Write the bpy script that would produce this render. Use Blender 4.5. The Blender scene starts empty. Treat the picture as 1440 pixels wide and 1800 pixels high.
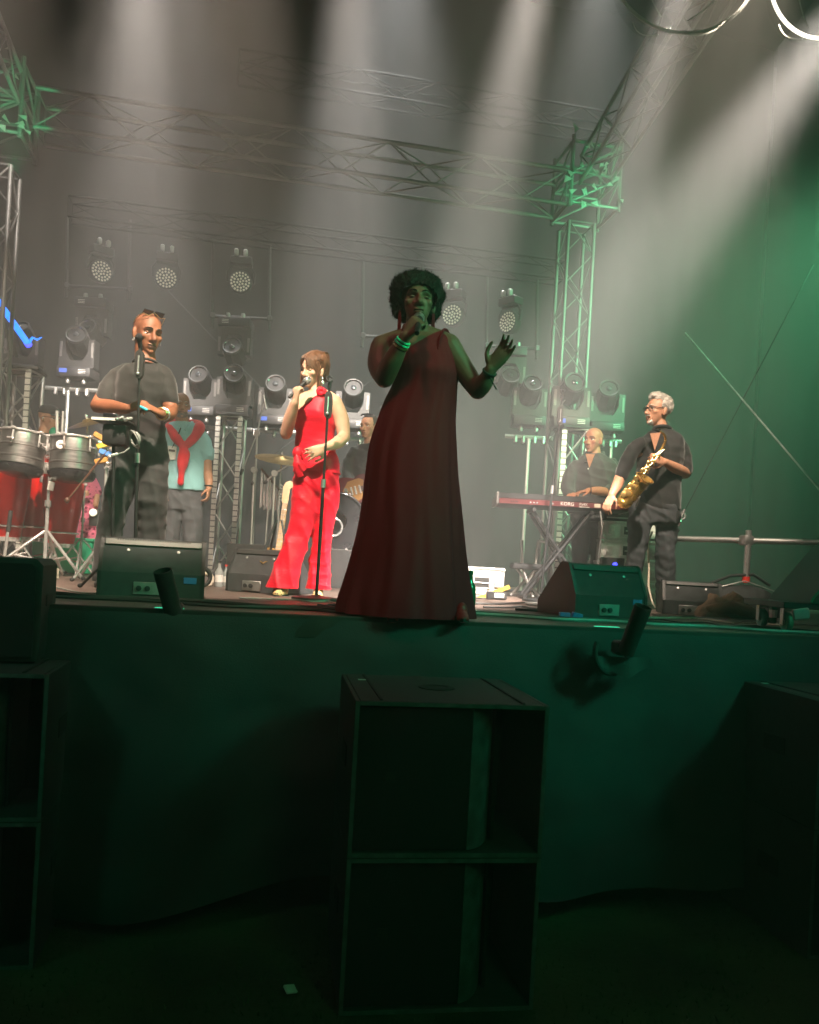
import bpy, bmesh, math, random
import numpy as np
from mathutils import Vector, Matrix, Euler, noise
random.seed(7); np.random.seed(7)
R = math.radians
SC = bpy.context.scene
COL = SC.collection

# ------------------------------------------------------------------ camera
FPX = 1440.0; CX = 720.0; CY = 989.0            # focal length and principal point in photo pixels
CAM = Vector((0, 0, 1.66)); YAW = R(11.0); ROLL = R(3.2)
DECK = 1.386                                     # height of the stage deck
RX = Vector((math.cos(YAW), -math.sin(YAW), 0)); FW = Vector((math.sin(YAW), math.cos(YAW), 0)); UP = Vector((0, 0, 1))
cr, sr = math.cos(ROLL), math.sin(ROLL)
cam = bpy.data.cameras.new('camera'); camo = bpy.data.objects.new('camera', cam); COL.objects.link(camo)
c_r = RX * cr + UP * sr; c_u = UP * cr - RX * sr; c_b = -FW
camo.matrix_world = Matrix(((c_r.x, c_u.x, c_b.x, CAM.x), (c_r.y, c_u.y, c_b.y, CAM.y), (c_r.z, c_u.z, c_b.z, CAM.z), (0, 0, 0, 1)))
cam.sensor_fit = 'HORIZONTAL'; cam.sensor_width = 36; cam.lens = 36 * FPX / 1440
cam.shift_y = (CY - 900) / 1440; cam.clip_start = 0.05; cam.clip_end = 400
SC.camera = camo
SC.view_settings.view_transform = 'Standard'; SC.view_settings.look = 'None'
SC.view_settings.exposure = 1.0; SC.view_settings.gamma = 1.0; SC.view_settings.use_curve_mapping = False
cy_ = SC.cycles
SC.render.engine = 'CYCLES'
cy_.max_bounces = 5; cy_.diffuse_bounces = 2; cy_.glossy_bounces = 3; cy_.transmission_bounces = 5
cy_.volume_bounces = 1; cy_.transparent_max_bounces = 8; cy_.sample_clamp_indirect = 4.0
cy_.use_denoising = True; cy_.use_adaptive_sampling = False

def at(px, py, d):
    """place in the world seen at photo pixel (px, py) at depth d metres in front of the camera"""
    u = (px - CX) * d / FPX; v = (CY - py) * d / FPX
    return CAM + RX * (u * cr - v * sr) + UP * (u * sr + v * cr) + FW * d
def on_z(px, d, z=DECK):
    """point of height z at depth d in picture column px"""
    yc = z - CAM.z; u = (px - CX) * d / FPX
    return CAM + RX * ((u - yc * sr) / cr) + UP * yc + FW * d
def ground_px(px, py, z=DECK):
    """point of the horizontal plane z behind a pixel"""
    v1 = at(px, py, 1.0) - CAM
    return CAM + v1 * ((z - CAM.z) / v1.z)

# ------------------------------------------------------------------ night sky
w = bpy.data.worlds.new('World'); SC.world = w; w.use_nodes = True
nt = w.node_tree; nt.nodes.clear()
sky = nt.nodes.new('ShaderNodeTexSky'); sky.sky_type = 'NISHITA'; sky.sun_disc = False
sky.sun_elevation = R(-8); sky.sun_rotation = R(120)
bg = nt.nodes.new('ShaderNodeBackground'); bg.inputs[1].default_value = 0.05
wo = nt.nodes.new('ShaderNodeOutputWorld')
nt.links.new(sky.outputs[0], bg.inputs[0]); nt.links.new(bg.outputs[0], wo.inputs[0])

# ------------------------------------------------------------------ stage lamps
def spot(name, loc, target, power, deg, col, blend=0.5, radius=0.06):
    l = bpy.data.lights.new(name, 'SPOT'); l.energy = power; l.spot_size = R(deg); l.spot_blend = blend
    l.color = col; l.shadow_soft_size = radius
    o = bpy.data.objects.new(name, l); COL.objects.link(o)
    o.location = loc; o.rotation_euler = (Vector(target) - Vector(loc)).to_track_quat('-Z', 'Y').to_euler()
    return o
WARM = (1.0, 0.80, 0.62); WHITE = (1.0, 0.90, 0.80); GREEN = (0.04, 1.0, 0.36)
# front truss profiles that light the band behind the singer
spot('key_spot_lamp', (-1.3, 3.35, 5.5), (-2.55, 6.2, 2.1), 900, 48, WARM, 0.25, 0.08)
spot('key_spot_lamp', (-0.3, 3.35, 5.5), (-0.65, 6.0, 2.2), 1250, 40, WARM, 0.25, 0.08)
spot('key_spot_lamp', (2.4, 3.6, 5.5), (3.05, 6.9, 2.3), 950, 44, WARM, 0.3, 0.08)
spot('key_spot_lamp', (1.2, 3.2, 5.6), (1.6, 8.2, 2.5), 420, 46, WARM, 0.4, 0.08)
spot('key_spot_lamp', (-2.6, 3.2, 5.6), (-2.8, 8.0, 2.1), 430, 46, WARM, 0.4, 0.08)
# visible beams: moving heads on the truss just above the picture
BEAMS = [(250, -260, 4.9, 240, 520, 7.9, 4000, 26), (622, -260, 4.9, 604, 500, 7.9, 4400, 26), (985, -240, 4.7, 825, 470, 6.1, 6500, 21),
         (1240, -200, 4.5, 1085, 400, 5.5, 5200, 19), (1590, -110, 4.4, 1180, 420, 5.05, 6000, 25), (-50, -230, 4.9, -10, 420, 8.2, 450, 24)]
for (x, y, d, tx, ty, td, pw, dg) in BEAMS:
    spot('beam_spot_lamp', at(x, y, d), at(tx, ty, td), pw, dg, (1.0, 0.88, 0.78), 0.9, 0.10)
# added lamps above the picture that brighten the upstage smoke
for (x, pw) in ((-4.2, 600), (-1.4, 1150), (1.4, 2300), (4.0, 1300)):
    spot('smoke_fill_lamp', (x, 9.9, 10.0), (x, 10.3, 1.4), pw, 44, (1., .97, .92), 0.9, 0.2)
# green floods from the audience side
spot('green_flood_lamp', (3.5, 0.5, 5.0), (0.4, 4.2, 2.9), 470, 40, (0.20, 1.0, 0.44), 1.0, 0.4)
spot('green_flood_lamp', at(1640, 330, 6.6), at(1280, 620, 8.8), 900, 110, (.24, 1., .46), 1.0, 0.3)
spot('green_flood_lamp', (7.6, 3.4, 4.8), (4.6, 9.0, 4.6), 600, 66, (.24, 1., .46), 1.0, 0.3)
spot('green_flood_lamp', (-3.6, 0.6, 4.6), (-1.6, 4.1, 1.7), 75, 46, (.06, 1., .5), 0.9, 0.5)
spot('green_flood_lamp', (5.0, 0.8, 4.6), (1.9, 3.9, 1.9), 420, 33, (.03, 1., .50), 1.0, 0.5)
spot('green_flood_lamp', (1.6, -0.6, 3.6), (0.6, 2.9, 0.0), 36, 60, (.08, 1., .30), 1.0, 0.5)
spot('front_fill_lamp', (-0.6, 1.6, 6.2), (0.2, 4.15, 2.6), 125, 33, (1., .30, .28), 1.0, 0.3)
for (px, py, d) in ((1040, 330, 8.6), (30, 190, 7.4)):
    spot('green_accent_lamp', at(px - 5, py + 120, d - .9), at(px, py, d), 80, 26, GREEN, 0.4, 0.03)

# ------------------------------------------------------------------ materials
MATS = {}
def mat(name, col=(.5, .5, .5), rough=.5, metal=0., var=.12, vscale=6., bump=0., bscale=60., emit=None, estr=0.,
        sheen=0., coat=0., stretch=(1, 1, 1), trans=0., alpha=1., spec=.5, ior=1.45, detail=4., pattern=None, rvar=.12):
    if name in MATS: return MATS[name]
    m = bpy.data.materials.new(name); m.use_nodes = True; MATS[name] = m
    n = m.node_tree; L = n.links; b = n.nodes['Principled BSDF']
    b.inputs['Base Color'].default_value = (*col, 1); b.inputs['Roughness'].default_value = rough
    b.inputs['Metallic'].default_value = metal; b.inputs['Specular IOR Level'].default_value = spec
    b.inputs['IOR'].default_value = ior
    if sheen: b.inputs['Sheen Weight'].default_value = sheen; b.inputs['Sheen Roughness'].default_value = .4
    if coat: b.inputs['Coat Weight'].default_value = coat; b.inputs['Coat Roughness'].default_value = .12
    if trans: b.inputs['Transmission Weight'].default_value = trans
    if alpha < 1: b.inputs['Alpha'].default_value = alpha
    if emit: b.inputs['Emission Color'].default_value = (*emit, 1); b.inputs['Emission Strength'].default_value = estr
    tc = n.nodes.new('ShaderNodeTexCoord'); mp = n.nodes.new('ShaderNodeMapping'); mp.inputs['Scale'].default_value = stretch
    L.new(tc.outputs['Object'], mp.inputs[0])
    if var:
        nz = n.nodes.new('ShaderNodeTexNoise'); nz.inputs['Scale'].default_value = vscale; nz.inputs['Detail'].default_value = detail
        L.new(mp.outputs[0], nz.inputs['Vector'])
        rp = n.nodes.new('ShaderNodeValToRGB')
        rp.color_ramp.elements[0].position = .3; rp.color_ramp.elements[1].position = .72
        rp.color_ramp.elements[0].color = (*[c * (1 - var) for c in col], 1)
        rp.color_ramp.elements[1].color = (*[min(1, c * (1 + var)) for c in col], 1)
        L.new(nz.outputs[0], rp.inputs[0]); L.new(rp.outputs[0], b.inputs['Base Color'])
        mr = n.nodes.new('ShaderNodeMapRange'); mr.inputs[3].default_value = max(0, rough - rvar); mr.inputs[4].default_value = min(1, rough + rvar)
        L.new(nz.outputs[0], mr.inputs[0]); L.new(mr.outputs[0], b.inputs['Roughness'])
    if bump:
        nb = n.nodes.new('ShaderNodeTexNoise'); nb.inputs['Scale'].default_value = bscale; nb.inputs['Detail'].default_value = 3
        L.new(mp.outputs[0], nb.inputs['Vector'])
        bp = n.nodes.new('ShaderNodeBump'); bp.inputs['Strength'].default_value = bump; bp.inputs['Distance'].default_value = .01
        L.new(nb.outputs[0], bp.inputs['Height']); L.new(bp.outputs[0], b.inputs['Normal'])
    if pattern: pattern(n, L, b, mp)
    return m

def pat_print(n, L, b, mp):          # small dark motif woven in pink cloth
    v = n.nodes.new('ShaderNodeTexVoronoi'); v.inputs['Scale'].default_value = 26; L.new(mp.outputs[0], v.inputs['Vector'])
    r = n.nodes.new('ShaderNodeValToRGB'); r.color_ramp.elements[0].position = .30; r.color_ramp.elements[1].position = .40
    r.color_ramp.elements[0].color = (.20, .02, .06, 1); r.color_ramp.elements[1].color = (.62, .14, .24, 1)
    L.new(v.outputs['Distance'], r.inputs[0]); L.new(r.outputs[0], b.inputs['Base Color'])
def pat_leopard(n, L, b, mp):
    v = n.nodes.new('ShaderNodeTexVoronoi'); v.inputs['Scale'].default_value = 60; L.new(mp.outputs[0], v.inputs['Vector'])
    r = n.nodes.new('ShaderNodeValToRGB'); r.color_ramp.elements[0].position = .25; r.color_ramp.elements[1].position = .42
    r.color_ramp.elements[0].color = (.02, .01, .005, 1); r.color_ramp.elements[1].color = (.55, .36, .16, 1)
    L.new(v.outputs['Distance'], r.inputs[0]); L.new(r.outputs[0], b.inputs['Base Color'])
def pat_pixels(n, L, b, mp):         # pixel tape: pale strip with a small dark chip between the diodes
    s = n.nodes.new('ShaderNodeSeparateXYZ'); L.new(mp.outputs[0], s.inputs[0])
    m1 = n.nodes.new('ShaderNodeMath'); m1.operation = 'MULTIPLY'; m1.inputs[1].default_value = 16.; L.new(s.outputs[2], m1.inputs[0])
    m2 = n.nodes.new('ShaderNodeMath'); m2.operation = 'FRACT'; L.new(m1.outputs[0], m2.inputs[0])
    r = n.nodes.new('ShaderNodeValToRGB'); r.color_ramp.interpolation = 'CONSTANT'
    r.color_ramp.elements[0].color = (.72, .68, .64, 1); r.color_ramp.elements[1].position = .62; r.color_ramp.elements[1].color = (.10, .09, .09, 1)
    e = r.color_ramp.elements.new(.80); e.color = (.72, .68, .64, 1)
    L.new(m2.outputs[0], r.inputs[0]); L.new(r.outputs[0], b.inputs['Base Color'])

def M_(name): return MATS[name]
mat('alu', (.48, .47, .45), .38, .45, .18, 14, .05, 120)
mat('truss_alu', (.17, .17, .165), .5, .4, .2, 10, .1, 90)
mat('matte_black', (.010, .010, .010), .85, 0, .2, 10, spec=.15)
mat('frame_pipe', (.05, .05, .05), .5, .5, .2, 10)
mat('dull_alu', (.42, .41, .40), .5, .9, .2, 10, .1, 90)
mat('chrome', (.72, .71, .70), .20, .75, .08, 20)
mat('steel_pipe', (.50, .50, .48), .42, .85, .25, 9, .1, 80)
mat('black_metal', (.022, .022, .023), .45, .3, .3, 12, .08, 150)
mat('black_plastic', (.025, .025, .026), .5, 0, .3, 9, .1, 200)
mat('grey_plastic', (.036, .035, .034), .5, 0, .2, 9, .1, 200)
mat('light_grey_plastic', (.17, .16, .15), .45, 0, .15, 9)
mat('lit_worn_paint', (.11, .115, .115), .6, 0, .45, 14, .3, 120)  # lighter worn paint imitating light caught on edges and horn panel
mat('horn_inside', (.008, .008, .008), .8, 0, .3, 9)  # near-black colour paints the shade inside the horn mouth
mat('cabinet_paint', (.040, .041, .043), .62, 0, .3, 20, .5, 420)
mat('grille', (.030, .030, .032), .6, .4, .2, 200, .7, 600)
mat('rubber', (.018, .018, .018), .75, 0, .3, 18, .1, 100)
mat('white_plastic', (.62, .60, .56), .4, 0, .1, 8)
mat('cream_plastic', (.62, .55, .44), .5, 0, .15, 8)
mat('label_white', (.70, .68, .64), .6, 0, .08, 10)
mat('gold', (.85, .52, .14), .26, .85, .15, 16)
mat('brass', (.80, .55, .20), .28, .8, .25, 20)
mat('dull_brass', (.40, .29, .13), .42, 1., .3, 12)
mat('red_shell', (.46, .007, .006), .16, 0, .25, 3, 0, 1, coat=.6)
mat('drum_steel', (.26, .255, .25), .32, .9, .15, 6, .04, 200, stretch=(1, 1, 12))
mat('drum_head', (.55, .52, .48), .6, 0, .15, 8, .1, 60)
mat('black_shell', (.018, .018, .020), .2, 0, .2, 5, coat=.4)
mat('wine_lacquer', (.12, .012, .018), .15, 0, .2, 5, coat=.6)
mat('maple', (.42, .21, .06), .35, 0, .2, 5, .03, 60, stretch=(1, 1, .15))
mat('rosewood', (.07, .03, .018), .45, 0, .3, 8, .1, 60)
mat('pickguard', (.70, .66, .58), .3, 0, .05, 8)
mat('wine_panel', (.11, .020, .022), .4, 0, .15, 12)
mat('keys_white', (.72, .70, .66), .25, 0, .03, 6)
mat('glass', (1, 1, 1), .03, 0, 0, trans=1., ior=1.45)
mat('thin_glass', (.02, .02, .02), .04, 0, 0, trans=.0, alpha=.07, ior=1.45)
mat('lens', (.05, .055, .06), .05, .2, .1, 12, coat=1.)
mat('reflector', (.22, .22, .22), .16, 1., .1, 12)
mat('lamp_dim', (.9, .85, .75), .3, 0, 0, emit=(1., .92, .8), estr=.12)
mat('lens_dark', (.02, .02, .025), .05, 0, .1, 12, coat=1.)
mat('display_blue', (.02, .03, .08), .2, 0, 0, emit=(.16, .28, 1.), estr=.5)
mat('blue_glow', (.01, .05, .4), .3, 0, 0, emit=(.01, .16, 1.), estr=1.6)
mat('blue_led', (.01, .02, .3), .3, 0, 0, emit=(.05, .06, 1.), estr=2.)
mat('lamp_glow', (1, .95, .85), .3, 0, 0, emit=(1., .92, .78), estr=5.)
mat('led_dots', (.6, .55, .48), .15, 0, .1, 60, emit=(1., .86, .68), estr=.10, coat=.5)
mat('pixel_tape', (.7, .7, .7), .5, 0, 0, pattern=pat_pixels)
mat('tape_yellow', (.60, .36, .04), .55, 0, .1, 20)
mat('tape_blue', (.06, .19, .50), .55, 0, .1, 20)
mat('red_cap', (.60, .03, .02), .45, 0, .1, 20)
mat('bottle_green', (.01, .12, .06), .08, 0, .1, 8, coat=.5)
mat('bottle_clear', (.55, .60, .58), .08, 0, .1, 8, alpha=.45)
mat('brown_cloth', (.17, .105, .065), .85, 0, .3, 9, .4, 180, sheen=.2)
mat('black_nylon', (.022, .022, .023), .7, 0, .25, 12, .4, 240)
mat('green_cloth', (.012, .30, .16), .7, 0, .2, 6, .2, 120)
mat('case_panel', (.42, .42, .40), .5, 0, .15, 12, .15, 160)
mat('cable_black', (.02, .02, .02), .55, 0, .2, 12)
mat('cable_grey', (.30, .30, .29), .5, 0, .2, 12)
mat('cable_white', (.72, .66, .52), .5, 0, .1, 12)

# ------------------------------------------------------------------ mesh building
def frame_from(zdir, hint=Vector((0, 0, 1))):
    z = Vector(zdir).normalized()
    if abs(z.dot(hint)) > .98: hint = Vector((1, 0, 0))
    x = hint.cross(z).normalized(); y = z.cross(x)
    return Matrix((x, y, z)).transposed()
class MB:
    def __init__(s): s.v = []; s.f = []
    def add(s, vs, fs):
        o = len(s.v); s.v.extend([tuple(p) for p in vs]); s.f.extend([tuple(i + o for i in f) for f in fs]); return s
    def xf(s, M):
        s.v = [tuple(M @ Vector(p)) for p in s.v]; return s
    def merge(s, o): return s.add(o.v, o.f)
    def box(s, c, size, rot=None, bev=0., seg=1, taper=None):
        bm = bmesh.new(); bmesh.ops.create_cube(bm, size=1.)
        for v in bm.verts:
            v.co = Vector((v.co.x * size[0], v.co.y * size[1], v.co.z * size[2]))
            if taper and v.co.z > 0: v.co.x *= taper[0]; v.co.y *= taper[1]
        if bev: bmesh.ops.bevel(bm, geom=bm.edges[:] , offset=bev, segments=seg, affect='EDGES', profile=.5)
        m = rot.to_4x4() if rot is not None else Matrix.Identity(4)
        m = Matrix.Translation(Vector(c)) @ m
        bm.verts.index_update()
        s.add([m @ v.co for v in bm.verts], [[v.index for v in f.verts] for f in bm.faces]); bm.free(); return s
    def tube(s, pts, r, n=10, cap=True, flat=1.0):
        pts = [Vector(p) for p in pts]; k = len(pts)
        rs = [r] * k if isinstance(r, (int, float)) else list(r)
        vs = []; fs = []; X = None
        for i, p in enumerate(pts):
            t = (pts[min(i + 1, k - 1)] - pts[max(i - 1, 0)])
            t = t.normalized() if t.length > 1e-9 else Vector((0, 0, 1))
            if X is None:
                h = Vector((0, 0, 1)) if abs(t.z) < .95 else Vector((1, 0, 0)); X = h.cross(t).normalized()
            else:
                X = (X - t * X.dot(t)); X = X.normalized() if X.length > 1e-6 else frame_from(t).col[0]
            Y = t.cross(X)
            for j in range(n):
                a = 2 * math.pi * j / n; vs.append(p + X * (math.cos(a) * rs[i]) + Y * (math.sin(a) * rs[i] * flat))
        for i in range(k - 1):
            for j in range(n):
                a = i * n + j; b = i * n + (j + 1) % n; fs.append((a, b, b + n, a + n))
        if cap: fs.append(tuple(reversed(range(n)))); fs.append(tuple(range((k - 1) * n, k * n)))
        return s.add(vs, fs)
    def capsule(s, pts, rs, n=12, ends=3):
        """tube with rounded ends"""
        pts = [Vector(p) for p in pts]; rs = [rs] * len(pts) if isinstance(rs, (int, float)) else list(rs)
        a = (pts[0] - pts[1]).normalized(); b = (pts[-1] - pts[-2]).normalized(); P = []; Q = []
        for i in range(ends):
            t = math.pi / 2 * (1 - i / ends); P.append(pts[0] + a * rs[0] * math.sin(t)); Q.append(max(rs[0] * math.cos(t), rs[0] * .08))
        P += pts; Q += rs
        for i in range(1, ends + 1):
            t = math.pi / 2 * (i / ends); P.append(pts[-1] + b * rs[-1] * math.sin(t)); Q.append(max(rs[-1] * math.cos(t), rs[-1] * .08))
        return s.tube(P, Q, n)
    def lathe(s, prof, n=24, M=None, cap=True):
        M = M or Matrix.Identity(4); vs = []; fs = []; k = len(prof)
        for (r, z) in prof:
            for j in range(n):
                a = 2 * math.pi * j / n; vs.append(M @ Vector((r * math.cos(a), r * math.sin(a), z)))
        for i in range(k - 1):
            for j in range(n):
                a = i * n + j; b = i * n + (j + 1) % n; fs.append((a, b, b + n, a + n))
        if cap: fs.append(tuple(reversed(range(n)))); fs.append(tuple(range((k - 1) * n, k * n)))
        return s.add(vs, fs)
    def ell(s, c, rad, rot=None, nu=16, nv=10):
        m = (rot.to_3x3() if rot is not None else Matrix.Identity(3)); c = Vector(c); vs = []; fs = []
        for i in range(1, nv):
            t = math.pi * i / nv
            for j in range(nu):
                a = 2 * math.pi * j / nu
                vs.append(c + m @ Vector((rad[0] * math.sin(t) * math.cos(a), rad[1] * math.sin(t) * math.sin(a), rad[2] * math.cos(t))))
        top = len(vs); vs.append(c + m @ Vector((0, 0, rad[2]))); vs.append(c + m @ Vector((0, 0, -rad[2])))
        for i in range(nv - 2):
            for j in range(nu):
                a = i * nu + j; b = i * nu + (j + 1) % nu; fs.append((a, a + nu, b + nu, b))
        for j in range(nu):
            fs.append((top, j, (j + 1) % nu)); q = (nv - 2) * nu; fs.append((top + 1, q + (j + 1) % nu, q + j))
        return s.add(vs, fs)
    def loft(s, rings, cap=True):
        n = len(rings[0]); vs = [p for r in rings for p in r]; fs = []
        for i in range(len(rings) - 1):
            for j in range(n):
                a = i * n + j; b = i * n + (j + 1) % n; fs.append((a, b, b + n, a + n))
        if cap: fs.append(tuple(reversed(range(n)))); fs.append(tuple(range((len(rings) - 1) * n, len(rings) * n)))
        return s.add(vs, fs)
    def prism(s, poly, y0, y1, M=None):
        """polygon given in x,z swept along y"""
        M = M or Matrix.Identity(4); n = len(poly)
        vs = [M @ Vector((x, y0, z)) for x, z in poly] + [M @ Vector((x, y1, z)) for x, z in poly]
        fs = [tuple(range(n)), tuple(reversed(range(n, 2 * n)))] + [((j + 1) % n, j, j + n, (j + 1) % n + n) for j in range(n)]
        return s.add(vs, fs)
    def grid(s, fn, nu, nv):
        vs = [fn(i / nu, j / nv) for j in range(nv + 1) for i in range(nu + 1)]; w_ = nu + 1
        return s.add(vs, [(j * w_ + i, j * w_ + i + 1, (j + 1) * w_ + i + 1, (j + 1) * w_ + i) for j in range(nv) for i in range(nu)])
    def torus(s, c, Rr, r, rot=None, n=28, k=8, a0=0., a1=2 * math.pi):
        m = (rot.to_3x3() if rot is not None else Matrix.Identity(3)); c = Vector(c); full = abs(a1 - a0 - 2 * math.pi) < 1e-6
        pts = [c + m @ Vector((Rr * math.cos(a0 + (a1 - a0) * i / n), Rr * math.sin(a0 + (a1 - a0) * i / n), 0)) for i in range(n + 1)]
        return s.tube(pts, r, k, cap=not full)

def mesh_of(name, mb, sharp=38):
    me = bpy.data.meshes.new(name); me.from_pydata(mb.v, [], mb.f); me.validate(clean_customdata=False)
    bm = bmesh.new(); bm.from_mesh(me); bmesh.ops.recalc_face_normals(bm, faces=bm.faces); bm.to_mesh(me); bm.free()
    if sharp: me.shade_smooth(); me.set_sharp_from_angle(angle=R(sharp))
    return me
def obj(name, mb, m, parent=None, sharp=38):
    me = mb if isinstance(mb, bpy.types.Mesh) else mesh_of(name, mb, sharp)
    if m is not None:
        me.materials.clear(); me.materials.append(MATS[m] if isinstance(m, str) else m)
    o = bpy.data.objects.new(name, me); COL.objects.link(o)
    if parent is not None: o.parent = parent
    return o
def tag(o, label=None, cat=None, group=None, kind=None):
    if label: o['label'] = label
    if cat: o['category'] = cat
    if group: o['group'] = group
    if kind: o['kind'] = kind
    return o
def thing(name, label, cat, loc=(0, 0, 0), rotz=0., group=None, rot=None):
    o = bpy.data.objects.new(name, None); COL.objects.link(o); o.location = loc; o.empty_display_size = .1
    o.rotation_euler = rot if rot is not None else (0, 0, rotz)
    return tag(o, label, cat, group)
def solo(name, mb, m, label, cat, group=None, org=None, sharp=38, kind=None):
    """one-mesh thing given in world coordinates; origin moved to its base"""
    if org is None:
        a = np.array(mb.v); org = Vector(((a[:, 0].min() + a[:, 0].max()) / 2, (a[:, 1].min() + a[:, 1].max()) / 2, a[:, 2].min()))
    org = Vector(org); mb.v = [tuple(Vector(p) - org) for p in mb.v]
    o = obj(name, mb, m, None, sharp); o.location = org
    return tag(o, label, cat, group, kind)
def copy_tree(o, parent=None):
    c = o.copy(); COL.objects.link(c); c.parent = parent
    for ch in o.children: copy_tree(ch, c)
    return c
_unit = {}
def stick(name, p, q, r, m, parent, org, n=8):
    """round bar between two world points; all bars of one material share a mesh"""
    key = (m, n)
    if key not in _unit:
        mb = MB().lathe([(1, 0), (1, 1)], n); _unit[key] = mesh_of('bar', mb); _unit[key].materials.append(MATS[m])
    o = bpy.data.objects.new(name, _unit[key]); COL.objects.link(o); o.parent = parent
    p = Vector(p) - Vector(org); q = Vector(q) - Vector(org); d = q - p
    o.matrix_local = Matrix.Translation(p) @ frame_from(d).to_4x4() @ Matrix.Diagonal((r, r, d.length, 1))
    return o
def text_mesh(body, size, depth, name, m, parent, M):
    cu = bpy.data.curves.new('t', 'FONT'); cu.body = body; cu.size = size; cu.extrude = depth; cu.align_x = 'CENTER'; cu.align_y = 'CENTER'
    t = bpy.data.objects.new('t', cu); COL.objects.link(t)
    me = bpy.data.meshes.new_from_object(t.evaluated_get(bpy.context.evaluated_depsgraph_get()))
    bpy.data.objects.remove(t); bpy.data.curves.remove(cu)
    me.name = name; o = obj(name, me, m, parent); o.matrix_local = M
    return o

# ================================================================== the setting
mat('ground_grass', (.040, .055, .022), .95, 0, .6, 1.7, .8, 35, detail=8)
mat('deck_ply', (.115, .080, .068), .48, 0, .35, 2.2, .18, 40, stretch=(.4, 3, 1), detail=8)
mat('deck_edge', (.030, .028, .027), .6, 0, .3, 9)
mat('skirt_cloth', (.030, .036, .040), .8, 0, .3, 3, .25, 160, sheen=.25)
mat('backdrop_cloth', (.005, .005, .0055), .9, 0, .35, .8, .2, 120)
mat('roof_sheet', (.035, .035, .036), .8, 0, .3, .7)

g = obj('ground', MB().grid(lambda u, v: (-20 + 40 * u, -8 + 30 * v, .02 * noise.noise(Vector((u * 60, v * 45, 0)))), 160, 120), 'ground_grass'); tag(g, kind='structure')
gb = MB()
for i in range(14000):                                      # trampled grass between camera and stage
    x = random.uniform(-3.2, 4.6); y = random.uniform(1.9, 4.0); hgt = random.uniform(.008, .035); a = random.uniform(0, 6.28); t_ = Vector((math.cos(a), math.sin(a), 0)) * .004
    lean = Vector((random.uniform(-.02, .02), random.uniform(-.02, .02), hgt)); b0 = Vector((x, y, -.005))
    gb.add([b0 - t_, b0 + t_, b0 + lean], [(0, 1, 2)])
tag(obj('grass', gb, mat('grass_blade', (.04, .07, .025), .8, 0, .4, 3), sharp=0), 'short trampled grass in front of the stage', 'grass', kind='stuff')

EDGE = 3.86                                                  # y of the stage front
deck = thing('stage_floor', None, None, (0, EDGE, DECK)); tag(deck, kind='structure')
XS = [-7 + 2 * i for i in range(9)]; YS = [0, 1, 2, 3, 4, 5, 6, 7, 8]
dm = mesh_of('deck_panel', MB().box((0, 0, -.04), (1.994, .994, .08), bev=.003)); dm.materials.append(MATS['deck_ply'])
for i in range(8):
    for j in range(8):
        o = obj('deck_panel', dm, None, deck); o.location = (XS[i] + 1, YS[j] + .5, random.uniform(-.0015, .0015))
obj('edge_profile', MB().box((1, -.015, -.05), (16, .03, .11), bev=.004), 'deck_edge', deck)
for i in range(9):
    for j in (0, 4, 8):
        stick('support_leg', (XS[i], EDGE + YS[j] + (.1 if j == 0 else -.1), -.005), (XS[i], EDGE + YS[j] + (.1 if j == 0 else -.1), DECK - .085), .024, 'steel_pipe', deck, (0, EDGE, DECK))

def skirt(u, v):
    x = -7 + 16 * u; z = 1.372 - v * 1.27
    k = v ** .8
    y = EDGE - .05 - .16 * k
    y += k * (.085 * math.sin(x * 3.3 + 1.3 * math.sin(x * 1.7)) + .030 * math.sin(x * 9.3 + 3 * v) + .16 * noise.noise(Vector((x * 1.3, v * 1.8, 3)))) + .05 * k * noise.noise(Vector((x * 2.6 + v * 2, v * 3, 6)))
    y += .012 * noise.noise(Vector((x * 5, z * 7, 1))) + .03 * noise.noise(Vector((x * 1.6, z * 2.3, 9)))
    z += .10 * v * v * math.sin(x * .9 + .7) + .03 * v * math.sin(x * 3.1)
    return (x, y, z - .02 * v)
sk = MB().grid(skirt, 420, 40)
solo('stage_skirt', sk, 'skirt_cloth', 'long dark cloth skirt hanging down the front of the stage', 'curtain', org=(1, EDGE, .1), sharp=80)

def drop(x0, y0, x1, y1, z0, z1, amp, freq, nu, nv):
    d = Vector((x1 - x0, y1 - y0, 0)); L_ = d.length; nrm = Vector((d.y, -d.x, 0)).normalized()
    def fn(u, v):
        s = u * L_; a = amp * (math.sin(s * freq + .8 * math.sin(s * 1.3)) + .5 * math.sin(s * freq * 2.3 + 2)) * (.35 + .65 * v)
        p = Vector((x0, y0, 0)) + d * u + nrm * a
        return (p.x, p.y, z1 + (z0 - z1) * v)
    return MB().grid(fn, nu, nv)
solo('backdrop_curtain', drop(-8, 11.55, 7.6, 11.55, DECK, 12., .05, 5., 300, 6), 'backdrop_cloth', 'tall black backdrop curtain across the rear of the stage', 'curtain', sharp=80)
solo('wing_curtain', drop(7.62, 11.5, 8.9, 5.2, DECK, 12., .06, 4.5, 160, 6), 'backdrop_cloth', 'black side curtain closing the stage wing behind the scaffold rail', 'curtain', sharp=80)
solo('wing_curtain', drop(-8.9, 5.0, -8.02, 11.5, DECK, 12., .06, 4.5, 160, 6), 'backdrop_cloth', 'black side curtain closing the wing by the drums', 'curtain', sharp=80)
roof = obj('roof_canopy', MB().grid(lambda u, v: (-9 + 18 * u, 2.2 + 9.6 * v, 9.9 + 2.2 * math.sin(math.pi * min(1, v * .9 + .12)) + .05 * math.sin(u * 60)), 60, 16), 'roof_sheet', sharp=80)
tag(roof, 'dark fabric roof canopy stretched over the stage', 'canopy')

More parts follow.
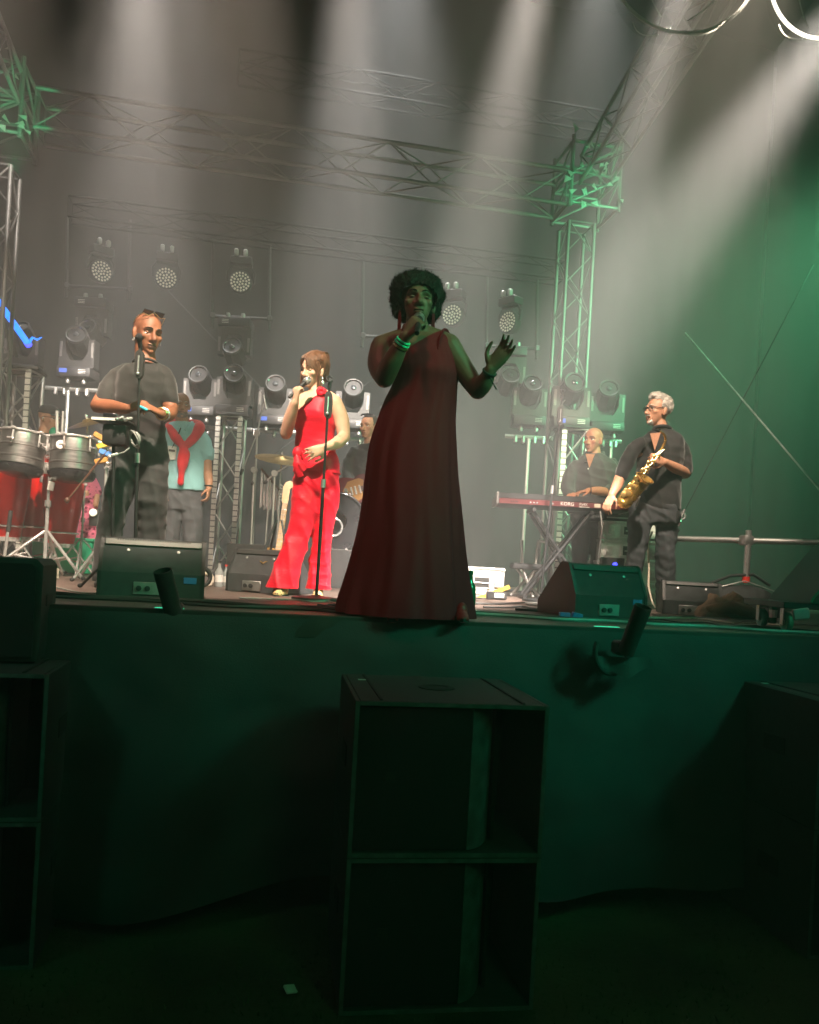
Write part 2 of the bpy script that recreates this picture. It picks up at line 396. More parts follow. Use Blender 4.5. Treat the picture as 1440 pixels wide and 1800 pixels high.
# ------------------------------------------------------------------ trusses
def truss(name, label, A, B, wvec, hvec, pitch, rc, rb, m, cat='truss', group=None, drop_faces=()):
    A = Vector(A); B = Vector(B); wv = Vector(wvec); hv = Vector(hvec); org = (A + B) / 2 if abs((B - A).normalized().z) < .5 else A.copy()
    t = thing(name, label, cat, org, group=group)
    cs = [(-.5, -.5), (.5, -.5), (.5, .5), (-.5, .5)]; C = [wv * a + hv * b for a, b in cs]
    for c in C: stick('chord', A + c, B + c, rc, m, t, org, 10)
    L_ = (B - A).length; n = max(2, round(L_ / pitch)); d = (B - A) / n
    for k in range(4):
        if k in drop_faces: continue
        p, q = C[k], C[(k + 1) % 4]
        for i in range(n):
            a, b = (p, q) if (i + k) % 2 == 0 else (q, p)
            stick('brace', A + d * i + a, A + d * (i + 1) + b, rb, m, t, org, 6)
        for i in (0, n): stick('end_bar', A + d * i + p, A + d * i + q, rb, m, t, org, 6)
    return t
X_ = Vector((1, 0, 0)); Y_ = Vector((0, 1, 0)); Z_ = Vector((0, 0, 1))
# main roof truss between the two towers
TA = at(70, 205, 7.75); TB = at(985, 335, 8.75); TB.y = TA.y = (TA.y + TB.y) / 2; TB.z = TA.z
MT = truss('roof_truss', 'long aluminium box truss spanning between the two towers', TA, TB, Y_ * .36, Z_ * .36, .46, .021, .0085, 'truss_alu')
RT_ = at(1018, 400, 8.9); RT0 = on_z(972, 8.9)
RT0.x = RT_.x = (RT_.x + RT0.x) / 2
tw_r = truss('tower_truss', 'slim aluminium tower truss rising behind the keyboard player', (RT_.x, RT_.y, DECK + .02), (RT_.x, RT_.y, RT_.z), X_ * .29, Y_ * .29, .33, .020, .0085, 'truss_alu')
LT_ = at(8, 300, 7.6)
tw_l = truss('tower_truss', 'slim aluminium tower truss at the picture edge beside the percussion', (LT_.x - .05, LT_.y, DECK + .02), (LT_.x - .05, LT_.y, LT_.z), X_ * .29, Y_ * .29, .33, .020, .0085, 'truss_alu')
def sleeve(px, py, d, label):
    c = at(px, py, d); t = thing('sleeve_block', label, 'truss block', c - Vector((0, 0, .3)))
    o = c - Vector((0, 0, .3))
    for sx in (-.27, .27):
        for sy in (-.27, .27):
            stick('post', c + Vector((sx, sy, -.34)), c + Vector((sx, sy, .40)), .022, 'truss_alu', t, o)
    for z in (-.3, .02, .34):
        for s in (-.27, .27):
            stick('rail', c + Vector((-.27, s, z)), c + Vector((.27, s, z)), .018, 'truss_alu', t, o); stick('rail', c + Vector((s, -.27, z)), c + Vector((s, .27, z)), .018, 'truss_alu', t, o)
    for z0 in (-.3, .02):
        for s in (-.27, .27):
            stick('brace', c + Vector((-.27, s, z0)), c + Vector((.27, s, z0 + .32)), .013, 'truss_alu', t, o); stick('brace', c + Vector((s, .27, z0)), c + Vector((s, -.27, z0 + .32)), .013, 'truss_alu', t, o)
    for k in range(26):
        sx = random.uniform(-.36, .36); sz = random.uniform(-.05, .75); w_ = random.uniform(.03, .09); h_ = random.uniform(.03, .10)
        obj('gusset_plate', MB().prism([(-w_ / 2, -h_ / 2), (w_ / 2, -h_ * .4), (w_ * .2, h_ / 2)], -.004, .004, Matrix.Translation((sx, random.uniform(-.34, -.30), sz)) @ Matrix.Rotation(random.uniform(0, 6.28), 4, 'Y')), 'alu', t)
    return t
sleeve(1030, 330, 8.9, 'truss sleeve block lit green on top of the tower by the keyboard')
sleeve(-2, 195, 7.75, 'truss sleeve block lit green on top of the tower by the percussion')
# rafters running forward and up out of the picture
for (a, b, lab) in (((1045, 300, 8.8), (1330, -160, 5.2), 'aluminium rafter truss climbing forward from the keyboard tower'),
                    ((5, 150, 7.5), (-240, -420, 5.0), 'aluminium rafter truss climbing forward from the percussion tower')):
    A = at(*a); B = at(*b); dd = (B - A).normalized(); s_ = dd.cross(Z_).normalized(); u_ = s_.cross(dd)
    truss('rafter_truss', lab, A, B, s_ * .30, u_ * .30, .4, .020, .009, 'truss_alu')
A = at(420, 125, 10.4); B = at(1080, 238, 11.2); B.y = A.y = 10.6; B.z = A.z
truss('rear_roof_truss', 'faint dark truss high up against the rear of the roof', A, B, Y_ * .29, Z_ * .29, .5, .016, .007, 'matte_black')
A = at(130, 372, 9.9); B = at(985, 487, 10.9); ym = 10.35; A.y = B.y = ym; A.z = B.z = (A.z + B.z) / 2
RTZ = A.z; RTY = ym
truss('lighting_truss', 'dark lighting truss carrying the round wash lights above the backdrop frames', A, B, Y_ * .24, Z_ * .24, .5, .014, .006, 'matte_black')
def wire(name, label, pts, r, m, cat, group=None):
    return solo(name, MB().tube(pts, r, 6), m, label, cat, group)
def bow(a, b, sag=.0, n=10):
    a = Vector(a); b = Vector(b); return [a.lerp(b, i / n) - Vector((0, 0, sag * 4 * (i / n) * (1 - i / n))) for i in range(n + 1)]
wire('bracing_cable', 'thin bracing cable slanting down behind the bald percussionist', bow(at(290, 505, 10.9), at(505, 730, 10.9)), .008, 'frame_pipe', 'cable')
wire('bracing_cable', 'thin bracing cable slanting between both singers behind the guitarist', bow(at(690, 640, 10.9), at(478, 802, 10.9)), .008, 'frame_pipe', 'cable')
wire('bracing_cable', 'taut steel wire running down to the turnbuckle beside the saxophonist', bow(at(1430, 465, 7.0), at(1203, 900, 7.4)), .005, 'frame_pipe', 'cable')
wire('ratchet_strap', 'grey webbing strap slanting across the green lit wing', bow(at(1205, 585, 8.6), at(1470, 895, 5.6)), .007, 'steel_pipe', 'strap')

q = ground_px(510, 1748, 0.); solo('paper_scrap', MB().box(q + Vector((0, 0, .02)), (.05, .04, .012), Euler((.4, .2, .5)).to_matrix(), .004), 'label_white', 'small crumpled paper scrap on the grass before the stage', 'paper')

# ================================================================== lighting fixtures
FACE = -YAW                                    # rotation that turns a thing's front to the audience
def make_moving_head():
    t = thing('moving_head_light', 'x', 'stage light')
    b = obj('base', MB().box((0, 0, .06), (.38, .30, .11), bev=.015, seg=2), 'black_plastic', t)
    obj('display', MB().box((-.11, -.152, .065), (.085, .006, .045)), 'display_blue', b)
    lab = MB()
    for k in range(3): lab.box((.10, -.152, .045 + k * .018), (.08, .004, .005))
    obj('printed_lines', lab, 'label_white', b)
    for s in (-.09, .09): obj('clamp_foot', MB().lathe([(.022, -.06), (.028, -.03), (.02, 0), (.012, .01)], 10, Matrix.Translation((s, -.06, 0))), 'dull_alu', b)
    y = MB().prism([(-.20, .13), (-.20, .44), (-.13, .44), (-.125, .30), (-.07, .20), (.07, .20), (.125, .30), (.13, .44), (.20, .44), (.20, .13), (.16, .105), (-.16, .105)], -.075, .075)
    yk = obj('yoke', y, 'grey_plastic', t)
    for s in (-1, 1): obj('arm_panel', MB().box((s * .175, -.079, .32), (.028, .006, .17), bev=.002), 'light_grey_plastic', yk)
    h = obj('head', MB().lathe([(.06, -.17), (.10, -.16), (.128, -.10), (.132, .06), (.118, .13), (.106, .15)], 8, Matrix.Rotation(math.pi / 2, 4, 'X')), 'black_plastic', t, sharp=30)
    obj('lens_ring', MB().lathe([(.112, .13), (.118, .16), (.108, .172), (.096, .168), (.096, .15)], 28, Matrix.Rotation(math.pi / 2, 4, 'X'), cap=False), 'grey_plastic', h)
    obj('reflector', MB().lathe([(.096, .158), (.085, .146), (.060, .136), (.035, .1345), (.034, .1555), (.020, .160), (.001, .161)], 28, Matrix.Rotation(math.pi / 2, 4, 'X'), cap=False), 'reflector', h)
    obj('lens', MB().lathe([(.034, .1605), (.030, .168), (.018, .174), (.002, .176)], 20, Matrix.Rotation(math.pi / 2, 4, 'X')), 'lens', h)
    h.location = (0, -.01, .42)
    return t
def place_head(px, py, d, tilt, label, hung=False, pan=0., group='moving head lights'):
    global MH_USED
    o = MH if not MH_USED else copy_tree(MH); MH_USED = True
    p = at(px, py, d); o.location = p
    o.rotation_euler = (0, math.pi if hung else 0, FACE + pan) if hung else (0, 0, FACE + pan)
    for c in o.children:
        if c.name.startswith('head'): c.rotation_euler = (tilt, 0, random.uniform(-.12, .12))
    tag(o, label, 'stage light', group); return o
OFF = []
MH = make_moving_head(); MH_USED = False
HEADS = [(40, 662, 9.3, -.75, 'moving head light on the pixel taped column where the blue beam ends'),
         (137, 667, 9.3, -.35, 'moving head light with blue display over the cymbal, beside the percussionist'),
         (352, 734, 9.6, -.35, 'moving head light just above the man in blue polo'),
         (411, 733, 9.4, -.30, 'moving head light standing on the pixel taped column by the red dressed woman'),
         (483, 750, 9.6, -.35, 'moving head light partly behind the raised arm of the woman in red'),
         (618, 757, 9.6, -.35, 'moving head light beside the bare shoulder of the woman in red'),
         (928, 751, 9.6, -.45, 'moving head light alone on the T shaped pipe stand'),
         (1000, 755, 8.75, -.35, 'moving head light with blue display inside the tower behind keyboard'),
         (1063, 762, 9.4, -.45, 'moving head light above the shoulder of the bald keyboard player')]
def no_display(o):
    for c in o.children:
        for k in c.children:
            if k.name.startswith('display'): bpy.data.objects.remove(k)
            
for (x, y, d, tl, lab) in HEADS:
    o = place_head(x, y, d, tl, lab)
    if x in (40, 411, 618, 928, 1063): OFF.append(o)
for (x, y, d, tl, lab) in ((167, 528, 9.9, .35, 'moving head light hanging under the frame by the percussionist'),
                           (416, 562, 9.9, .4, 'moving head light hanging under the frame above the woman in red'),
                           (897, 612, 9.9, .4, 'moving head light hanging near the raised hand of the gown singer')):
    OFF.append(place_head(x, y, d, tl, lab, hung=True))
for o in OFF: no_display(o)

# hanging pipe frames
def hang_frame(x0, x1, ytop, ybot, d, label):
    P = [at(x0, ytop, d), at(x0, ybot, d), at(x1, ytop + (x1 - x0) * .12, d), at(x1, ybot + (x1 - x0) * .10, d)]
    P[2].z = P[0].z; P[3].z = P[1].z = (P[1].z + P[3].z) / 2
    o = (P[1] + P[3]) / 2; t = thing('hanging_frame', label, 'pipe frame', o, group='hanging pipe frames')
    dz = Vector((0, 0, .14))
    stick('drop_pipe', P[0], P[1] - dz, .020, 'frame_pipe', t, o); stick('drop_pipe', P[2], P[3] - dz, .020, 'frame_pipe', t, o)
    stick('cross_pipe', P[1], P[3], .020, 'frame_pipe', t, o)
    for q in (P[1], P[3]): obj('clamp', MB().box(q - o, (.06, .07, .07), bev=.01), 'frame_pipe', t)
    return t
hang_frame(118, 228, 380, 500, 10.2, 'hanging pipe frame over the percussion with a light below')
hang_frame(374, 474, 425, 553, 10.2, 'hanging pipe frame above the woman in red')
hang_frame(638, 742, 460, 588, 10.2, 'hanging pipe frame behind the afro of the gown singer')
hang_frame(856, 944, 487, 606, 10.2, 'hanging pipe frame by the gown singer outstretched hand')

def make_wash():
    t = thing('wash_light', 'x', 'stage light')
    Mx = Matrix.Rotation(math.pi / 2, 4, 'X')
    h = obj('head', MB().lathe([(.07, -.10), (.12, -.08), (.138, -.02), (.138, .04), (.128, .05), (.120, .042)], 24, Mx), 'black_plastic', t)
    dots = MB(); ring = [(0, 1), (.037, 6), (.074, 12), (.108, 18)]
    for r, n in ring:
        for k in range(n):
            a = 6.2832 * k / n + r * 9; dots.lathe([(.0145, .040), (.013, .048), (.006, .053), (.001, .054)], 8, Mx @ Matrix.Translation((r * math.cos(a), r * math.sin(a), 0)))
    tag(obj('lens_array', dots, 'led_dots', h), kind='stuff')
    obj('yoke', MB().tube([(-.16, 0, 0), (-.165, 0, .12), (-.12, 0, .19), (.12, 0, .19), (.165, 0, .12), (.16, 0, 0)], .016, 8), 'black_metal', t)
    bs = obj('base', MB().box((0, 0, .25), (.26, .18, .10), bev=.012), 'black_plastic', t)
    for s in (-.06, .05): obj('clamp', MB().box((s, -.08, .34), (.05, .06, .08), bev=.012), 'alu', bs)
    return t
WL = make_wash(); first = True
for (x, y, d, pan, lab) in ((176, 478, 10.0, .75, 'round LED wash light turned sideways above the percussion frame'),
                            (292, 490, 10.0, .3, 'round LED wash light above the bald percussionist'),
                            (423, 497, 10.0, .1, 'bright round LED wash light inside the frame above the woman in red'),
                            (797, 555, 10.0, -.45, 'round LED wash light beside the gown singer face'),
                            (896, 567, 10.0, -.8, 'dim round LED wash light above the outstretched hand')):
    o = WL if first else copy_tree(WL); first = False
    o.location = at(x, y, d); o.rotation_euler = (0, 0, FACE + pan); tag(o, lab, 'stage light', 'round LED wash lights')

# clamp hooks along the main truss underside
# pipes that carry the floor heads
def pipe_stand(x0, y0, x1, y1, xs, d, label):
    a = at(x0, y0, d); b = at(x1, y1, d); b.z = a.z = (a.z + b.z) / 2; c = on_z(xs, d, a.z); f = Vector((c.x, c.y, DECK))
    t = thing('pipe_stand', label, 'light stand', f)
    stick('cross_pipe', a, b, .024, 'steel_pipe', t, f)
    stick('post', f + Vector((0, 0, .02)), c - Vector((0, 0, .02)), .022, 'steel_pipe', t, f)
    obj('base_plate', MB().box((0, 0, .012), (.45, .45, .02), bev=.004), 'black_metal', t)
    for k in (.22, .38, .62, .8): obj('clamp', MB().box(a.lerp(b, k) - f + Vector((0, 0, -.03)), (.04, .06, .09), bev=.01), 'dull_alu', t)
pipe_stand(78, 677, 172, 691, 120, 9.35, 'T shaped pipe stand under the moving head beside the percussionist')
pipe_stand(322, 741, 522, 768, 345, 9.7, 'long pipe on a post carrying lights behind the red dressed woman')
pipe_stand(575, 766, 668, 778, 640, 9.7, 'pipe stand carrying a light behind the seated guitarist')
pipe_stand(888, 764, 972, 773, 930, 9.6, 'T shaped pipe stand in the smoke beside the dark gown')
pipe_stand(1040, 772, 1092, 778, 1075, 9.5, 'pipe stand carrying a light behind the keyboard player')

# columns with pixel tape
def pixel_column(xl, ytop, d, width, label):
    p = on_z(xl, d); h = at(xl, ytop, d).z
    ctr = Vector((p.x, p.y, DECK + .012)) + RX * width / 2
    t = truss('pixel_column', label, ctr, (ctr.x, ctr.y, h), RX * width, FW * width, .34, .022, .010, 'dull_alu', cat='light column', group='pixel taped truss columns')
    for s in (-.5, .5):
        tp = obj('pixel_tape', MB().box((0, 0, (h - DECK) / 2 + .02), (.050, .010, h - DECK - .10)), 'pixel_tape', t)
        tp.location = RX * (width * s) - FW * (width / 2 + .030); tp.rotation_euler = (0, 0, FACE)
    obj('base_plate', MB().box((0, 0, 0.002), (width + .16, width + .16, .02), bev=.004), 'black_metal', t)
    obj('top_plate', MB().box((0, 0, h - DECK + .012), (width + .10, width + .06, .03), bev=.004), 'black_metal', t)
pixel_column(-6, 652, 8.2, .29, 'pixel taped truss column behind the percussion drums')
pixel_column(374, 733, 9.3, .245, 'pixel taped truss column between the polo man and the woman in red')
pixel_column(972, 756, 8.55, .245, 'pixel taped truss column behind the keyboard')

# blue light beam, built as a solid glowing bar
a = at(-30, 492, 8.0); b = at(47, 601, 8.8); o_ = b.copy()
t = thing('blue_beam', 'blue light beam shaped as a glowing bar slanting down to the moving head', 'light', o_)
obj('tube', MB().tube([a - o_, b - o_], .032, 12), 'blue_glow', t)
obj('end_cap', MB().tube([b - o_, b - o_ + (b - a).normalized() * .05], .036, 12), 'blue_led', t)
obj('flared_end', MB().tube([b - o_ + Vector((.02, 0, -.01)), b - o_ + RX * .06 + Vector((0, 0, .05)), b - o_ + RX * .11 + Vector((0, 0, .03)), b - o_ + RX * .16 + Vector((0, 0, .06))], [.018, .012, .010, .004], 8), 'blue_glow', t)

# clear rain domes at the front truss
def rain_dome(px, py, d, rx, ry, tilt, glow, label):
    c = at(px, py, d); t = thing('rain_dome_light', label, 'stage light', c, rot=(0, 0, FACE))
    mb = MB(); Rm = Euler((0, tilt, 0)).to_matrix()
    mb.ell((0, 0, 0), (rx, rx, ry), Rm, 40, 24)
    obj('dome', mb, 'thin_glass', t)
    ring = [Rm @ Vector((rx * 1.005 * math.cos(q), 0, ry * 1.005 * math.sin(q))) for q in np.linspace(0, 2 * math.pi, 65)]
    obj('rim_line', MB().tube(ring, .010, 8, cap=False), 'rim_glow' if glow else 'pale_clear', t)  # ring added along the outline to draw the dome's bright rim
    b = obj('body', MB().lathe([(.05, .30), (.11, .28), (.12, .05), (.10, .0), (.092, -.01)], 20, Matrix.Translation((.03, 0, .02))), 'black_plastic', t)
    obj('lens', MB().lathe([(.09, -.008), (.07, -.02), (.03, -.03), (.002, -.032)], 20, Matrix.Translation((.03, 0, .02))), 'lamp_glow' if glow else 'lamp_dim', b)
    for k in range(4):
        q = k * 1.7 + .4; obj('fold_line', MB().tube([Rm @ Vector((rx * .96 * math.cos(q) * math.sin(u), rx * .96 * math.sin(q) * math.sin(u), -ry * .96 * math.cos(u))) for u in np.linspace(.25, 1.1, 8)], .004, 6), 'pale_clear', t)
mat('pale_clear', (.75, .78, .75), .15, 0, .1, 8, alpha=.55, coat=.6)
mat('rim_glow', (.95, .9, .8), .25, 0, .1, 8, emit=(1., .93, .80), estr=.9)  # emission imitates lamp light caught along the dome rim
rain_dome(1203, -62, 4.35, .385, .36, .15, False, 'clear plastic rain dome round a moving light at the picture top')
rain_dome(1447, -42, 4.3, .275, .325, .1, True, 'glowing clear rain dome in the upper corner over the green wing')
# green bits: junction box on the truss block
# ================================================================== loudspeakers
def chev(m=None):
    return MB().prism([(-.03, .012), (0, -.004), (.03, .012), (.03, .006), (0, -.012), (-.03, .006)], -.002, .002, m)
def make_sub():
    W, H, D, T = .735, .573, .68, .018
    t = thing('subwoofer', 'x', 'loudspeaker')
    obj('side_board', MB().box((-W / 2 + T / 2, D / 2, H / 2), (T, D, H - .002), bev=.003), 'cabinet_paint', t)
    obj('side_board', MB().box((W / 2 - T / 2, D / 2, H / 2), (T, D, H - .002), bev=.003), 'cabinet_paint', t)
    tp = obj('top_board', MB().box((0, D / 2, H - T / 2), (W - 2 * T - .002, D, T), bev=.003), 'cabinet_paint', t)
    for s in (-.27, .27): obj('skid_strip', MB().box((s, D / 2, H + .002), (.012, D - .02, .008), bev=.002), 'rubber', tp)
    obj('stacking_disc', MB().lathe([(.075, 0), (.075, .004), (.05, .006), (.045, .002)], 24, Matrix.Translation((0, D * .52, H))), 'rubber', tp)
    obj('corner_tag', MB().box((-.29, D * .75, H + .0015), (.04, .02, .002)), 'label_white', tp)
    obj('bottom_board', MB().box((0, D / 2, T / 2), (W - 2 * T - .002, D, T), bev=.003), 'cabinet_paint', t)
    obj('back_board', MB().box((0, D - T / 2, H / 2), (W - 2 * T - .004, T, H - 2 * T - .004)), 'cabinet_paint', t)
    gr = obj('grille', MB().box((-.135, .022, H / 2), (.425, .012, H - 2 * T - .008), bev=.003), 'grille', t)
    bd = obj('badge', MB().box((-.22, .0135, .29), (.040, .004, .040), bev=.001), 'black_plastic', gr)
    mk = MB().prism([(-.014, -.014), (-.014, .014), (-.009, .014), (0, .002), (.009, .014), (.014, .014), (.014, -.014), (.009, -.014), (.009, .003), (0, -.007), (-.009, .003), (-.009, -.014)], -.001, .001, Matrix.Translation((-.22, .0110, .29)))
    obj('badge_mark', mk, 'grey_plastic', bd)
    hp = MB().grid(lambda u, v: (.080 + .115 * u, .018 + .05 * u + .10 * u ** 3, T + .004 + (H - 2 * T - .008) * v), 10, 1)
    obj('horn_panel', hp, 'lit_worn_paint', t, sharp=60)
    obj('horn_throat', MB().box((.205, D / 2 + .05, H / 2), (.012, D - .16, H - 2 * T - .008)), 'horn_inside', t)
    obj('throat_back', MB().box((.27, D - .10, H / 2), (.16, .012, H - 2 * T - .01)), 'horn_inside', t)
    for sx in (-1, 1): obj('edge_highlight', MB().box((sx * (W / 2 - T / 2), -.0015, H / 2), (T * .85, .003, H - .004)), 'lit_worn_paint', t)  # added strips, lighter as if the board edges catch light
    for z in (T / 2, H - T / 2): obj('edge_highlight', MB().box((0, -.0015, z), (W - 2 * T, .003, T * .85)), 'lit_worn_paint', t)
    for sx in (-1, 1): obj('side_handle', MB().box((sx * (W / 2 + .002), D * .45, H * .55), (.006, .16, .08), bev=.002), 'rubber', t)
    return t
SB = make_sub()
def sub_at(p, rz, lower, lab):
    global SBU
    o = SB if not SBU else copy_tree(SB); SBU = True
    o.location = p; o.rotation_euler = (0, 0, rz); tag(o, lab, 'loudspeaker', 'subwoofer cabinets')
SBU = False
p = on_z(799, 3.03, 1.146); rz = FACE + R(9)
sub_at((p.x, p.y, .002), rz, 1, 'lower subwoofer cabinet standing on grass under the gown singer'); sub_at((p.x, p.y, .577), rz, 0, 'upper subwoofer cabinet of the pair below the gown singer')
p = on_z(-95, 3.1, 1.146); rzl = FACE + R(12)
sub_at((p.x, p.y, .002), rzl, 1, 'lower subwoofer cabinet at the picture edge under the fill speaker'); sub_at((p.x, p.y, .577), rzl, 0, 'upper subwoofer cabinet carrying the fill speaker'); PL = p
p = on_z(1570, 3.7, 1.146)
sub_at((p.x, p.y, .002), FACE + R(11), 1, 'lower subwoofer cabinet under the caster trolley'); sub_at((p.x, p.y, .577), FACE + R(11), 0, 'upper subwoofer cabinet below the caster trolley')
# front fill on the outer stack
f = on_z(-22, 3.35, 1.162); t = thing('fill_speaker', 'dark rounded fill speaker standing on the edge subwoofers', 'loudspeaker', f, FACE + R(14))
obj('cabinet', MB().prism([(-.18, 0), (-.19, .05), (-.19, .40), (-.165, .425), (.165, .425), (.19, .40), (.19, .05), (.18, 0)], .012, .34), 'cabinet_paint', t, sharp=25)
obj('grille', MB().prism([(-.165, .02), (-.165, .385), (-.15, .405), (.15, .405), (.165, .385), (.165, .02)], -.004, .011), 'grille', t)
obj('handle', MB().box((.192, .17, .25), (.008, .13, .05), bev=.003), 'rubber', t)

def wedge(name, p, rz, w, h, dp, label, logo=None, vents=True):
    """floor monitor; its back faces -y"""
    t = thing(name, label, 'loudspeaker', p, rz, 'stage monitor wedges')
    pr = [(0, .004), (0, .42 * h), (.22 * dp, .97 * h), (.27 * dp, h), (.40 * dp, h), (.45 * dp, .96 * h), (dp, .26 * h), (dp, .004)]
    Mz = Matrix.Rotation(math.pi / 2, 4, 'Z')
    mb = MB().prism([(y, z) for y, z in pr], -w / 2 + .02, w / 2 - .02, Mz)
    mb.xf(Matrix.Diagonal((1, 1, 1, 1)))
    obj('cabinet', mb, 'cabinet_paint', t, sharp=20)
    for s in (-1, 1):
        prs = [((y - dp / 2) * 1.02 + dp / 2, z * 1.015) for y, z in pr]; prs = [(y, max(.002, z)) for y, z in prs]
        obj('end_panel', MB().prism(prs, s * (w / 2 - .02) - .0, s * w / 2, Mz), 'black_plastic', t, sharp=20)
    sl = Vector((0, .22 * dp, .55 * h)).normalized(); nrm = Vector((0, -sl.z, sl.y)); Rm = Matrix((Vector((1, 0, 0)), -nrm, sl)).transposed()
    for s in (-.13, .13):
        obj('socket', MB().lathe([(.009, 0), (.009, .004), (.004, .005)], 12, Matrix.Translation(Vector((s * w / .55, .148 * dp, .79 * h)) + nrm * .0) @ frame_from(nrm).to_4x4()), 'dull_alu', t)
    st = obj('top_strip', MB().box(Vector((0, .198 * dp, .915 * h)) + nrm * .004, (w - .05, .012, .115 * h), rot=Rm, bev=.003), 'light_grey_plastic' if vents else 'grey_plastic', t)
    if vents:
        for k in range(30): obj('vent_slot', MB().box(Vector((-w / 2 + .09 + k * (w - .18) / 29, .212 * dp, .95 * h)) + nrm * .0085, (.007, .004, .030 * h), rot=Rm), 'rubber', st)
    obj('connector_plate', MB().box((-.02, -.004, .16 * h), (.15, .010, .07), bev=.003), 'dull_alu', t)
    for s in (-.045, .0): obj('connector', MB().lathe([(.015, 0), (.015, .012), (.006, .013)], 12, Matrix.Translation((s - .02, -.008, .16 * h)) @ Matrix.Rotation(math.pi / 2, 4, 'X')), 'black_plastic', t)
    obj('maker_tag', MB().box((.36 * w, -.002, .32 * h), (.07, .006, .035), bev=.002), 'tape_blue', t)
    fr = Vector((0, dp - .45 * dp, (.26 - .96) * h)); fd = fr.normalized(); fn = Vector((0, -fd.z, fd.y)); fn = fn if fn.z > 0 else -fn
    cc = Vector((0, .725 * dp, .61 * h)) + fn * .008
    obj('grille', MB().box(cc, (w - .08, fr.length - .04, .012), rot=Matrix((Vector((1, 0, 0)), fd, fn)).transposed(), bev=.003), 'grille', t)
    if logo:
        q = chev(); Mq = Matrix.Translation(Vector((.04, .10 * dp, .70 * h)) + nrm * .006) @ Rm.to_4x4()
        obj('logo', q.xf(Mq), 'gold', t)
    return t
wedge('monitor_wedge', on_z(265, 4.50), FACE + R(15), .565, .325, .44, 'large floor monitor standing before the bald percussionist')
wedge('monitor_wedge', on_z(446, 5.75), FACE + R(-22), .47, .31, .42, 'floor monitor with a gold mark at the red dressed woman foot', logo=True, vents=False)
wedge('monitor_wedge', on_z(1074, 5.0), FACE + R(24), .54, .33, .40, 'black floor monitor in front of the saxophonist', vents=False)
wedge('monitor_wedge', on_z(1216, 6.0), FACE + R(-10), .42, .25, .36, 'small black floor monitor beside the brown jacket', vents=False)

# ================================================================== stage edge
def pipe_tube(a, b, d0, d1, label, strap):
    A = at(*a, d0); B = at(*b, d1); o = B.copy(); t = thing('edge_tube', label, 'tube', o, group='black tubes on the stage edge')
    ax = (A - B).normalized(); Mf = Matrix.Translation(Vector((0, 0, 0))) @ frame_from(ax).to_4x4(); L_ = (A - B).length
    obj('tube', MB().lathe([(.034, .0), (.040, .0), (.0405, L_ * .5), (.041, L_), (.036, L_), (.035, L_ * .3), (.03, .02)], 24, Mf), 'rubber', t)
    obj('clamp', MB().box((0, .05, .02), (.07, .10, .07), bev=.012), 'black_metal', t)
    if strap: obj('strap', MB().torus((-.06, .03, -.005), .10, .012, Euler((R(85), 0, .3)).to_matrix(), 24, 8, R(150), R(400)), 'black_nylon', t)
    obj('cloth_flap', MB().grid(lambda u, v: (-.14 + .28 * u, .01 - .02 * v + .02 * math.sin(u * 9), -.02 - .10 * v * (1 - .6 * abs(u - .5) * 2)), 12, 4), 'skirt_cloth', t, sharp=80)
pipe_tube((286, 1003), (306, 1082), 3.62, 3.70, 'black open tube leaning on the stage edge before the large monitor', False)
pipe_tube((1131, 1066), (1100, 1148), 3.85, 3.92, 'black open tube with a strap loop on the stage edge below the saxophonist', True)
for (x, lab) in ((300, 'small glowing green edge marker beside the tube below the percussionist'), (1092, 'small glowing green edge marker beside the tube below the saxophonist')):
    q = on_z(x, 3.80 if x < 500 else 3.99); q.y = EDGE + .02
    solo('edge_marker', MB().box(q + Vector((0, 0, .004)), (.13, .03, .006), bev=.002), mat('marker_green', (.05, .5, .3), .4, 0, 0, emit=(.05, .8, .42), estr=.5), lab, 'marker')

def cable(name, label, pts, r=.007, m='cable_black', z=DECK, lift=.0):
    P = [Vector(p) if len(p) == 3 and not isinstance(p[0], int) else on_z(p[0], p[1], z + r + .002) for p in pts]
    out = []
    for i in range(len(P) - 1):
        p0, p1, p2, p3 = P[max(i - 1, 0)], P[i], P[i + 1], P[min(i + 2, len(P) - 1)]
        for k in range(8):
            t_ = k / 8; out.append(.5 * ((2 * p1) + (p2 - p0) * t_ + (2 * p0 - 5 * p1 + 4 * p2 - p3) * t_ ** 2 + (3 * p1 - p0 - 3 * p2 + p3) * t_ ** 3))
    out.append(P[-1])
    return solo(name, MB().tube(out, r, 6), m, label, 'cable', 'cables on the stage floor')
cable('stage_cable', 'thick black cable lying along the stage edge from the percussion', [(-40, 4.35), (90, 4.25), (150, 4.12), (240, 4.2), (360, 4.25), (470, 4.12), (560, 4.25), (640, 4.2), (740, 4.35)], .012)
cable('stage_cable', 'second thin black cable just behind the stage edge', [(-40, 4.05), (120, 4.02), (260, 4.08), (380, 4.0), (520, 4.12), (620, 4.02), (700, 4.15)], .009)
cable('stage_cable', 'looped black cable at the round stand base', [(560, 4.5), (600, 4.3), (660, 4.35), (690, 4.55), (640, 4.65), (580, 4.55), (575, 4.4)], .010)
cable('stage_cable', 'grey green cable running along the edge below the black monitor', [(820, 4.5), (900, 4.5), (980, 4.42), (1060, 4.5), (1150, 4.45), (1240, 4.52), (1340, 4.45), (1460, 4.5)], .011, 'cable_grey')
cable('stage_cable', 'black cable lying beside the grey cable at the edge', [(800, 4.62), (900, 4.66), (1000, 4.58), (1120, 4.66), (1250, 4.6), (1360, 4.7), (1460, 4.62)], .010)
cable('stage_cable', 'thin white cable snaking past the brown jacket', [(1120, 5.2), (1170, 5.35), (1230, 5.5), (1290, 5.2), (1330, 5.35), (1390, 5.15)], .006, 'cable_white')
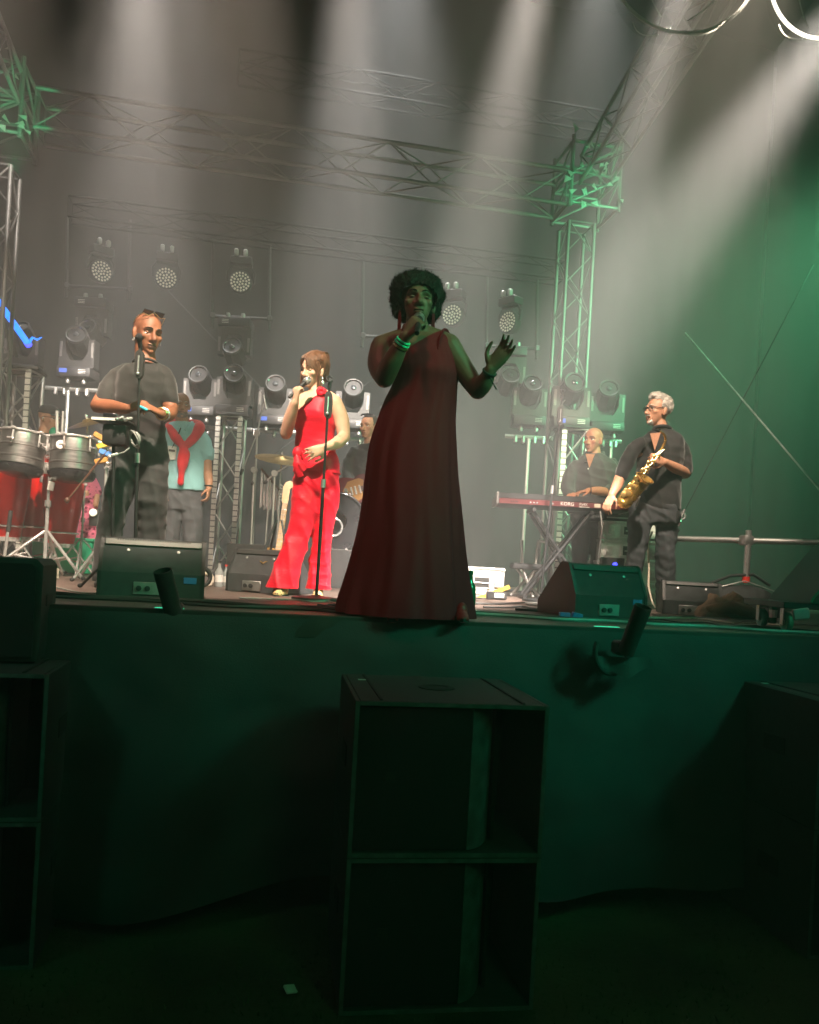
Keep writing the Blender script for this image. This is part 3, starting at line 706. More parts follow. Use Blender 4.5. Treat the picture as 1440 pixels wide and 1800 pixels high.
cable('stage_cable', 'coiled grey cable beside the power box', [(930, 6.3), (960, 6.1), (990, 6.25), (960, 6.5), (925, 6.35), (955, 6.05), (985, 5.9), (1010, 6.1)], .009, 'cable_grey')
cable('stage_cable', 'thin black cable crossing the boards under the keyboard', [(820, 5.8), (880, 6.0), (930, 6.6), (960, 7.0)], .008)
solo('gaffer_strip', MB().box(on_z(960, 5.35) + Vector((0, 0, .009)), (.40, .07, .014), Euler((0, 0, FACE - .15)).to_matrix(), .003), 'rubber', 'flat black cable ramp lying before the black monitor', 'cable ramp')
for x, d, lab in ((992, 4.72, 'blue tape block under the black floor monitor'), (1014, 4.75, 'blue tape wedge beside the blue block')):
    solo('tape_block', MB().box(on_z(x, d) + Vector((0, 0, .020)), (.06, .05, .035), Euler((0, .2 if x > 1000 else 0, FACE)).to_matrix(), .004), 'tape_blue', lab, 'tape')
solo('tape_scrap', MB().box(on_z(838, 4.75) + Vector((0, 0, .010)), (.035, .03, .014), Euler((0, 0, .4)).to_matrix(), .003), 'label_white', 'crumpled white tape scrap beside the gown hem', 'tape')
solo('power_strip', MB().box(on_z(74, 6.1) + Vector((0, 0, .045)), (.21, .10, .08), Euler((0, 0, FACE)).to_matrix(), .006), 'cream_plastic', 'cream power box on the boards under the congas', 'power box')

# ================================================================== cases
def flight_case(p, rz, w, h, dp, label, group=None, latches=2, paper=False, tape=False, wheels=False):
    t = thing('flight_case', label, 'flight case', p, rz, group)
    obj('panel', MB().box((0, dp / 2, h / 2), (w - .01, dp - .01, h - .01)), 'case_panel', t)
    e = .022
    for z in (e / 2, h - e / 2):
        obj('edge_strip', MB().box((0, e / 2 - .001, z), (w, e, e), bev=.003), 'alu', t); obj('edge_strip', MB().box((0, dp - e / 2 + .001, z), (w, e, e), bev=.003), 'alu', t)
    for s in (-1, 1):
        obj('edge_strip', MB().box((s * (w / 2 - e / 2), e / 2 - .002, h / 2), (e, e, h - 2 * e - .002), bev=.003), 'alu', t)
        obj('edge_strip', MB().box((s * (w / 2 - e / 2), dp / 2, h - e / 2 + .001), (e, dp - 2 * e - .002, e), bev=.003), 'alu', t)
        for z in (.02, h - .02): obj('ball_corner', MB().ell((s * (w / 2 - .012), .012, z), (.022, .022, .022), None, 10, 6), 'alu', t)
    hp = obj('handle_plate', MB().box((-.02 * w, -.001, h * .5), (min(.19, w * .42), .008, min(.12, h * .62)), bev=.003), 'alu', t)
    obj('handle_recess', MB().box((-.02 * w, -.004, h * .5), (min(.15, w * .34), .006, min(.085, h * .42)), bev=.002), 'rubber', hp)
    obj('handle_bar', MB().tube([(-.06 - .02 * w, -.009, h * .48), (.06 - .02 * w, -.009, h * .48)], .007, 8), 'dull_alu', hp)
    for s in (-1, 1):
        la = obj('latch', MB().box((s * w * .36, -.003, h * .5), (.06, .010, min(.08, h * .45)), bev=.003), 'alu', t)
        obj('latch_key', MB().box((s * w * .36, -.010, h * .5), (.024, .006, .012), bev=.002), 'dull_alu', la)
    if paper: obj('paper_label', MB().box((w * .30, -.011, h * .52), (.15, .002, .13)), 'label_white', t)
    if tape:
        obj('tape_strip', MB().box((w * .27, -.008, h * .18), (.30, .004, .035), rot=Euler((0, -.42, 0)).to_matrix()), 'tape_yellow', t); obj('paper_label', MB().box((-.02, -.006, h * .20), (.10, .003, .05)), 'label_white', t)
    return t
flight_case(on_z(847, 7.3), FACE - .05, .38, .27, .3, 'small flight case with yellow tape beside the gown hem', tape=True)
sp = on_z(1106, 7.7); z = DECK + .003
for k, (h, w_, lab, pp) in enumerate(((.20, .60, 'bottom flight case of the stack behind the saxophonist legs', False), (.19, .60, 'second flight case up in the stack behind the saxophonist', False),
                                  (.20, .59, 'third flight case of the stack, below the papered one', False), (.17, .57, 'top flight case with a white paper label', True))):
    flight_case((sp.x, sp.y, z), FACE + random.uniform(-.02, .02), w_, h, .5, lab, 'stacked flight cases', paper=pp); z += h + .003
t = thing('amp_rack', 'black rack unit with a blue light standing on the flight cases', 'amplifier', (sp.x, sp.y, z), FACE)
obj('body', MB().box((-.02, .22, .09), (.50, .40, .17), bev=.006), 'black_plastic', t); obj('front_rail', MB().box((-.02, .012, .03), (.46, .014, .012)), 'dull_alu', t)
q = on_z(1072, 7.35); t = thing('pedal_unit', 'dark effects unit with a glowing blue lamp in front of the cases', 'effects unit', (q.x, q.y, DECK + .30), FACE)
obj('body', MB().box((0, 0, .06), (.20, .10, .12), bev=.005), 'black_plastic', t); obj('lamp', MB().ell((.015, -.052, .06), (.022, .008, .018)), 'blue_led', t); obj('screen', MB().box((-.03, -.051, .03), (.05, .004, .012)), 'label_white', t)
obj('stand', MB().tube([(0, 0, 0), (0, 0, -.296)], .02, 10), 'black_metal', t)
q = on_z(892, 7.0); t = thing('power_box', 'small black power box with a white label on the boards', 'power box', (q.x - .1, q.y, DECK), FACE)
obj('body', MB().box((0, 0, .035), (.17, .10, .065), bev=.008), 'black_plastic', t); obj('paper_label', MB().box((.02, -.052, .038), (.08, .003, .035)), 'label_white', t)
cable('loose_cable', 'thin black lead from the power box to the flight case', [(862, 6.9), (845, 6.85), (830, 7.0)], .005)
def bottle(p, h, m, label, cap='white_plastic', lab='label_white'):
    t = thing('bottle', label, 'bottle', p); r = h * .16
    obj('glass', MB().lathe([(r * .9, .002), (r, .01), (r, h * .55), (r * .8, h * .66), (r * .38, h * .78), (r * .36, h * .97), (r * .42, h)], 20), m, t)
    obj('cap', MB().lathe([(r * .46, h * .95), (r * .46, h * 1.02), (r * .3, h * 1.03)], 14), cap, t); obj('paper_label', MB().lathe([(r * 1.02, h * .2), (r * 1.02, h * .48)], 20, cap=False), lab, t)
bottle(on_z(384, 6.4), .20, 'bottle_clear', 'clear bottle on the boards beside the gold marked monitor', 'black_plastic')
bottle(on_z(396, 6.6), .17, 'bottle_clear', 'shorter clear bottle behind the other bottle by the monitor', 'red_cap')
bottle(on_z(824, 5.0), .24, 'bottle_green', 'big dark green bottle beside the gown hem', 'bottle_green', 'bottle_green')
bottle(on_z(1357, 5.6), .19, 'bottle_green', 'green bottle with pale label near the caster trolley', 'black_plastic')
t = thing('shoe_pile', 'cream coiled tape roll on the boards beside the conga stand', 'tape roll', on_z(362, 6.3))
obj('roll', MB().torus((0, 0, .06), .045, .02, Euler((R(80), 0, .5)).to_matrix()), 'cream_plastic', t); obj('core', MB().lathe([(.026, -.015), (.026, .015)], 16, Matrix.Translation((0, 0, .06)) @ Euler((R(80), 0, .5)).to_matrix().to_4x4(), cap=False), 'brown_cloth', t)

# ================================================================== far wing
ra = at(1172, 956, 6.9); rb = at(1490, 944, 6.1); ra.z = rb.z = (ra.z + rb.z) / 2; k_ = .46
pc = ra.lerp(rb, k_); o_ = Vector((pc.x, pc.y, DECK))
t = thing('scaffold_rail', 'pale scaffold rail with a red capped post crossing the dark wing', 'railing', o_)
stick('rail_tube', ra, rb, .024, 'steel_pipe', t, o_, 14); fwd = Vector((0, -.052, 0))
stick('post_tube', pc + fwd + Vector((0, 0, .08)), pc + fwd - Vector((0, 0, .29)), .024, 'steel_pipe', t, o_, 14)
cp = obj('coupler', MB().box(pc - o_ + fwd * .5, (.085, .10, .085), bev=.018, seg=2), 'dull_alu', t); obj('bolt', MB().tube([pc - o_ + fwd + Vector((.05, 0, 0)), pc - o_ + fwd + Vector((.085, 0, .01))], .011, 8), 'dull_alu', cp)
obj('end_cap', MB().tube([pc - o_ + fwd - Vector((0, 0, .288)), pc - o_ + fwd - Vector((0, 0, .335))], .030, 14), 'red_cap', t)
stick('support_post', rb, Vector((rb.x, rb.y, DECK)), .024, 'steel_pipe', t, o_, 14)
a = at(1203, 897, 7.3); b = at(1187, 936, 7.3); t = thing('turnbuckle', 'steel turnbuckle and shackles on the wire beside the saxophonist', 'turnbuckle', b)
ax = (a - b); 
for k, (f0, rr) in enumerate(((.12, .022), (.42, .030), (.74, .030))):
    obj('link', MB().torus(ax * f0, rr, .009, frame_from(ax.cross(FW) if k % 2 else FW).to_3x3(), 18, 6), 'chrome', t)
obj('bolt', MB().tube([ax * .55, ax * 1.05], .010, 8), 'chrome', t); obj('tail', MB().tube([ax * .1, ax * -1.4], .006, 6), 'steel_pipe', t)
# bag, jacket, trolley
def cloth_lump(w, dp, h, seed, nu=40, nv=28, fold=.5):
    def fn(u, v):
        x = (u - .5) * w; y = (v - .5) * dp; r = max(0, 1 - (abs(u - .5) * 2) ** 3) * max(0, 1 - (abs(v - .5) * 2) ** 3)
        n1 = noise.noise(Vector((u * 4, v * 4, seed))); n2 = noise.noise(Vector((u * 11 + v * 4, v * 7, seed + 5)))
        n3 = noise.noise(Vector((u * 9 - v * 14, u * 3 + v * 6, seed + 9)))
        return (x * (1 + .05 * n1), y * (1 + .08 * n2), max(.004, (r ** .6) * h * (.8 + .35 * fold * n1) + r * h * fold * (.10 * n2 + .16 * (abs(n3) - .2))))
    return MB().grid(fn, nu, nv)
q = on_z(1300, 6.5); t = thing('duffel_bag', 'black duffel bag slumped under the red capped post', 'bag', (q.x, q.y, DECK + .002), FACE)
obj('body', cloth_lump(.66, .36, .30, 3, fold=.25), 'black_nylon', t, sharp=80)
obj('strap', MB().tube([(-.25, -.02, .24), (-.1, -.03, .31), (.08, -.03, .33), (.22, -.02, .25)], .012, 8), 'black_nylon', t); obj('zip', MB().tube([(-.28, -.05, .19), (0, -.07, .275), (.27, -.05, .2)], .005, 6), 'dull_alu', t)
q = on_z(1268, 6.05); t = thing('brown_jacket', 'crumpled brown jacket thrown over the black bag', 'jacket', (q.x, q.y, DECK + .002), FACE + .1)
obj('cloth', cloth_lump(.46, .34, .19, 8, 70, 50, .9), 'brown_cloth', t, sharp=80); obj('sleeve', MB().capsule([(-.14, -.12, .05), (0, -.17, .08), (.13, -.15, .05), (.21, -.12, .04)], [.045, .05, .045, .035], 12), 'brown_cloth', t)
q = on_z(1432, 4.55); t = thing('equipment_trolley', 'tarp covered trolley on green lit casters at the stage corner', 'trolley', (q.x, q.y, DECK), FACE)
obj('board', MB().box((.12, .25, .155), (.62, .55, .035), bev=.004), 'black_plastic', t)
tg = mat('tarp_green', (.010, .07, .045), .55, 0, .3, 6, .2, 60)
obj('tarp', MB().prism([(-.04, .172), (-.03, .20), (.20, .50), (.26, .54), (.66, .54), (.66, .172)], -.03, .50), tg, t, sharp=20)
obj('tarp_edge', MB().tube([(-.045, -.034, .18), (-.035, -.036, .205), (.195, -.036, .508), (.26, -.036, .55), (.64, -.034, .55)], .007, 8), 'green_cloth', t)
for (cx_, cy2) in ((-.13, .06), (.10, .04), (.36, .10), (-.10, .45)):
    c = obj('caster', MB().box((cx_, cy2, .128), (.06, .05, .02), bev=.003).box((cx_ - .028, cy2, .09), (.006, .045, .09), bev=.002).box((cx_ + .028, cy2, .09), (.006, .045, .09), bev=.002), 'alu', t)
    obj('wheel', MB().lathe([(.012, -.018), (.048, -.018), (.056, -.010), (.056, .010), (.048, .018), (.012, .018)], 24, Matrix.Translation((cx_, cy2, .058)) @ Matrix.Rotation(math.pi / 2, 4, 'Y')), mat('wheel_green_lit', (.02, .22, .15), .4, 0, .2, 12), c)  # green of the stage light is put into the wheel colour
    obj('hub', MB().lathe([(.018, -.024), (.018, .024)], 14, Matrix.Translation((cx_, cy2, .058)) @ Matrix.Rotation(math.pi / 2, 4, 'Y')), 'alu', c)
q = on_z(1375, 4.9); solo('pink_strap', MB().box(on_z(1402, 4.45) + Vector((-.0, -.02, .115)), (.09, .02, .06), Euler((0, -.2, FACE)).to_matrix(), .006), mat('pink_tape', (.65, .30, .33), .5, 0, .1, 9), 'pale pink tape wrapped at the trolley caster', 'tape')
# white cord hanging in front of the flight cases
cd = [at(1147, 934, 6.95), at(1139, 955, 6.95), at(1141, 1000, 6.95), at(1140, 1030, 6.95), at(1146, 1055, 6.9), at(1153, 1068, 6.85)]
solo('white_cord', MB().tube(cd, .009, 8), 'cable_white', 'white cord hanging down between the saxophonist legs', 'cord')

rnd = random.Random(5)
for k, (x0, x1, d0, lab) in enumerate(((420, 640, 4.85, 'loose thin cable curling behind the round stand base'), (850, 1010, 5.6, 'loose thin cable wandering over the boards beside the gown'), (1120, 1400, 4.95, 'loose black cable heap before the small monitor'), (60, 330, 4.7, 'loose thin cable under the congas toward the large monitor'), (1180, 1440, 5.6, 'dark lead trailing past the duffel bag'))):
    pts = [(int(x0 + (x1 - x0) * i / 7), d0 + rnd.uniform(-.22, .22)) for i in range(8)]
    cable('loose_cable', lab, pts, rnd.choice((.005, .007)), rnd.choice(('cable_black', 'cable_black', 'cable_grey')))

# ================================================================== instruments and stands
def tripod(t, top, h_hub, spread, m='chrome', rz=0., r=.009, base=(0, 0)):
    """legs of a folding stand, local coordinates"""
    for k in range(3):
        a = rz + k * 2.094; f = Vector((base[0] + spread * math.cos(a), base[1] + spread * math.sin(a), .012)); hub = Vector((base[0] + .015 * math.cos(a), base[1] + .015 * math.sin(a), h_hub))
        lg = obj('leg', MB().tube([hub, f], r, 8), m, t); obj('rubber_foot', MB().capsule([f + Vector((0, 0, .004)), f + Vector((.012 * math.cos(a), .012 * math.sin(a), .002))], .014, 8), 'rubber', lg)
        low = Vector((base[0], base[1], h_hub * .35)); obj('leg_brace', MB().tube([low, hub.lerp(f, .55)], r * .7, 6), m, t)
def wing(t, p, ax, m='chrome'):
    """wing bolt"""
    ax = Vector(ax).normalized(); s = frame_from(ax).col[0]; p = Vector(p)
    obj('wing_bolt', MB().tube([p, p + ax * .03], .006, 6).capsule([p + ax * .03 - s * .022, p + ax * .028, p + ax * .03 + s * .022], [.006, .007, .006], 8), m, t)
def conga(px, d, zb, label, tilt=0.):
    q = on_z(px, d); t = thing('conga_drum', label, 'drum', (q.x, q.y, DECK), FACE, 'red conga drums', rot=(0, tilt, FACE))
    prof = [(.105, 0), (.108, .02), (.125, .15), (.150, .32), (.165, .45), (.166, .54), (.155, .66), (.142, .73)]
    sh = obj('shell', MB().lathe([(r, z + zb) for r, z in prof], 36), 'red_shell', t)
    obj('bottom_ring', MB().lathe([(.112, zb - .004), (.114, zb + .03), (.108, zb + .034)], 36, cap=False), 'chrome', t)
    obj('rim', MB().torus((0, 0, zb + .735), .148, .011, None, 36, 8), 'chrome', t); obj('head', MB().lathe([(.142, zb + .731), (.14, zb + .745), (.02, zb + .748)], 36), 'drum_head', t)
    for k in range(6):
        a = k * 1.0472 + .3; c, s = math.cos(a), math.sin(a)
        obj('lug', MB().tube([(.155 * c, .155 * s, zb + .735), (.172 * c, .172 * s, zb + .60)], .006, 6).box((.172 * c, .172 * s, zb + .56), (.03, .03, .06), Euler((0, 0, a)).to_matrix(), .006), 'chrome', t)
    obj('badge', MB().lathe([(.05, 0), (.045, .003)], 20, Matrix.Translation((0, -.163, zb + .56)) @ Matrix.Rotation(math.pi / 2, 4, 'X') @ Matrix.Diagonal((1, .45, 1, 1))), 'dull_brass', sh)
    tripod(t, 0, zb + .12, .28, 'chrome', .5); obj('basket_ring', MB().torus((0, 0, zb + .12), .135, .009, None, 28, 6), 'chrome', t)
conga(8, 6.75, .27, 'bright red conga drum cut by the picture edge')
conga(52, 7.15, .28, 'dark red conga drum behind the stand between both silver drums')
conga(103, 6.9, .24, 'red conga drum next to the person in pink')
def timbale(px, py, d, label, tilt=(0, 0), logo=False):
    c = at(px, py, d); t = thing('silver_drum', label, 'drum', c, rot=(tilt[0], tilt[1], FACE), group='brushed silver drums')
    r = .165
    prof = [(r * .93, -.105), (r * 1.0, -.10), (r * 1.0, -.055), (r * 1.03, -.050), (r * 1.03, -.042), (r, -.036), (r, .035), (r * 1.03, .040), (r * 1.03, .048), (r, .053), (r, .12), (r * .98, .15)]
    obj('shell', MB().lathe(prof, 40), 'drum_steel', t, sharp=30)
    obj('lower_bowl', MB().lathe([(r * .55, -.185), (r * .95, -.165), (r * 1.08, -.125), (r * 1.08, -.112), (r * .95, -.103)], 40), 'black_shell', t)
    obj('rim', MB().torus((0, 0, .152), r * 1.03, .010, None, 40, 8), 'chrome', t); obj('head', MB().lathe([(r * .98, .150), (r * .95, .158), (.02, .160)], 40), 'drum_head', t)
    for k in range(6):
        a = k * 1.0472 - .5; cs, sn = math.cos(a), math.sin(a)
        lg = obj('lug', MB().tube([(r * 1.12 * cs, r * 1.12 * sn, .15), (r * 1.15 * cs, r * 1.15 * sn, .04)], .008, 8).box((r * 1.09 * cs, r * 1.09 * sn, .155), (.055, .03, .02), Euler((0, 0, a)).to_matrix(), .005), 'chrome', t)
        wing(lg, (r * 1.15 * cs, r * 1.15 * sn, .06), (cs, sn, .3))
    if logo: obj('badge', MB().lathe([(.034, 0), (.03, .003)], 24, Matrix.Translation((-.03, -r - .002, .075)) @ Matrix.Rotation(math.pi / 2, 4, 'X')), 'label_white', t); 
    return t, c
TL, c1 = timbale(38, 796, 6.35, 'brushed silver drum with black lower bowl at the picture edge', (-.1, .05))
TR, c2 = timbale(128, 806, 6.35, 'brushed silver drum with a round white badge near the person in pink', (-.06, -.03), True)
# stand between the silver drums
q = on_z(77, 6.45); top = at(100, 722, 6.45); t = thing('percussion_stand', 'chrome percussion stand holding both silver drums', 'stand', (q.x, q.y, DECK), FACE)
h = c1.z - DECK
obj('post', MB().tube([(0, 0, .03), (0, 0, h * .62)], .015, 10), 'chrome', t); obj('upper_post', MB().tube([(0, 0, h * .55), (0, 0, h + .12)], .012, 10), 'chrome', t)
obj('memory_lock', MB().lathe([(.026, 0), (.026, .05)], 14, Matrix.Translation((0, 0, h * .58))), 'chrome', t)
inv = Matrix.Rotation(YAW, 3, 'Z')
for c, s in ((c1, -1), (c2, 1)):
    l = inv @ (c - Vector((q.x, q.y, DECK))); e = Vector((l.x - s * .155, l.y, l.z + .04))
    obj('drum_arm', MB().tube([(0, 0, h + .02), (s * .03, 0, h + .06), e], .010, 8), 'chrome', t)
    obj('clamp_block', MB().box((s * .03, -.01, h + .05), (.05, .05, .10), bev=.008), 'chrome', t); obj('lower_clamp', MB().box((s * .022, -.02, h - .10), (.05, .045, .09), bev=.008), 'alu', t)
    wing(t, (s * .05, -.02, h + .05), (s, -.5, .2)); wing(t, (s * .04, -.03, h - .08), (s, -.6, 0)); wing(t, (s * .03, -.03, h - .02), (s * .6, -1, 0))
obj('label_tag', MB().box((.03, -.03, h - .24), (.05, .012, .07), Euler((0, .2, 0)).to_matrix(), .003), 'label_white', t)
tl = inv @ (top - Vector((q.x, q.y, DECK))); obj('tall_rod', MB().tube([(.05, .02, h - .05), (tl.x, tl.y, tl.z)], .012, 10), 'chrome', t); obj('rod_sleeve', MB().tube([(tl.x + .05, tl.y, tl.z - .30), (tl.x + .05, tl.y, tl.z)], .009, 8), 'chrome', t)
wing(t, (tl.x, tl.y - .01, tl.z - .22), (-1, -.4, 0)); wing(t, (tl.x + .02, tl.y - .01, tl.z - .18), (1, -.4, .2))
obj('joint', MB().box((tl.x + .02, tl.y, tl.z - .22), (.09, .04, .04), bev=.01), 'chrome', t)
tripod(t, 0, .36, .42, 'chrome', -.45, .012)
q2 = on_z(20, 6.1); t = thing('drum_stand', 'short black tipped chrome stand at the picture edge', 'stand', on_z(3, 6.2), FACE)
obj('post', MB().tube([(0, 0, .01), (.03, 0, .36)], .012, 10), 'chrome', t); obj('grip', MB().tube([(.03, 0, .34), (.042, 0, .50)], .016, 10), 'rubber', t); obj('foot', MB().lathe([(.05, 0.002), (.05, .02), (.02, .03)], 16), 'black_metal', t)
# second stand with small percussion
q = on_z(176, 6.3); t = thing('percussion_stand', 'slim chrome stand with blocks and bells beside the percussionist leg', 'stand', (q.x, q.y, DECK), FACE)
obj('post', MB().tube([(0, 0, .05), (0, 0, 1.02)], .011, 10), 'chrome', t); tripod(t, 0, .30, .34, 'chrome', .3, .010)
for z in (.36, .60, .86): obj('clamp', MB().lathe([(.022, 0), (.022, .035)], 12, Matrix.Translation((0, 0, z))), 'chrome', t); wing(t, (.02, -.01, z + .015), (1, -.3, .4))
for k, (x, z, m_, a) in enumerate(((-.05, 1.10, 'maple', .5), (-.02, 1.04, 'tape_yellow', -.4), (.0, .98, 'tape_blue', .3), (-.03, .92, 'maple', -.3))):
    b = obj('percussion_block', MB().box((x, -.03, z), (.10, .06, .04), Euler((0, a, .3)).to_matrix(), .006), m_, t)
for k in range(4):
    obj('bell_knob', MB().ell((.03 + .012 * k, -.06, .90 + .055 * k), (.016, .016, .016), None, 10, 6).tube([(.04, -.06, .90 + .055 * k), (.11, -.09, .93 + .055 * k)], .008, 6), 'chrome', t)
obj('mallet', MB().tube([(.02, -.05, 1.0), (-.22, -.12, .62)], .007, 6).ell((-.235, -.125, .60), (.02, .02, .024), None, 10, 6), 'rosewood', t)
obj('round_badge', MB().lathe([(.030, 0), (.026, .004)], 18, Matrix.Translation((-.06, -.06, .52)) @ Matrix.Rotation(math.pi / 2, 4, 'X')), 'label_white', t); obj('cup_holder', MB().lathe([(.045, .42), (.05, .55)], 18, Matrix.Translation((-.06, 0, 0))), 'black_plastic', t)
def cymbal(name, c, r, tilt, label, stand_h=True, m='dull_brass'):
    c = Vector(c); t = thing(name, label, 'cymbal', (c.x, c.y, DECK), FACE); z = c.z - DECK
    Mt = Matrix.Translation((0, 0, z)) @ Euler(tilt).to_matrix().to_4x4()
    obj('plate', MB().lathe([(.012, .030), (.035, .028), (.05, .012), (r * .6, .004), (r, -.012), (r * .6, .001), (.05, .008), (.012, .026)], 40, Mt, cap=False), m, t, sharp=60)
    obj('nut', MB().lathe([(.012, .03), (.014, .05), (.006, .07)], 10, Mt), 'chrome', t)
    obj('post', MB().tube([(0, 0, .05), (0, 0, z)], .010, 8), 'chrome', t); tripod(t, 0, .32, .30, 'chrome', .8)
    for f in (.35, .62): obj('tube_joint', MB().lathe([(.018, 0), (.018, .04)], 12, Matrix.Translation((0, 0, z * f))), 'chrome', t)
cymbal('cymbal', at(155, 742, 7.0), .17, (.35, -.25, 0), 'small bronze cymbal tilted behind the silver drum')
cymbal('cymbal', at(495, 806, 8.0), .26, (.28, .12, 0), 'bronze cymbal on a stand at the waist of the woman in red')
# drum riser and kit
ra = on_z(392, 7.35); rb = on_z(668, 7.6); mid = (ra + rb) / 2; wdt = (rb - ra).length
t = thing('drum_riser', 'low black riser behind the monitor carrying the drum kit', 'platform', (mid.x, mid.y, DECK), FACE + R(-1))
RH = .36; obj('top_board', MB().box((0, .75, RH - .02), (wdt, 1.5, .04), bev=.004), 'deck_edge', t); obj('front_cloth', MB().grid(lambda u, v: (-wdt / 2 + wdt * u, -.005 - .012 * v * math.sin(u * 40), (RH - .02) * (1 - v) + .006), 120, 3), 'black_nylon', t, sharp=80)
for s in (-1, 1): obj('side_panel', MB().box((s * (wdt / 2 - .02), .77, RH / 2 - .02), (.03, 1.44, RH - .05)), 'black_nylon', t)
c = at(592, 918, 8.0); t = thing('bass_drum', 'black bass drum half hidden behind the red trousers', 'drum', c - Vector((0, 0, .28)), FACE + .1)
Mb = Matrix.Translation((0, 0, .285)) @ Matrix.Rotation(math.pi / 2, 4, 'X')
obj('shell', MB().lathe([(.275, -.40), (.275, 0)], 44, Mb, cap=False), 'black_shell', t); obj('front_head', MB().lathe([(.27, -.004), (.10, .000), (.095, -.01)], 44, Mb, cap=False), 'black_shell', t); obj('back_head', MB().lathe([(.27, -.395), (.002, -.396)], 44, Mb), 'drum_head', t)
obj('hoop', MB().torus((0, .0, .285), .280, .014, Matrix.Rotation(math.pi / 2, 3, 'X'), 44, 8), 'black_shell', t); obj('port_ring', MB().torus((-.03, -.006, .23), .085, .012, Matrix.Rotation(math.pi / 2, 3, 'X'), 30, 8), 'chrome', t)
for k in range(8):
    a = k * .785 + .39; obj('claw', MB().box((.29 * math.cos(a), .03, .285 + .29 * math.sin(a)), (.03, .09, .03), Euler((0, -a, 0)).to_matrix(), .005), 'chrome', t)
for s in (-1, 1): obj('spur', MB().tube([(s * .26, .05, .2), (s * .36, -.06, .01)], .009, 8), 'chrome', t)
def tom(c, r, h, tilt, label, m='black_shell'):
    c = Vector(c); t = thing('tom_drum', label, 'drum', c, rot=(tilt[0], tilt[1], FACE)); obj('shell', MB().lathe([(r, -h), (r, 0)], 32), m, t); obj('head', MB().lathe([(r * .98, .002), (r * .95, .008), (.01, .009)], 32), 'drum_head', t)
    for z in (.004, -h): obj('rim', MB().torus((0, 0, z), r * 1.03, .008, None, 32, 6), 'chrome', t)
    for k in range(6): obj('lug', MB().tube([(r * 1.04 * math.cos(k * 1.047), r * 1.04 * math.sin(k * 1.047), 0), (r * 1.04 * math.cos(k * 1.047), r * 1.04 * math.sin(k * 1.047), -h)], .006, 6), 'chrome', t)
tom(at(600, 868, 8.35), .15, .13, (.15, 0), 'cream snare drum behind the guitarist hip', 'cream_plastic')
tom(at(575, 850, 8.3), .14, .16, (.3, .1), 'black rack tom above the bass drum')
tom(at(627, 905, 8.6), .18, .34, (0, 0), 'dark floor tom beside the bass drum')
# hardware stands left of the kit
def boom(px, d, mic_px, mic_py, piv_px, piv_py, tail_px, tail_py, label, mic=True, feet=.32):
    q = on_z(px, d); t = thing('boom_stand', label, 'microphone stand', (q.x, q.y, DECK), FACE); o = Vector((q.x, q.y, DECK))
    P = [inv @ (at(x, y, d) - o) for x, y in ((piv_px, piv_py), (mic_px, mic_py), (tail_px, tail_py))]
    obj('post', MB().tube([(0, 0, .05), P[0]], .011, 8), 'dull_alu', t); obj('boom_arm', MB().tube([P[2], P[0], P[1]], .008, 8), 'dull_alu', t)
    obj('pivot', MB().lathe([(.03, -.02), (.03, .02)], 14, Matrix.Translation(P[0]) @ Matrix.Rotation(math.pi / 2, 4, 'X')), 'dull_alu', t); tripod(t, 0, .25, feet, 'dull_alu', .2)
    obj('counterweight', MB().capsule([P[2], P[2].lerp(P[0], .08)], .018, 8), 'black_metal', t)
    if mic:
        a = (P[1] - P[0]).normalized(); m_ = obj('microphone', MB().tube([P[1] + Vector((.03, -.02, -.12)), P[1] + Vector((-.01, -.02, .03))], .012, 10), 'dull_alu', t)
        obj('cable_loop', MB().tube([P[1] + Vector((-.01, -.02, .03)), P[1] + Vector((-.05, -.02, .08)), P[1] + Vector((-.10, 0, .04)), P[1] + Vector((-.11, 0, -.2)), P[1] + Vector((-.10, 0, -.4))], .005, 6), 'cable_black', t)
boom(442, 8.6, 465, 700, 452, 762, 424, 832, 'thin boom microphone stand beside the woman in red elbow')
boom(438, 7.9, 447, 828, 447, 826, 444, 850, 'chrome hardware stand with tripod legs on the riser edge', mic=False)
boom(474, 7.7, 508, 818, 483, 832, 466, 848, 'chrome cymbal boom between the chimes and the guitar neck', mic=False)
# bar chimes
b0 = at(476, 828, 7.85); t = thing('bar_chimes', 'shimmering chrome bar chimes hanging by the guitar neck', 'chimes', b0 - Vector((0, 0, .5)), FACE + 1.15)
obj('rail', MB().tube([(-.16, 0, .5), (.16, 0, .34)], .010, 8), 'rosewood', t)
for k in range(13):
    x = -.15 + .30 * k / 12; z = .49 - .155 * k / 12; obj('chime', MB().tube([(x, .004 * (k % 2), z - .01), (x + .006, .004 * (k % 2), z - .36 + .010 * k + .02 * (k % 3))], .0045, 6), 'chrome', t)
obj('rod', MB().tube([(0, 0, .42), (0, .02, -.5 + .02)], .008, 8), 'dull_alu', t); obj('rod_foot', MB().lathe([(.08, -.498), (.08, -.485), (.02, -.47)], 16), 'black_metal', t)

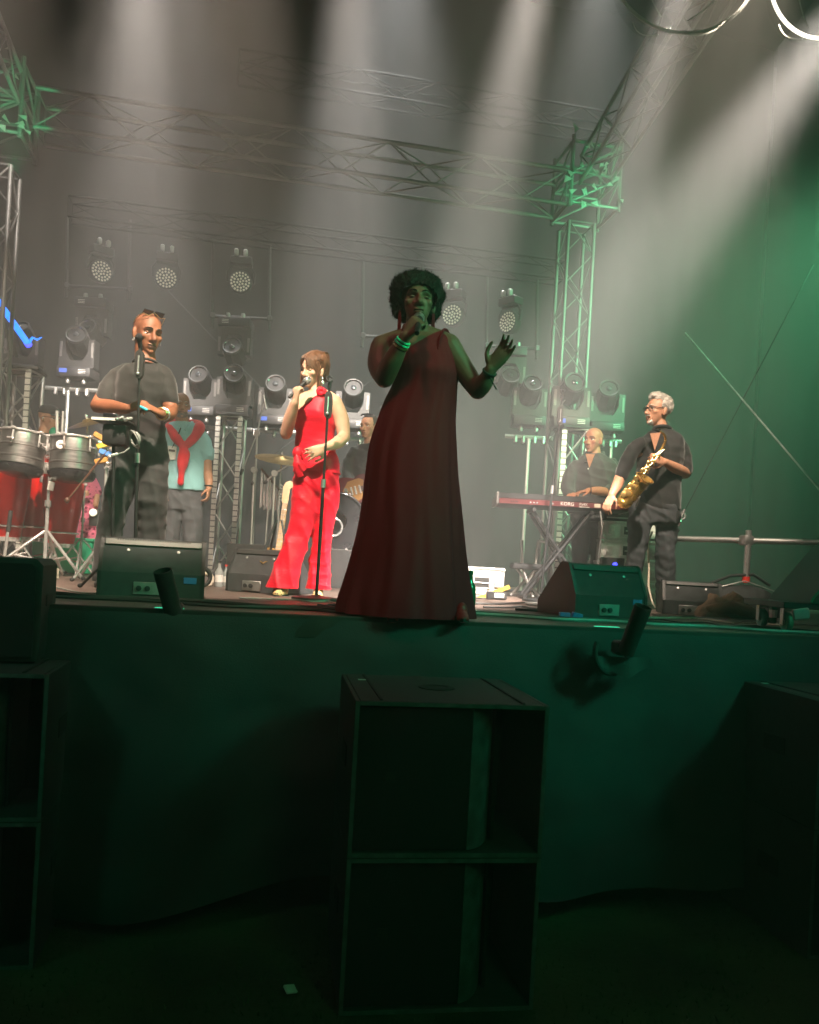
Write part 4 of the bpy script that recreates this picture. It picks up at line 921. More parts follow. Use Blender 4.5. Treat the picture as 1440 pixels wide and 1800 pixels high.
# electric guitars
def make_guitar(name, label, body_m, neck_m, guard_m):
    t = thing(name, label, 'guitar')                           # local: x across, z along the neck, y- front
    out = [(-.02, -.20), (.06, -.205), (.13, -.17), (.165, -.09), (.15, -.01), (.115, .04), (.12, .10), (.145, .16), (.13, .20), (.10, .195), (.075, .13), (.05, .085), (-.04, .085), (-.07, .12), (-.105, .145), (-.14, .12), (-.145, .06), (-.12, .01), (-.145, -.06), (-.16, -.12), (-.12, -.18)]
    bd = obj('body', MB().prism(out, -.022, .022), body_m, t, sharp=50)
    obj('pickguard', MB().prism([(-.10, -.06), (-.02, -.13), (.08, -.10), (.11, .0), (.085, .08), (.04, .083), (-.03, .083), (-.08, .1), (-.11, .06)], -.026, -.0225), guard_m, bd)
    for z in (-.04, .0, .045): obj('pickup', MB().box((0, -.030, z), (.085, .010, .018), bev=.004), 'white_plastic', bd)
    obj('bridge', MB().box((0, -.030, -.095), (.085, .012, .03), bev=.003), 'chrome', bd)
    for k in range(3): obj('knob', MB().lathe([(.012, 0), (.010, .014)], 12, Matrix.Translation((.075 + .02 * k * .5, -.026, -.05 - .04 * k)) @ Matrix.Rotation(math.pi / 2, 4, 'X')), 'white_plastic', bd)
    nk = obj('neck', MB().box((0, -.030, .36), (.052, .024, .60), bev=.006, taper=(.80, 1)), neck_m, t)
    for k in range(19): obj('fret', MB().box((0, -.0425, .655 - .6 * (1 - .9439 ** k) * 1.0 / .70), (.044, .002, .003)), 'chrome', nk)
    for k in (3, 5, 7, 9, 12, 15): obj('inlay', MB().lathe([(.004, 0), (.004, .001)], 8, Matrix.Translation((0, -.0425, .67 - .6 * (1 - .9439 ** (k - .5)) / .70)) @ Matrix.Rotation(math.pi / 2, 4, 'X')), 'rubber', nk)
    hd = obj('headstock', MB().prism([(-.022, .66), (-.030, .70), (-.034, .80), (-.02, .845), (.015, .86), (.045, .845), (.048, .81), (.022, .79), (.022, .66)], -.036, -.022), neck_m, t, sharp=50)
    for k in range(6): obj('tuner', MB().capsule([(-.034 - .0, -.028, .69 + .024 * k), (-.055, -.028, .695 + .024 * k)], .007, 8), 'chrome', hd)
    for k in range(6): obj('string', MB().tube([(-.025 + .01 * k, -.045, -.09), (-.016 + .0064 * k, -.046, .66)], .0009, 4), 'chrome', t)
    return t
G1 = make_guitar('electric_guitar', 'red electric guitar with maple neck resting on a stand', 'wine_lacquer', 'maple', 'pickguard')
ga = at(507, 856, 6.55); gb_ = at(488, 985, 6.35); dirn = (ga - gb_).normalized(); x_ax = dirn.cross(FW).normalized(); y_ax = dirn.cross(x_ax); 
G1.matrix_world = Matrix.Translation(ga - dirn * .80) @ Matrix((x_ax, y_ax if y_ax.dot(FW) > 0 else -y_ax, dirn)).transposed().to_4x4() if False else Matrix.Translation(ga - dirn * .82) @ Matrix((RX - dirn * RX.dot(dirn), dirn.cross((RX - dirn * RX.dot(dirn)).normalized()), dirn)).transposed().to_4x4()
q = ga - dirn * .82; t = thing('guitar_stand', 'small black A frame stand holding the red guitar', 'guitar stand', (q.x, q.y + .05, DECK), FACE)
for s in (-1, 1):
    obj('leg', MB().tube([(s * .02, .08, .55), (s * .17, -.10, .012)], .010, 8), 'black_metal', t); obj('leg', MB().tube([(s * .02, .09, .55), (s * .12, .20, .012)], .010, 8), 'black_metal', t); obj('cradle', MB().capsule([(s * .12, -.03, .11), (s * .12, -.12, .10), (s * .12, -.13, .14)], .011, 8), 'rubber', t)
# wooden back panel beside the guitar
q = on_z(470, 6.6); solo('wood_panel', MB().box((q.x, q.y, DECK + .20), (.07, .02, .26), Euler((0, .15, FACE)).to_matrix(), .004), 'maple', 'small wooden box lid beside the red guitar body', 'wood panel')

# vocal stands with the moulded grip
def vocal_stand(px, d, top_px, top_py, grip_py, label, m='black_metal', base=True, clip=True, mic=False):
    q = on_z(px, d); o = Vector((q.x, q.y, DECK)); t = thing('vocal_stand', label, 'microphone stand', o, FACE, 'vocal stands with moulded grips')
    tp = inv @ (at(top_px, top_py, d) - o); L_ = tp.length; ax = tp.normalized()
    gz = L_ - (grip_py - top_py) * d / FPX
    obj('lower_tube', MB().tube([(0, 0, .02), ax * L_ * .56], .011, 10), m, t); obj('upper_tube', MB().tube([ax * L_ * .54, tp], .008, 10), m, t)
    obj('clutch', MB().tube([ax * L_ * .53, ax * L_ * .57], .016, 10), 'dull_alu', t)
    g = ax * gz; F = frame_from(ax)
    out = []
    for k in range(28):
        a = 2 * math.pi * k / 28; cx_ = .026 * math.copysign(abs(math.cos(a)) ** .7, math.cos(a)); cz = .085 * math.copysign(abs(math.sin(a)) ** .55, math.sin(a)); out.append((cx_, cz))
    gp = obj('grip', MB().prism(out, -.018, .018, Matrix.Translation(g)), 'grey_plastic', t, sharp=40)
    inn = [(x * .62, z * .80) for x, z in out]; obj('grip_slot', MB().prism(inn, -.0205, .0205, Matrix.Translation(g)), 'rubber', gp); obj('lever', MB().tube([g + Vector((0, -.024, .05)), g + Vector((0, -.026, -.05))], .006, 8).ell(g + Vector((0, -.026, -.058)), (.011, .006, .011), None, 10, 6), 'chrome', gp)
    if clip:
        obj('mic_clip', MB().tube([tp, tp + Vector((0, 0, .03))], .012, 8).torus(tp + Vector((.0, -.01, .055)), .020, .006, Euler((R(70), 0, .4)).to_matrix(), 16, 6, R(20), R(330)), 'black_plastic', t)
    if mic:
        mb_ = obj('microphone', MB().tube([tp + Vector((0, .02, -.02)), tp + Vector((0, -.02, .05))], [.011, .016], 12), 'black_metal', t); obj('mic_head', MB().ell(tp + Vector((0, -.026, .062)), (.022, .022, .022), None, 14, 10), 'grille', mb_)
    if base: obj('round_base', MB().lathe([(.02, .035), (.05, .026), (.155, .018), (.16, .010), (.16, .003)], 36), 'black_metal', t)
    return t
vocal_stand(556, 5.25, 579, 682, 712, 'black vocal stand with empty clip in front of the woman in red')
vocal_stand(236, 5.0, 246, 612, 641, 'black vocal stand with microphone before the bald percussionist', mic=True, clip=False)
vocal_stand(950, 7.15, 988, 700, 730, 'vocal stand with empty clip beside the keyboard', clip=True)
# tablet tray of the percussionist
q = on_z(196, 5.05); o = Vector((q.x, q.y, DECK)); t = thing('tray_stand', 'stand with a small black tray and phone before the percussionist waist', 'stand', o, FACE)
zt = (at(200, 745, 5.05) - o); zl = (inv @ zt)
obj('post', MB().tube([(0, 0, .05), (zl.x, zl.y, zl.z)], .011, 10), 'black_metal', t); tripod(t, 0, .22, .26, 'black_metal', .6)
tr = obj('tray', MB().box((zl.x, zl.y, zl.z + .012), (.215, .15, .012), bev=.003), 'grey_plastic', t); obj('tray_edge', MB().box((zl.x, zl.y - .077, zl.z + .016), (.215, .006, .016)), 'label_white', tr); obj('tray_skirt', MB().box((zl.x + .02, zl.y, zl.z - .07), (.15, .10, .13), bev=.02, seg=2), 'black_nylon', t)
solo('phone', MB().box(at(194, 733, 4.99), (.088, .012, .05), Euler((.25, 0, FACE)).to_matrix(), .004), 'lens_dark', 'black phone standing on the percussionist tray', 'phone')
tt = thing('chime_bells', 'small cluster of chrome bells on the percussionist tray', 'bells', at(218, 738, 4.97))
for k in range(6): obj('bell', MB().ell((-.04 + .016 * k, -.01 + .01 * (k % 2), .0 + .006 * (k % 3)), (.012, .012, .012), None, 10, 6), 'chrome', tt)
lp = at(236, 772, 4.95); t = thing('cable_coil', 'looped white cable hung on the percussionist stand', 'cable', lp)
for k in range(3): obj('loop', MB().torus((.004 * k, -.01 * k, 0), .056 - .008 * k, .004, Matrix.Rotation(R(25 + 14 * k), 3, 'Z') @ Matrix.Rotation(R(62 + 9 * k), 3, 'Y'), 28, 6), 'cable_grey', t)
obj('tail', MB().tube([(-.02, -.02, -.055), (-.05, -.02, -.085), (-.09, -.02, -.10)], .005, 6), 'cable_grey', t); obj('plug', MB().capsule([(-.09, -.02, -.10), (-.115, -.02, -.108)], .009, 8), 'white_plastic', t)
# small cart wheel behind the big monitor
q = on_z(355, 6.0); solo('cart_wheel', MB().torus(q + Vector((0, 0, .085)), .062, .016, Euler((R(88), 0, .5)).to_matrix(), 28, 8), 'rubber', 'small black rubber cart wheel beside the large monitor', 'wheel')
# green folded cloth behind the congas
q = on_z(120, 7.6); t = thing('green_crate', 'green plastic crate on the boards behind the person in pink', 'crate', (q.x, q.y, DECK), FACE)
obj('body', MB().box((0, 0, .16), (.52, .34, .31), bev=.012, taper=(1.06, 1.06)), 'green_cloth', t); obj('rim', MB().box((0, 0, .315), (.57, .38, .03), bev=.006), 'green_cloth', t)

# keyboard
kl = at(875, 876, 7.35); kr = at(1108, 886, 7.35); km = (kl + kr) / 2; kw = (kr - kl).length; ka = math.atan2((kr - kl).y, (kr - kl).x)
t = thing('keyboard', 'wine and black stage keyboard with its logo toward the audience', 'keyboard', (km.x, km.y, km.z - .06), ka)
obj('case', MB().prism([(.004, .012), (.004, .060), (.0, .062), (.0, .108), (.12, .112), (.18, .075), (.40, .062), (.40, .0), (.04, 0)], -kw / 2 + .01, kw / 2 - .01, Matrix.Rotation(math.pi / 2, 4, 'Z') @ Matrix.Diagonal((1, 1, 1, 1))), 'black_plastic', t, sharp=25)
bp = obj('back_panel', MB().box((0, -.004, .034), (kw - .03, .010, .046), bev=.002), 'wine_panel', t)
for s in (-1, 1): obj('end_cheek', MB().prism([(-.008, .006), (-.008, .100), (.004, .114), (.125, .116), (.185, .08), (.405, .066), (.405, -.004), (.03, -.004)], s * kw / 2 - .008, s * kw / 2 + .008, Matrix.Rotation(math.pi / 2, 4, 'Z')), 'light_grey_plastic', t, sharp=25)
ky = obj('white_keys', MB().box((0, .32, .068), (kw - .12, .13, .018)), 'keys_white', t)
kb = MB()
for k in range(52):
    if k % 7 in (2, 6): continue
    kb.box((-(kw - .12) / 2 + (k + 1) * (kw - .12) / 53, .30, .084), (.010, .085, .016))
tag(obj('black_keys', kb, 'black_plastic', ky), kind='stuff'); obj('touch_screen', MB().box((.0, .15, .10), (.16, .07, .004), Euler((.35, 0, 0)).to_matrix()), 'lens_dark', t)
Mt = Matrix.Translation((.0, -.0105, .036)) @ Matrix.Rotation(math.pi / 2, 4, 'X')
text_mesh('KORG', .046, .0008, 'logo_lettering', 'label_white', bp, Matrix.Translation((.03, 0, -.001)) @ Mt @ Matrix.Diagonal((.95, .95, 1, 1)))
text_mesh('Pa4X', .034, .0008, 'model_lettering', 'label_white', bp, Matrix.Translation((.175, 0, .003)) @ Mt)
obj('fine_print', MB().box((.185, -.010, .016), (.09, .002, .005)), 'label_white', bp); obj('paper_label', MB().box((.30, -.010, .035), (.055, .003, .032)), 'cream_plastic', bp)
for x in (-.47, -.45, -.43, -.42): obj('jack_row', MB().box((x, -.010, .034), (.012, .004, .010), bev=.001), 'rubber', bp)
for x in (-.30, -.27, -.24, -.10): obj('socket', MB().lathe([(.008, 0), (.008, .004)], 10, Matrix.Translation((x, -.009, .032)) @ Matrix.Rotation(math.pi / 2, 4, 'X')), 'chrome', bp)
zk = km.z - .06; q = on_z(995, 7.5); o = Vector((km.x, km.y, DECK)); t = thing('keyboard_stand', 'black crossed leg stand under the stage keyboard', 'keyboard stand', o, ka)
H_ = zk - DECK - .012
for y in (.08, .32):
    for s in (-1, 1): obj('cross_tube', MB().tube([(s * .30, y + .01 * s, .03), (-s * .26, y + .01 * s, H_ - .02)], .018, 10), 'black_metal', t)
for s in (-1, 1): obj('foot_bar', MB().tube([(s * .30, -.02, .025), (s * .30, .42, .025)], .020, 10), 'black_metal', t); obj('support_bar', MB().tube([(s * .26, .0, H_ - .015), (s * .26, .40, H_ - .015)], .017, 10), 'rubber', t)
obj('pivot_bolt', MB().tube([(0, .05, H_ / 2), (0, .35, H_ / 2)], .022, 12), 'black_metal', t)
obj('hanging_lead', MB().tube([(.33, .0, H_ - .0), (.35, -.03, H_ - .15), (.33, -.02, H_ - .45), (.36, 0, .2), (.34, 0, .02)], .006, 6), 'cable_grey', t)
q = on_z(925, 7.9); o = Vector((q.x, q.y, DECK)); t = thing('folding_stool', 'dark folding stool with pale tube legs left of the keyboard stand', 'stool', o, FACE)
t['label'] = 'dark folding stool with pale tube legs beside the keyboard stand'
obj('seat', MB().box((0, 0, .30), (.32, .26, .06), bev=.02, seg=2), 'black_nylon', t)
for s in (-1, 1): obj('leg', MB().tube([(s * .05, -.1, .012), (-s * .06, -.08, .28), (-s * .08, -.06, .55)], .014, 8), 'dull_alu', t); obj('leg', MB().tube([(s * .14, .1, .012), (-s * .10, .08, .28)], .014, 8), 'dull_alu', t)
obj('back_bar', MB().tube([(.08, -.06, .55), (.30, -.06, .54)], .014, 8), 'dull_alu', t)

# ================================================================== people
mat('skin_deep', (.15, .080, .052), .5, 0, .18, 18, .12, 260)
mat('skin_brown', (.23, .085, .043), .55, 0, .28, 12, .12, 260)
mat('skin_fair', (.60, .35, .24), .55, 0, .10, 18, .12, 260)
mat('skin_ruddy', (.33, .13, .07), .52, 0, .12, 18, .12, 260)
mat('skin_tan', (.46, .23, .14), .52, 0, .12, 18, .12, 260)
mat('lip_dark', (.20, .085, .06), .35, 0, .1, 20); mat('lip_rose', (.50, .16, .14), .35, 0, .1, 20); mat('lip_tan', (.34, .15, .10), .5, 0, .1, 20)
mat('eye_white', (.70, .68, .64), .2, 0, .03, 20); mat('eye_dark', (.02, .012, .01), .12, 0, .1, 20)
mat('hair_black', (.012, .010, .009), .75, 0, .3, 30, .6, 160); mat('hair_brown', (.13, .060, .032), .42, 0, .4, 14, .3, 120, stretch=(4, 4, .6))
mat('hair_white', (.50, .46, .41), .55, 0, .2, 40, .4, 160); mat('hair_dark', (.03, .022, .018), .6, 0, .3, 30, .4, 160)
mat('stubble', (.20, .17, .15), .8, 0, .3, 60, .5, 300)
mat('cloth_tee', (.019, .018, .0175), .82, 0, .25, 6, .18, 260, sheen=.25)
mat('cloth_black', (.017, .017, .018), .82, 0, .25, 6, .18, 260, sheen=.25)
mat('cloth_charcoal', (.045, .044, .043), .85, 0, .2, 8, .2, 260, sheen=.25)
mat('cloth_trouser', (.034, .034, .035), .85, 0, .25, 6, .2, 260, sheen=.2)
mat('denim_dark', (.050, .054, .060), .85, 0, .35, 7, .25, 300)
mat('slate_cloth', (.085, .088, .10), .85, 0, .2, 8, .25, 260)
mat('polo_blue', (.26, .52, .55), .85, 0, .08, 8, .15, 260, sheen=.2)
mat('sweater_red', (.62, .020, .030), .9, 0, .15, 10, .4, 240, sheen=.3)
mat('satin_red', (.62, .004, .022), .50, 0, .08, 5, .25, 34, stretch=(1, 1, 2.2), sheen=.1, spec=.35)
mat('gown_wine', (.17, .006, .016), .75, 0, .06, 3, 0, 60, spec=.2)
mat('pink_print', (.62, .14, .24), .8, 0, 0, pattern=pat_print)
mat('leopard', (.5, .3, .15), .6, 0, 0, pattern=pat_leopard)
mat('wrist_gold', (.72, .58, .30), .3, 1., .1, 20); mat('wrist_green_lit', (.05, .75, .45), .4, 0, .1, 20)  # green light falling on the wristbands is put into their colour

def wr(co, freq, seed, st=(1, 1, 1), k=7):
    rs = np.random.RandomState(seed); c = co * np.array(st); out = np.zeros(len(co))
    for i in range(k):
        v = rs.normal(size=3); v /= np.linalg.norm(v); f = freq * rs.uniform(.6, 1.5); out += np.sin(c @ v * f + rs.uniform(0, 6.28) + 1.2 * np.sin(c @ rs.normal(size=3) * freq * .25))
    return out / math.sqrt(k)
def crease(co, d, freq, seed, warp=1.6):
    s = np.sin(co @ np.array(d) * freq + warp * wr(co, 6, seed) + .5 * wr(co, 17, seed + 1)); return (1 - np.abs(s)) ** 1.6 - .38
def relax(co, ed, it, lam=.5):
    n = len(co); deg = np.bincount(ed.ravel(), minlength=n).astype(float); deg[deg == 0] = 1
    for _ in range(it):
        s = np.empty_like(co)
        for a in range(3): s[:, a] = np.bincount(ed[:, 0], co[ed[:, 1], a], n) + np.bincount(ed[:, 1], co[ed[:, 0], a], n)
        co = co + lam * (s / deg[:, None] - co)
    return co
def get_co(me):
    a = np.empty(len(me.vertices) * 3); me.vertices.foreach_get('co', a); return a.reshape(-1, 3)
def set_co(me, co): me.vertices.foreach_set('co', co.ravel()); me.update()
def get_no(me):
    a = np.empty(len(me.vertices) * 3, np.float32); me.vertex_normals.foreach_get('vector', a); return a.reshape(-1, 3).astype(float)
def voxel(name, mb, size, smooth=3, disp=None):
    src = mesh_of('tmp', mb, 0); o = bpy.data.objects.new('tmp', src); COL.objects.link(o)
    md = o.modifiers.new('r', 'REMESH'); md.mode = 'VOXEL'; md.voxel_size = size; md.use_smooth_shade = True
    me = bpy.data.meshes.new_from_object(o.evaluated_get(bpy.context.evaluated_depsgraph_get()))
    bpy.data.objects.remove(o); bpy.data.meshes.remove(src); me.name = name
    ed = np.empty(len(me.edges) * 2, np.int32); me.edges.foreach_get('vertices', ed); ed = ed.reshape(-1, 2)
    set_co(me, relax(get_co(me), ed, smooth))
    if disp is not None:
        co = get_co(me); no = get_no(me); set_co(me, relax(co + no * disp(co)[:, None], ed, 1, .3))
    me.shade_smooth(); return me
def cat_pts(P, n=6):
    P = [Vector(p) for p in P]; out = []
    for i in range(len(P) - 1):
        p0, p1, p2, p3 = P[max(i - 1, 0)], P[i], P[i + 1], P[min(i + 2, len(P) - 1)]
        for k in range(n):
            t = k / n; out.append(.5 * ((2 * p1) + (p2 - p0) * t + (2 * p0 - 5 * p1 + 4 * p2 - p3) * t ** 2 + (3 * p1 - p0 - 3 * p2 + p3) * t ** 3))
    return out + [P[-1]]
def lerp_r(rs, n=6):
    out = []
    for i in range(len(rs) - 1):
        p0, p1, p2, p3 = rs[max(i - 1, 0)], rs[i], rs[i + 1], rs[min(i + 2, len(rs) - 1)]
        for k in range(n):
            t = k / n; out.append(.5 * ((2 * p1) + (p2 - p0) * t + (2 * p0 - 5 * p1 + 4 * p2 - p3) * t ** 2 + (3 * p1 - p0 - 3 * p2 + p3) * t ** 3))
    return out + [rs[-1]]
def limb(mb, P, rs, n=14): return mb.capsule(cat_pts(P, 5), lerp_r(rs, 5), n)

class Person:
    def __init__(s, label, px, d, yaw=0., skin='skin_fair'):
        s.d = d; s.root = on_z(px, d); s.sc = FPX / d; s.skin = skin
        s.e = thing('person', label, 'person', s.root)
        s.set_yaw(yaw); s.b = MB(); s.heads = []
    def set_yaw(s, deg):
        y = R(deg); s.fwd = -FW * math.cos(y) + RX * math.sin(y); s.lat = RX * math.cos(y) + FW * math.sin(y)
    def J(s, px, py, dd=0.): return at(px, py, s.d + dd) - s.root
    def rings(s, secs, n=28, k=5, pw=.86):
        """torso sections (px, py, half width px, half depth m, dd)"""
        C = cat_pts([s.J(q[0], q[1], q[4] if len(q) > 4 else 0) for q in secs], k)
        W = lerp_r([q[2] / s.sc for q in secs], k); D = lerp_r([q[3] for q in secs], k); out = []
        for c, w_, dp in zip(C, W, D):
            r = []
            for j in range(n):
                a = 2 * math.pi * j / n; ca, sa = math.cos(a), math.sin(a)
                r.append(c + s.lat * (w_ * math.copysign(abs(ca) ** pw, ca)) + s.fwd * (dp * math.copysign(abs(sa) ** pw, sa)))
            out.append(r)
        return out
    def torso(s, mb, secs, **k): return mb.loft(s.rings(secs, **k))
    def limb(s, mb, pts, rs, n=14): return limb(mb, [s.J(*p) if len(p) == 3 and not isinstance(p, Vector) else Vector(p) for p in pts], rs, n)
    def head(s, px, py, yaw, pitch=0., roll=0., dd=0., k=1.0, slim=1.0, nose=1.0, jaw=1.0, lips=1.0):
        c = s.J(px, py, dd); y = R(yaw)
        f = -FW * math.cos(y) + RX * math.sin(y); l = RX * math.cos(y) + FW * math.sin(y); u = Vector((0, 0, 1))
        Rm = Matrix((l, f, u)).transposed()
        Rm = Rm @ Euler((-R(pitch), R(roll), 0)).to_matrix()
        M = Matrix.Translation(c) @ Rm.to_4x4() @ Matrix.Diagonal((k * slim, k, k, 1)); s.hm = M
        b = MB()
        b.ell((0, -.018, .034), (.076, .098, .083), None, 24, 16)
        # face block
        rg = []
        for z, w_, fr, bk in ((.070, .052, .070, -.06), (.045, .064, .081, -.07), (.02, .066, .0845, -.06), (0, .067, .083, -.05), (-.03, .064, .083, -.04), (-.055, .057 * jaw, .083, -.03), (-.08, .048 * jaw, .081, -.02), (-.10, .036 * jaw, .078, .0), (-.116, .020 * jaw, .068, .02)):
            rg.append([Vector((w_ * math.copysign(abs(math.cos(a)) ** .9, math.cos(a)), (fr + bk) / 2 + (fr - bk) / 2 * math.copysign(abs(math.sin(a)) ** .8, math.sin(a)), z)) for a in [2 * math.pi * j / 24 for j in range(24)]])
        b.loft(rg)
        b.capsule([(0, .084, .012), (0, .094, -.012), (0, .104 * (1 + .02 * nose), -.034)], [.0085, .0095 * nose, .0135 * nose], 10)
        for q in (-1, 1):
            b.ell((q * .0125 * nose, .091, -.040), (.0100 * nose, .012, .0085), None, 10, 8)
            b.capsule([(q * .012, .083, .0205), (q * .032, .081, .0235), (q * .052, .066, .017)], [.0085, .009, .007], 8)
            b.ell((q * .047, .056, -.022), (.020, .022, .020), None, 10, 8)
            b.ell((q * .0785, -.012, -.012), (.010, .019, .033), Euler((R(12), 0, R(-18 * q))).to_matrix(), 12, 8)
            b.ell((q * .076, -.004, -.036), (.009, .012, .014), None, 8, 6)
        b.ell((0, .083, -.064), (.027, .0125, .0085 * lips), None, 12, 8); b.ell((0, .081, -.078), (.023, .0120, .0090 * lips), None, 12, 8)
        b.ell((0, .074, -.103), (.020, .017, .015), None, 10, 8)
        s.b.merge(b.xf(M)); s.heads.append(M); return M
    def neck(s, px, py, r=.055, dd=0., r2=None):
        M = s.hm; s.b.capsule([M @ Vector((0, -.03, -.02)), M @ Vector((0, -.02, -.075)), s.J(px, py, dd)], [r * .95, r * .95, r2 or r * 1.1], 16)
    def hand(s, W, tip, pn, side, curl=(20, 25, 15), spread=4., k=1.0, thumb=.5, fan=None):
        """W wrist, tip a point the palm aims at, pn palm normal, side +1/-1 thumb side"""
        W = Vector(W); f = (Vector(tip) - W).normalized(); n = Vector(pn); n = (n - f * n.dot(f)).normalized(); t = f.cross(n) * side; b = s.b
        def pt(a, l, h): return W + f * (a * k) + t * (l * k) + n * (h * k)
        rg = []
        for a, hw, hd, sh in ((-.012, .026, .020, 0), (.012, .029, .019, 0), (.04, .038, .017, .002), (.07, .042, .015, .001), (.092, .041, .012, 0), (.098, .036, .008, 0)):
            rg.append([pt(a, sh + hw * math.copysign(abs(math.cos(q)) ** .8, math.cos(q)), hd * math.sin(q)) for q in [2 * math.pi * j / 14 for j in range(14)]])
        b.loft(rg)
        for i, (l, L0) in enumerate(((.031, .070), (.0105, .079), (-.0105, .073), (-.031, .057))):
            c = curl if not fan else [curl[0] + fan * i, curl[1] + fan * i * .5, curl[2]]
            base = pt(.090, l, 0); dirs = []; ang = 0.; sp = R(spread) * (1.5 - i) * 1.0
            P = [base - f * .015 * k, base]
            for j, (fr, cu) in enumerate(zip((.45, .31, .24), c)):
                ang += R(cu); dv = (f * math.cos(ang) + n * math.sin(ang)) * math.cos(sp) + t * math.sin(sp); base = base + dv * (L0 * fr * k); P.append(base)
            b.capsule(cat_pts(P, 3), lerp_r([.0095 * k, .0095 * k, .0085 * k, .0078 * k, .0066 * k], 3), 8, 2)
        b0 = pt(.022, .026, .004); b1 = b0 + (f * .55 + t * .70 + n * (.15 + thumb * .5)).normalized() * .038 * k; b2 = b1 + (f * .85 + t * (.35 - .5 * thumb) + n * thumb).normalized() * .033 * k; b3 = b2 + (f * .85 - t * .5 * thumb + n * thumb * 1.2).normalized() * .026 * k
        b.capsule(cat_pts([b0, b1, b2, b3], 3), lerp_r([.016 * k, .0115 * k, .0100 * k, .0075 * k], 3), 8, 2)
    def finish(s, vox=.006, smooth=3, eyes='open', brow='hair_dark', lip='lip_rose', gaze=(0, 0)):
        def none(co): return np.zeros(len(co))
        me = voxel('body', s.b, vox, smooth)
        co = get_co(me)
        for M in s.heads:
            inv_ = np.array(M.inverted()); lo = co @ inv_[:3, :3].T + inv_[:3, 3]; dl = np.zeros_like(lo)
            for q in (-1, 1):
                g = np.exp(-(((lo[:, 0] - q * .032) / .017) ** 2 + ((lo[:, 2] - .003) / .0105) ** 2)) * (lo[:, 1] > .03); dl[:, 1] -= .0125 * g
            g = np.exp(-((lo[:, 0] / .022) ** 2 + ((lo[:, 2] + .0712) / .0026) ** 2)) * (lo[:, 1] > .04); dl[:, 1] -= .007 * g
            g = np.exp(-((lo[:, 0] / .03) ** 2 + ((lo[:, 2] + .090) / .006) ** 2)) * (lo[:, 1] > .04); dl[:, 1] -= .003 * g
            for q in (-1, 1):
                g = np.exp(-(((lo[:, 0] - q * .030) / .005) ** 2 + ((lo[:, 2] + .05) / .016) ** 2)) * (lo[:, 1] > .03); dl[:, 1] -= .003 * g
            Ml = np.array(M)[:3, :3]; co = co + dl @ Ml.T
        set_co(me, co)
        body = obj('body', me, s.skin, s.e)
        for M in s.heads:
            for q in (-1, 1):
                ec = Vector((q * .032, .0650, .001))
                if eyes == 'open':
                    ey = obj('eye', MB().ell(ec, (.0125, .0120, .0105), None, 14, 10).xf(M), 'eye_white', body)
                    obj('iris', MB().ell(ec + Vector((gaze[0] * .005, .0085, gaze[1] * .004)), (.0062, .0045, .0062), None, 12, 8).xf(M), 'eye_dark', ey)
                    obj('eyelid', MB().ell(ec + Vector((0, .0005, .0062)), (.0145, .0128, .0062), None, 14, 8).xf(M), s.skin, body)
                else:
                    obj('eyelid', MB().ell(ec, (.0135, .0120, .0092), None, 14, 10).xf(M), s.skin, body)
                obj('lashes', MB().tube([Vector((q * (.032 + x_), .0772 - 18 * x_ * x_ - (0 if eyes == 'open' else .001), .002 + (.0055 if eyes == 'open' else -.0045) - 14 * x_ * x_)) for x_ in (-.013, -.007, 0, .007, .013)], .0014, 6).xf(M), 'eye_dark', body)
                obj('eyebrow', MB().tube([Vector((q * .012, .0915, .0235)), Vector((q * .025, .0905, .0285)), Vector((q * .040, .083, .0285)), Vector((q * .054, .068, .021))], [.003, .0042, .0038, .0015], 8, flat=.7).xf(M), brow, body)
            lp = MB(); 
            lp.ell((0, .0875, -.0645), (.023, .0085, .0058), None, 14, 8); lp.ell((0, .0855, -.0775), (.020, .0085, .0065), None, 14, 8)
            obj('lips', lp.xf(M), lip, body)
            obj('mouth_line', MB().tube([Vector((-.023, .0845, -.0712)), Vector((-.010, .0945, -.0706)), Vector((0, .0955, -.0714)), Vector((.010, .0945, -.0706)), Vector((.023, .0845, -.0712))], .0013, 6).xf(M), 'eye_dark', body)
        s.body = body; return body
    def cloth(s, name, mb, m, vox=.009, smooth=4, disp=None, parent=None, cut=None):
        me = voxel(name, mb, vox, smooth, disp)
        if cut is not None:                                # open hem
            bm = bmesh.new(); bm.from_mesh(me)
            bmesh.ops.bisect_plane(bm, geom=bm.verts[:] + bm.edges[:] + bm.faces[:], plane_co=(0, 0, cut), plane_no=(0, 0, -1), clear_outer=True); bm.to_mesh(me); bm.free(); me.shade_smooth()
        return obj(name, me, m, parent or s.e)
    def shoe(s, an, toe, m, k=1.0, parent=None, sole='rubber', name='shoe'):
        an = Vector(an); toe = Vector(toe); f = toe - an; f.z = 0; f = f.normalized(); t = Vector((-f.y, f.x, 0)); z0 = an.z
        Rm = Matrix((t, f, Vector((0, 0, 1)))).transposed(); b = MB()
        b.ell(an + f * .055 * k + Vector((0, 0, -.045 + .0)), (.043 * k, .13 * k, .038 * k), Rm, 16, 10); b.ell(an - Vector((0, 0, .02)), (.040 * k, .055 * k, .055 * k), Rm, 14, 10); b.ell(an + f * .15 * k - Vector((0, 0, .052)), (.042 * k, .05 * k, .028 * k), Rm, 14, 8)
        sh = obj(name, voxel(name, b, .008, 2), m, s.e)
        so = []
        for q in np.linspace(0, 2 * math.pi, 24, endpoint=False):
            so.append(an + f * (.055 + .148 * math.cos(q)) * k + t * (.046 * k * math.sin(q)))
        lo_ = [Vector((p.x, p.y, z0 - .088 * k)) for p in so]; hi = [Vector((p.x, p.y, z0 - .066 * k)) for p in so]
        obj('sole', MB().loft([lo_, hi]), sole, sh); return sh

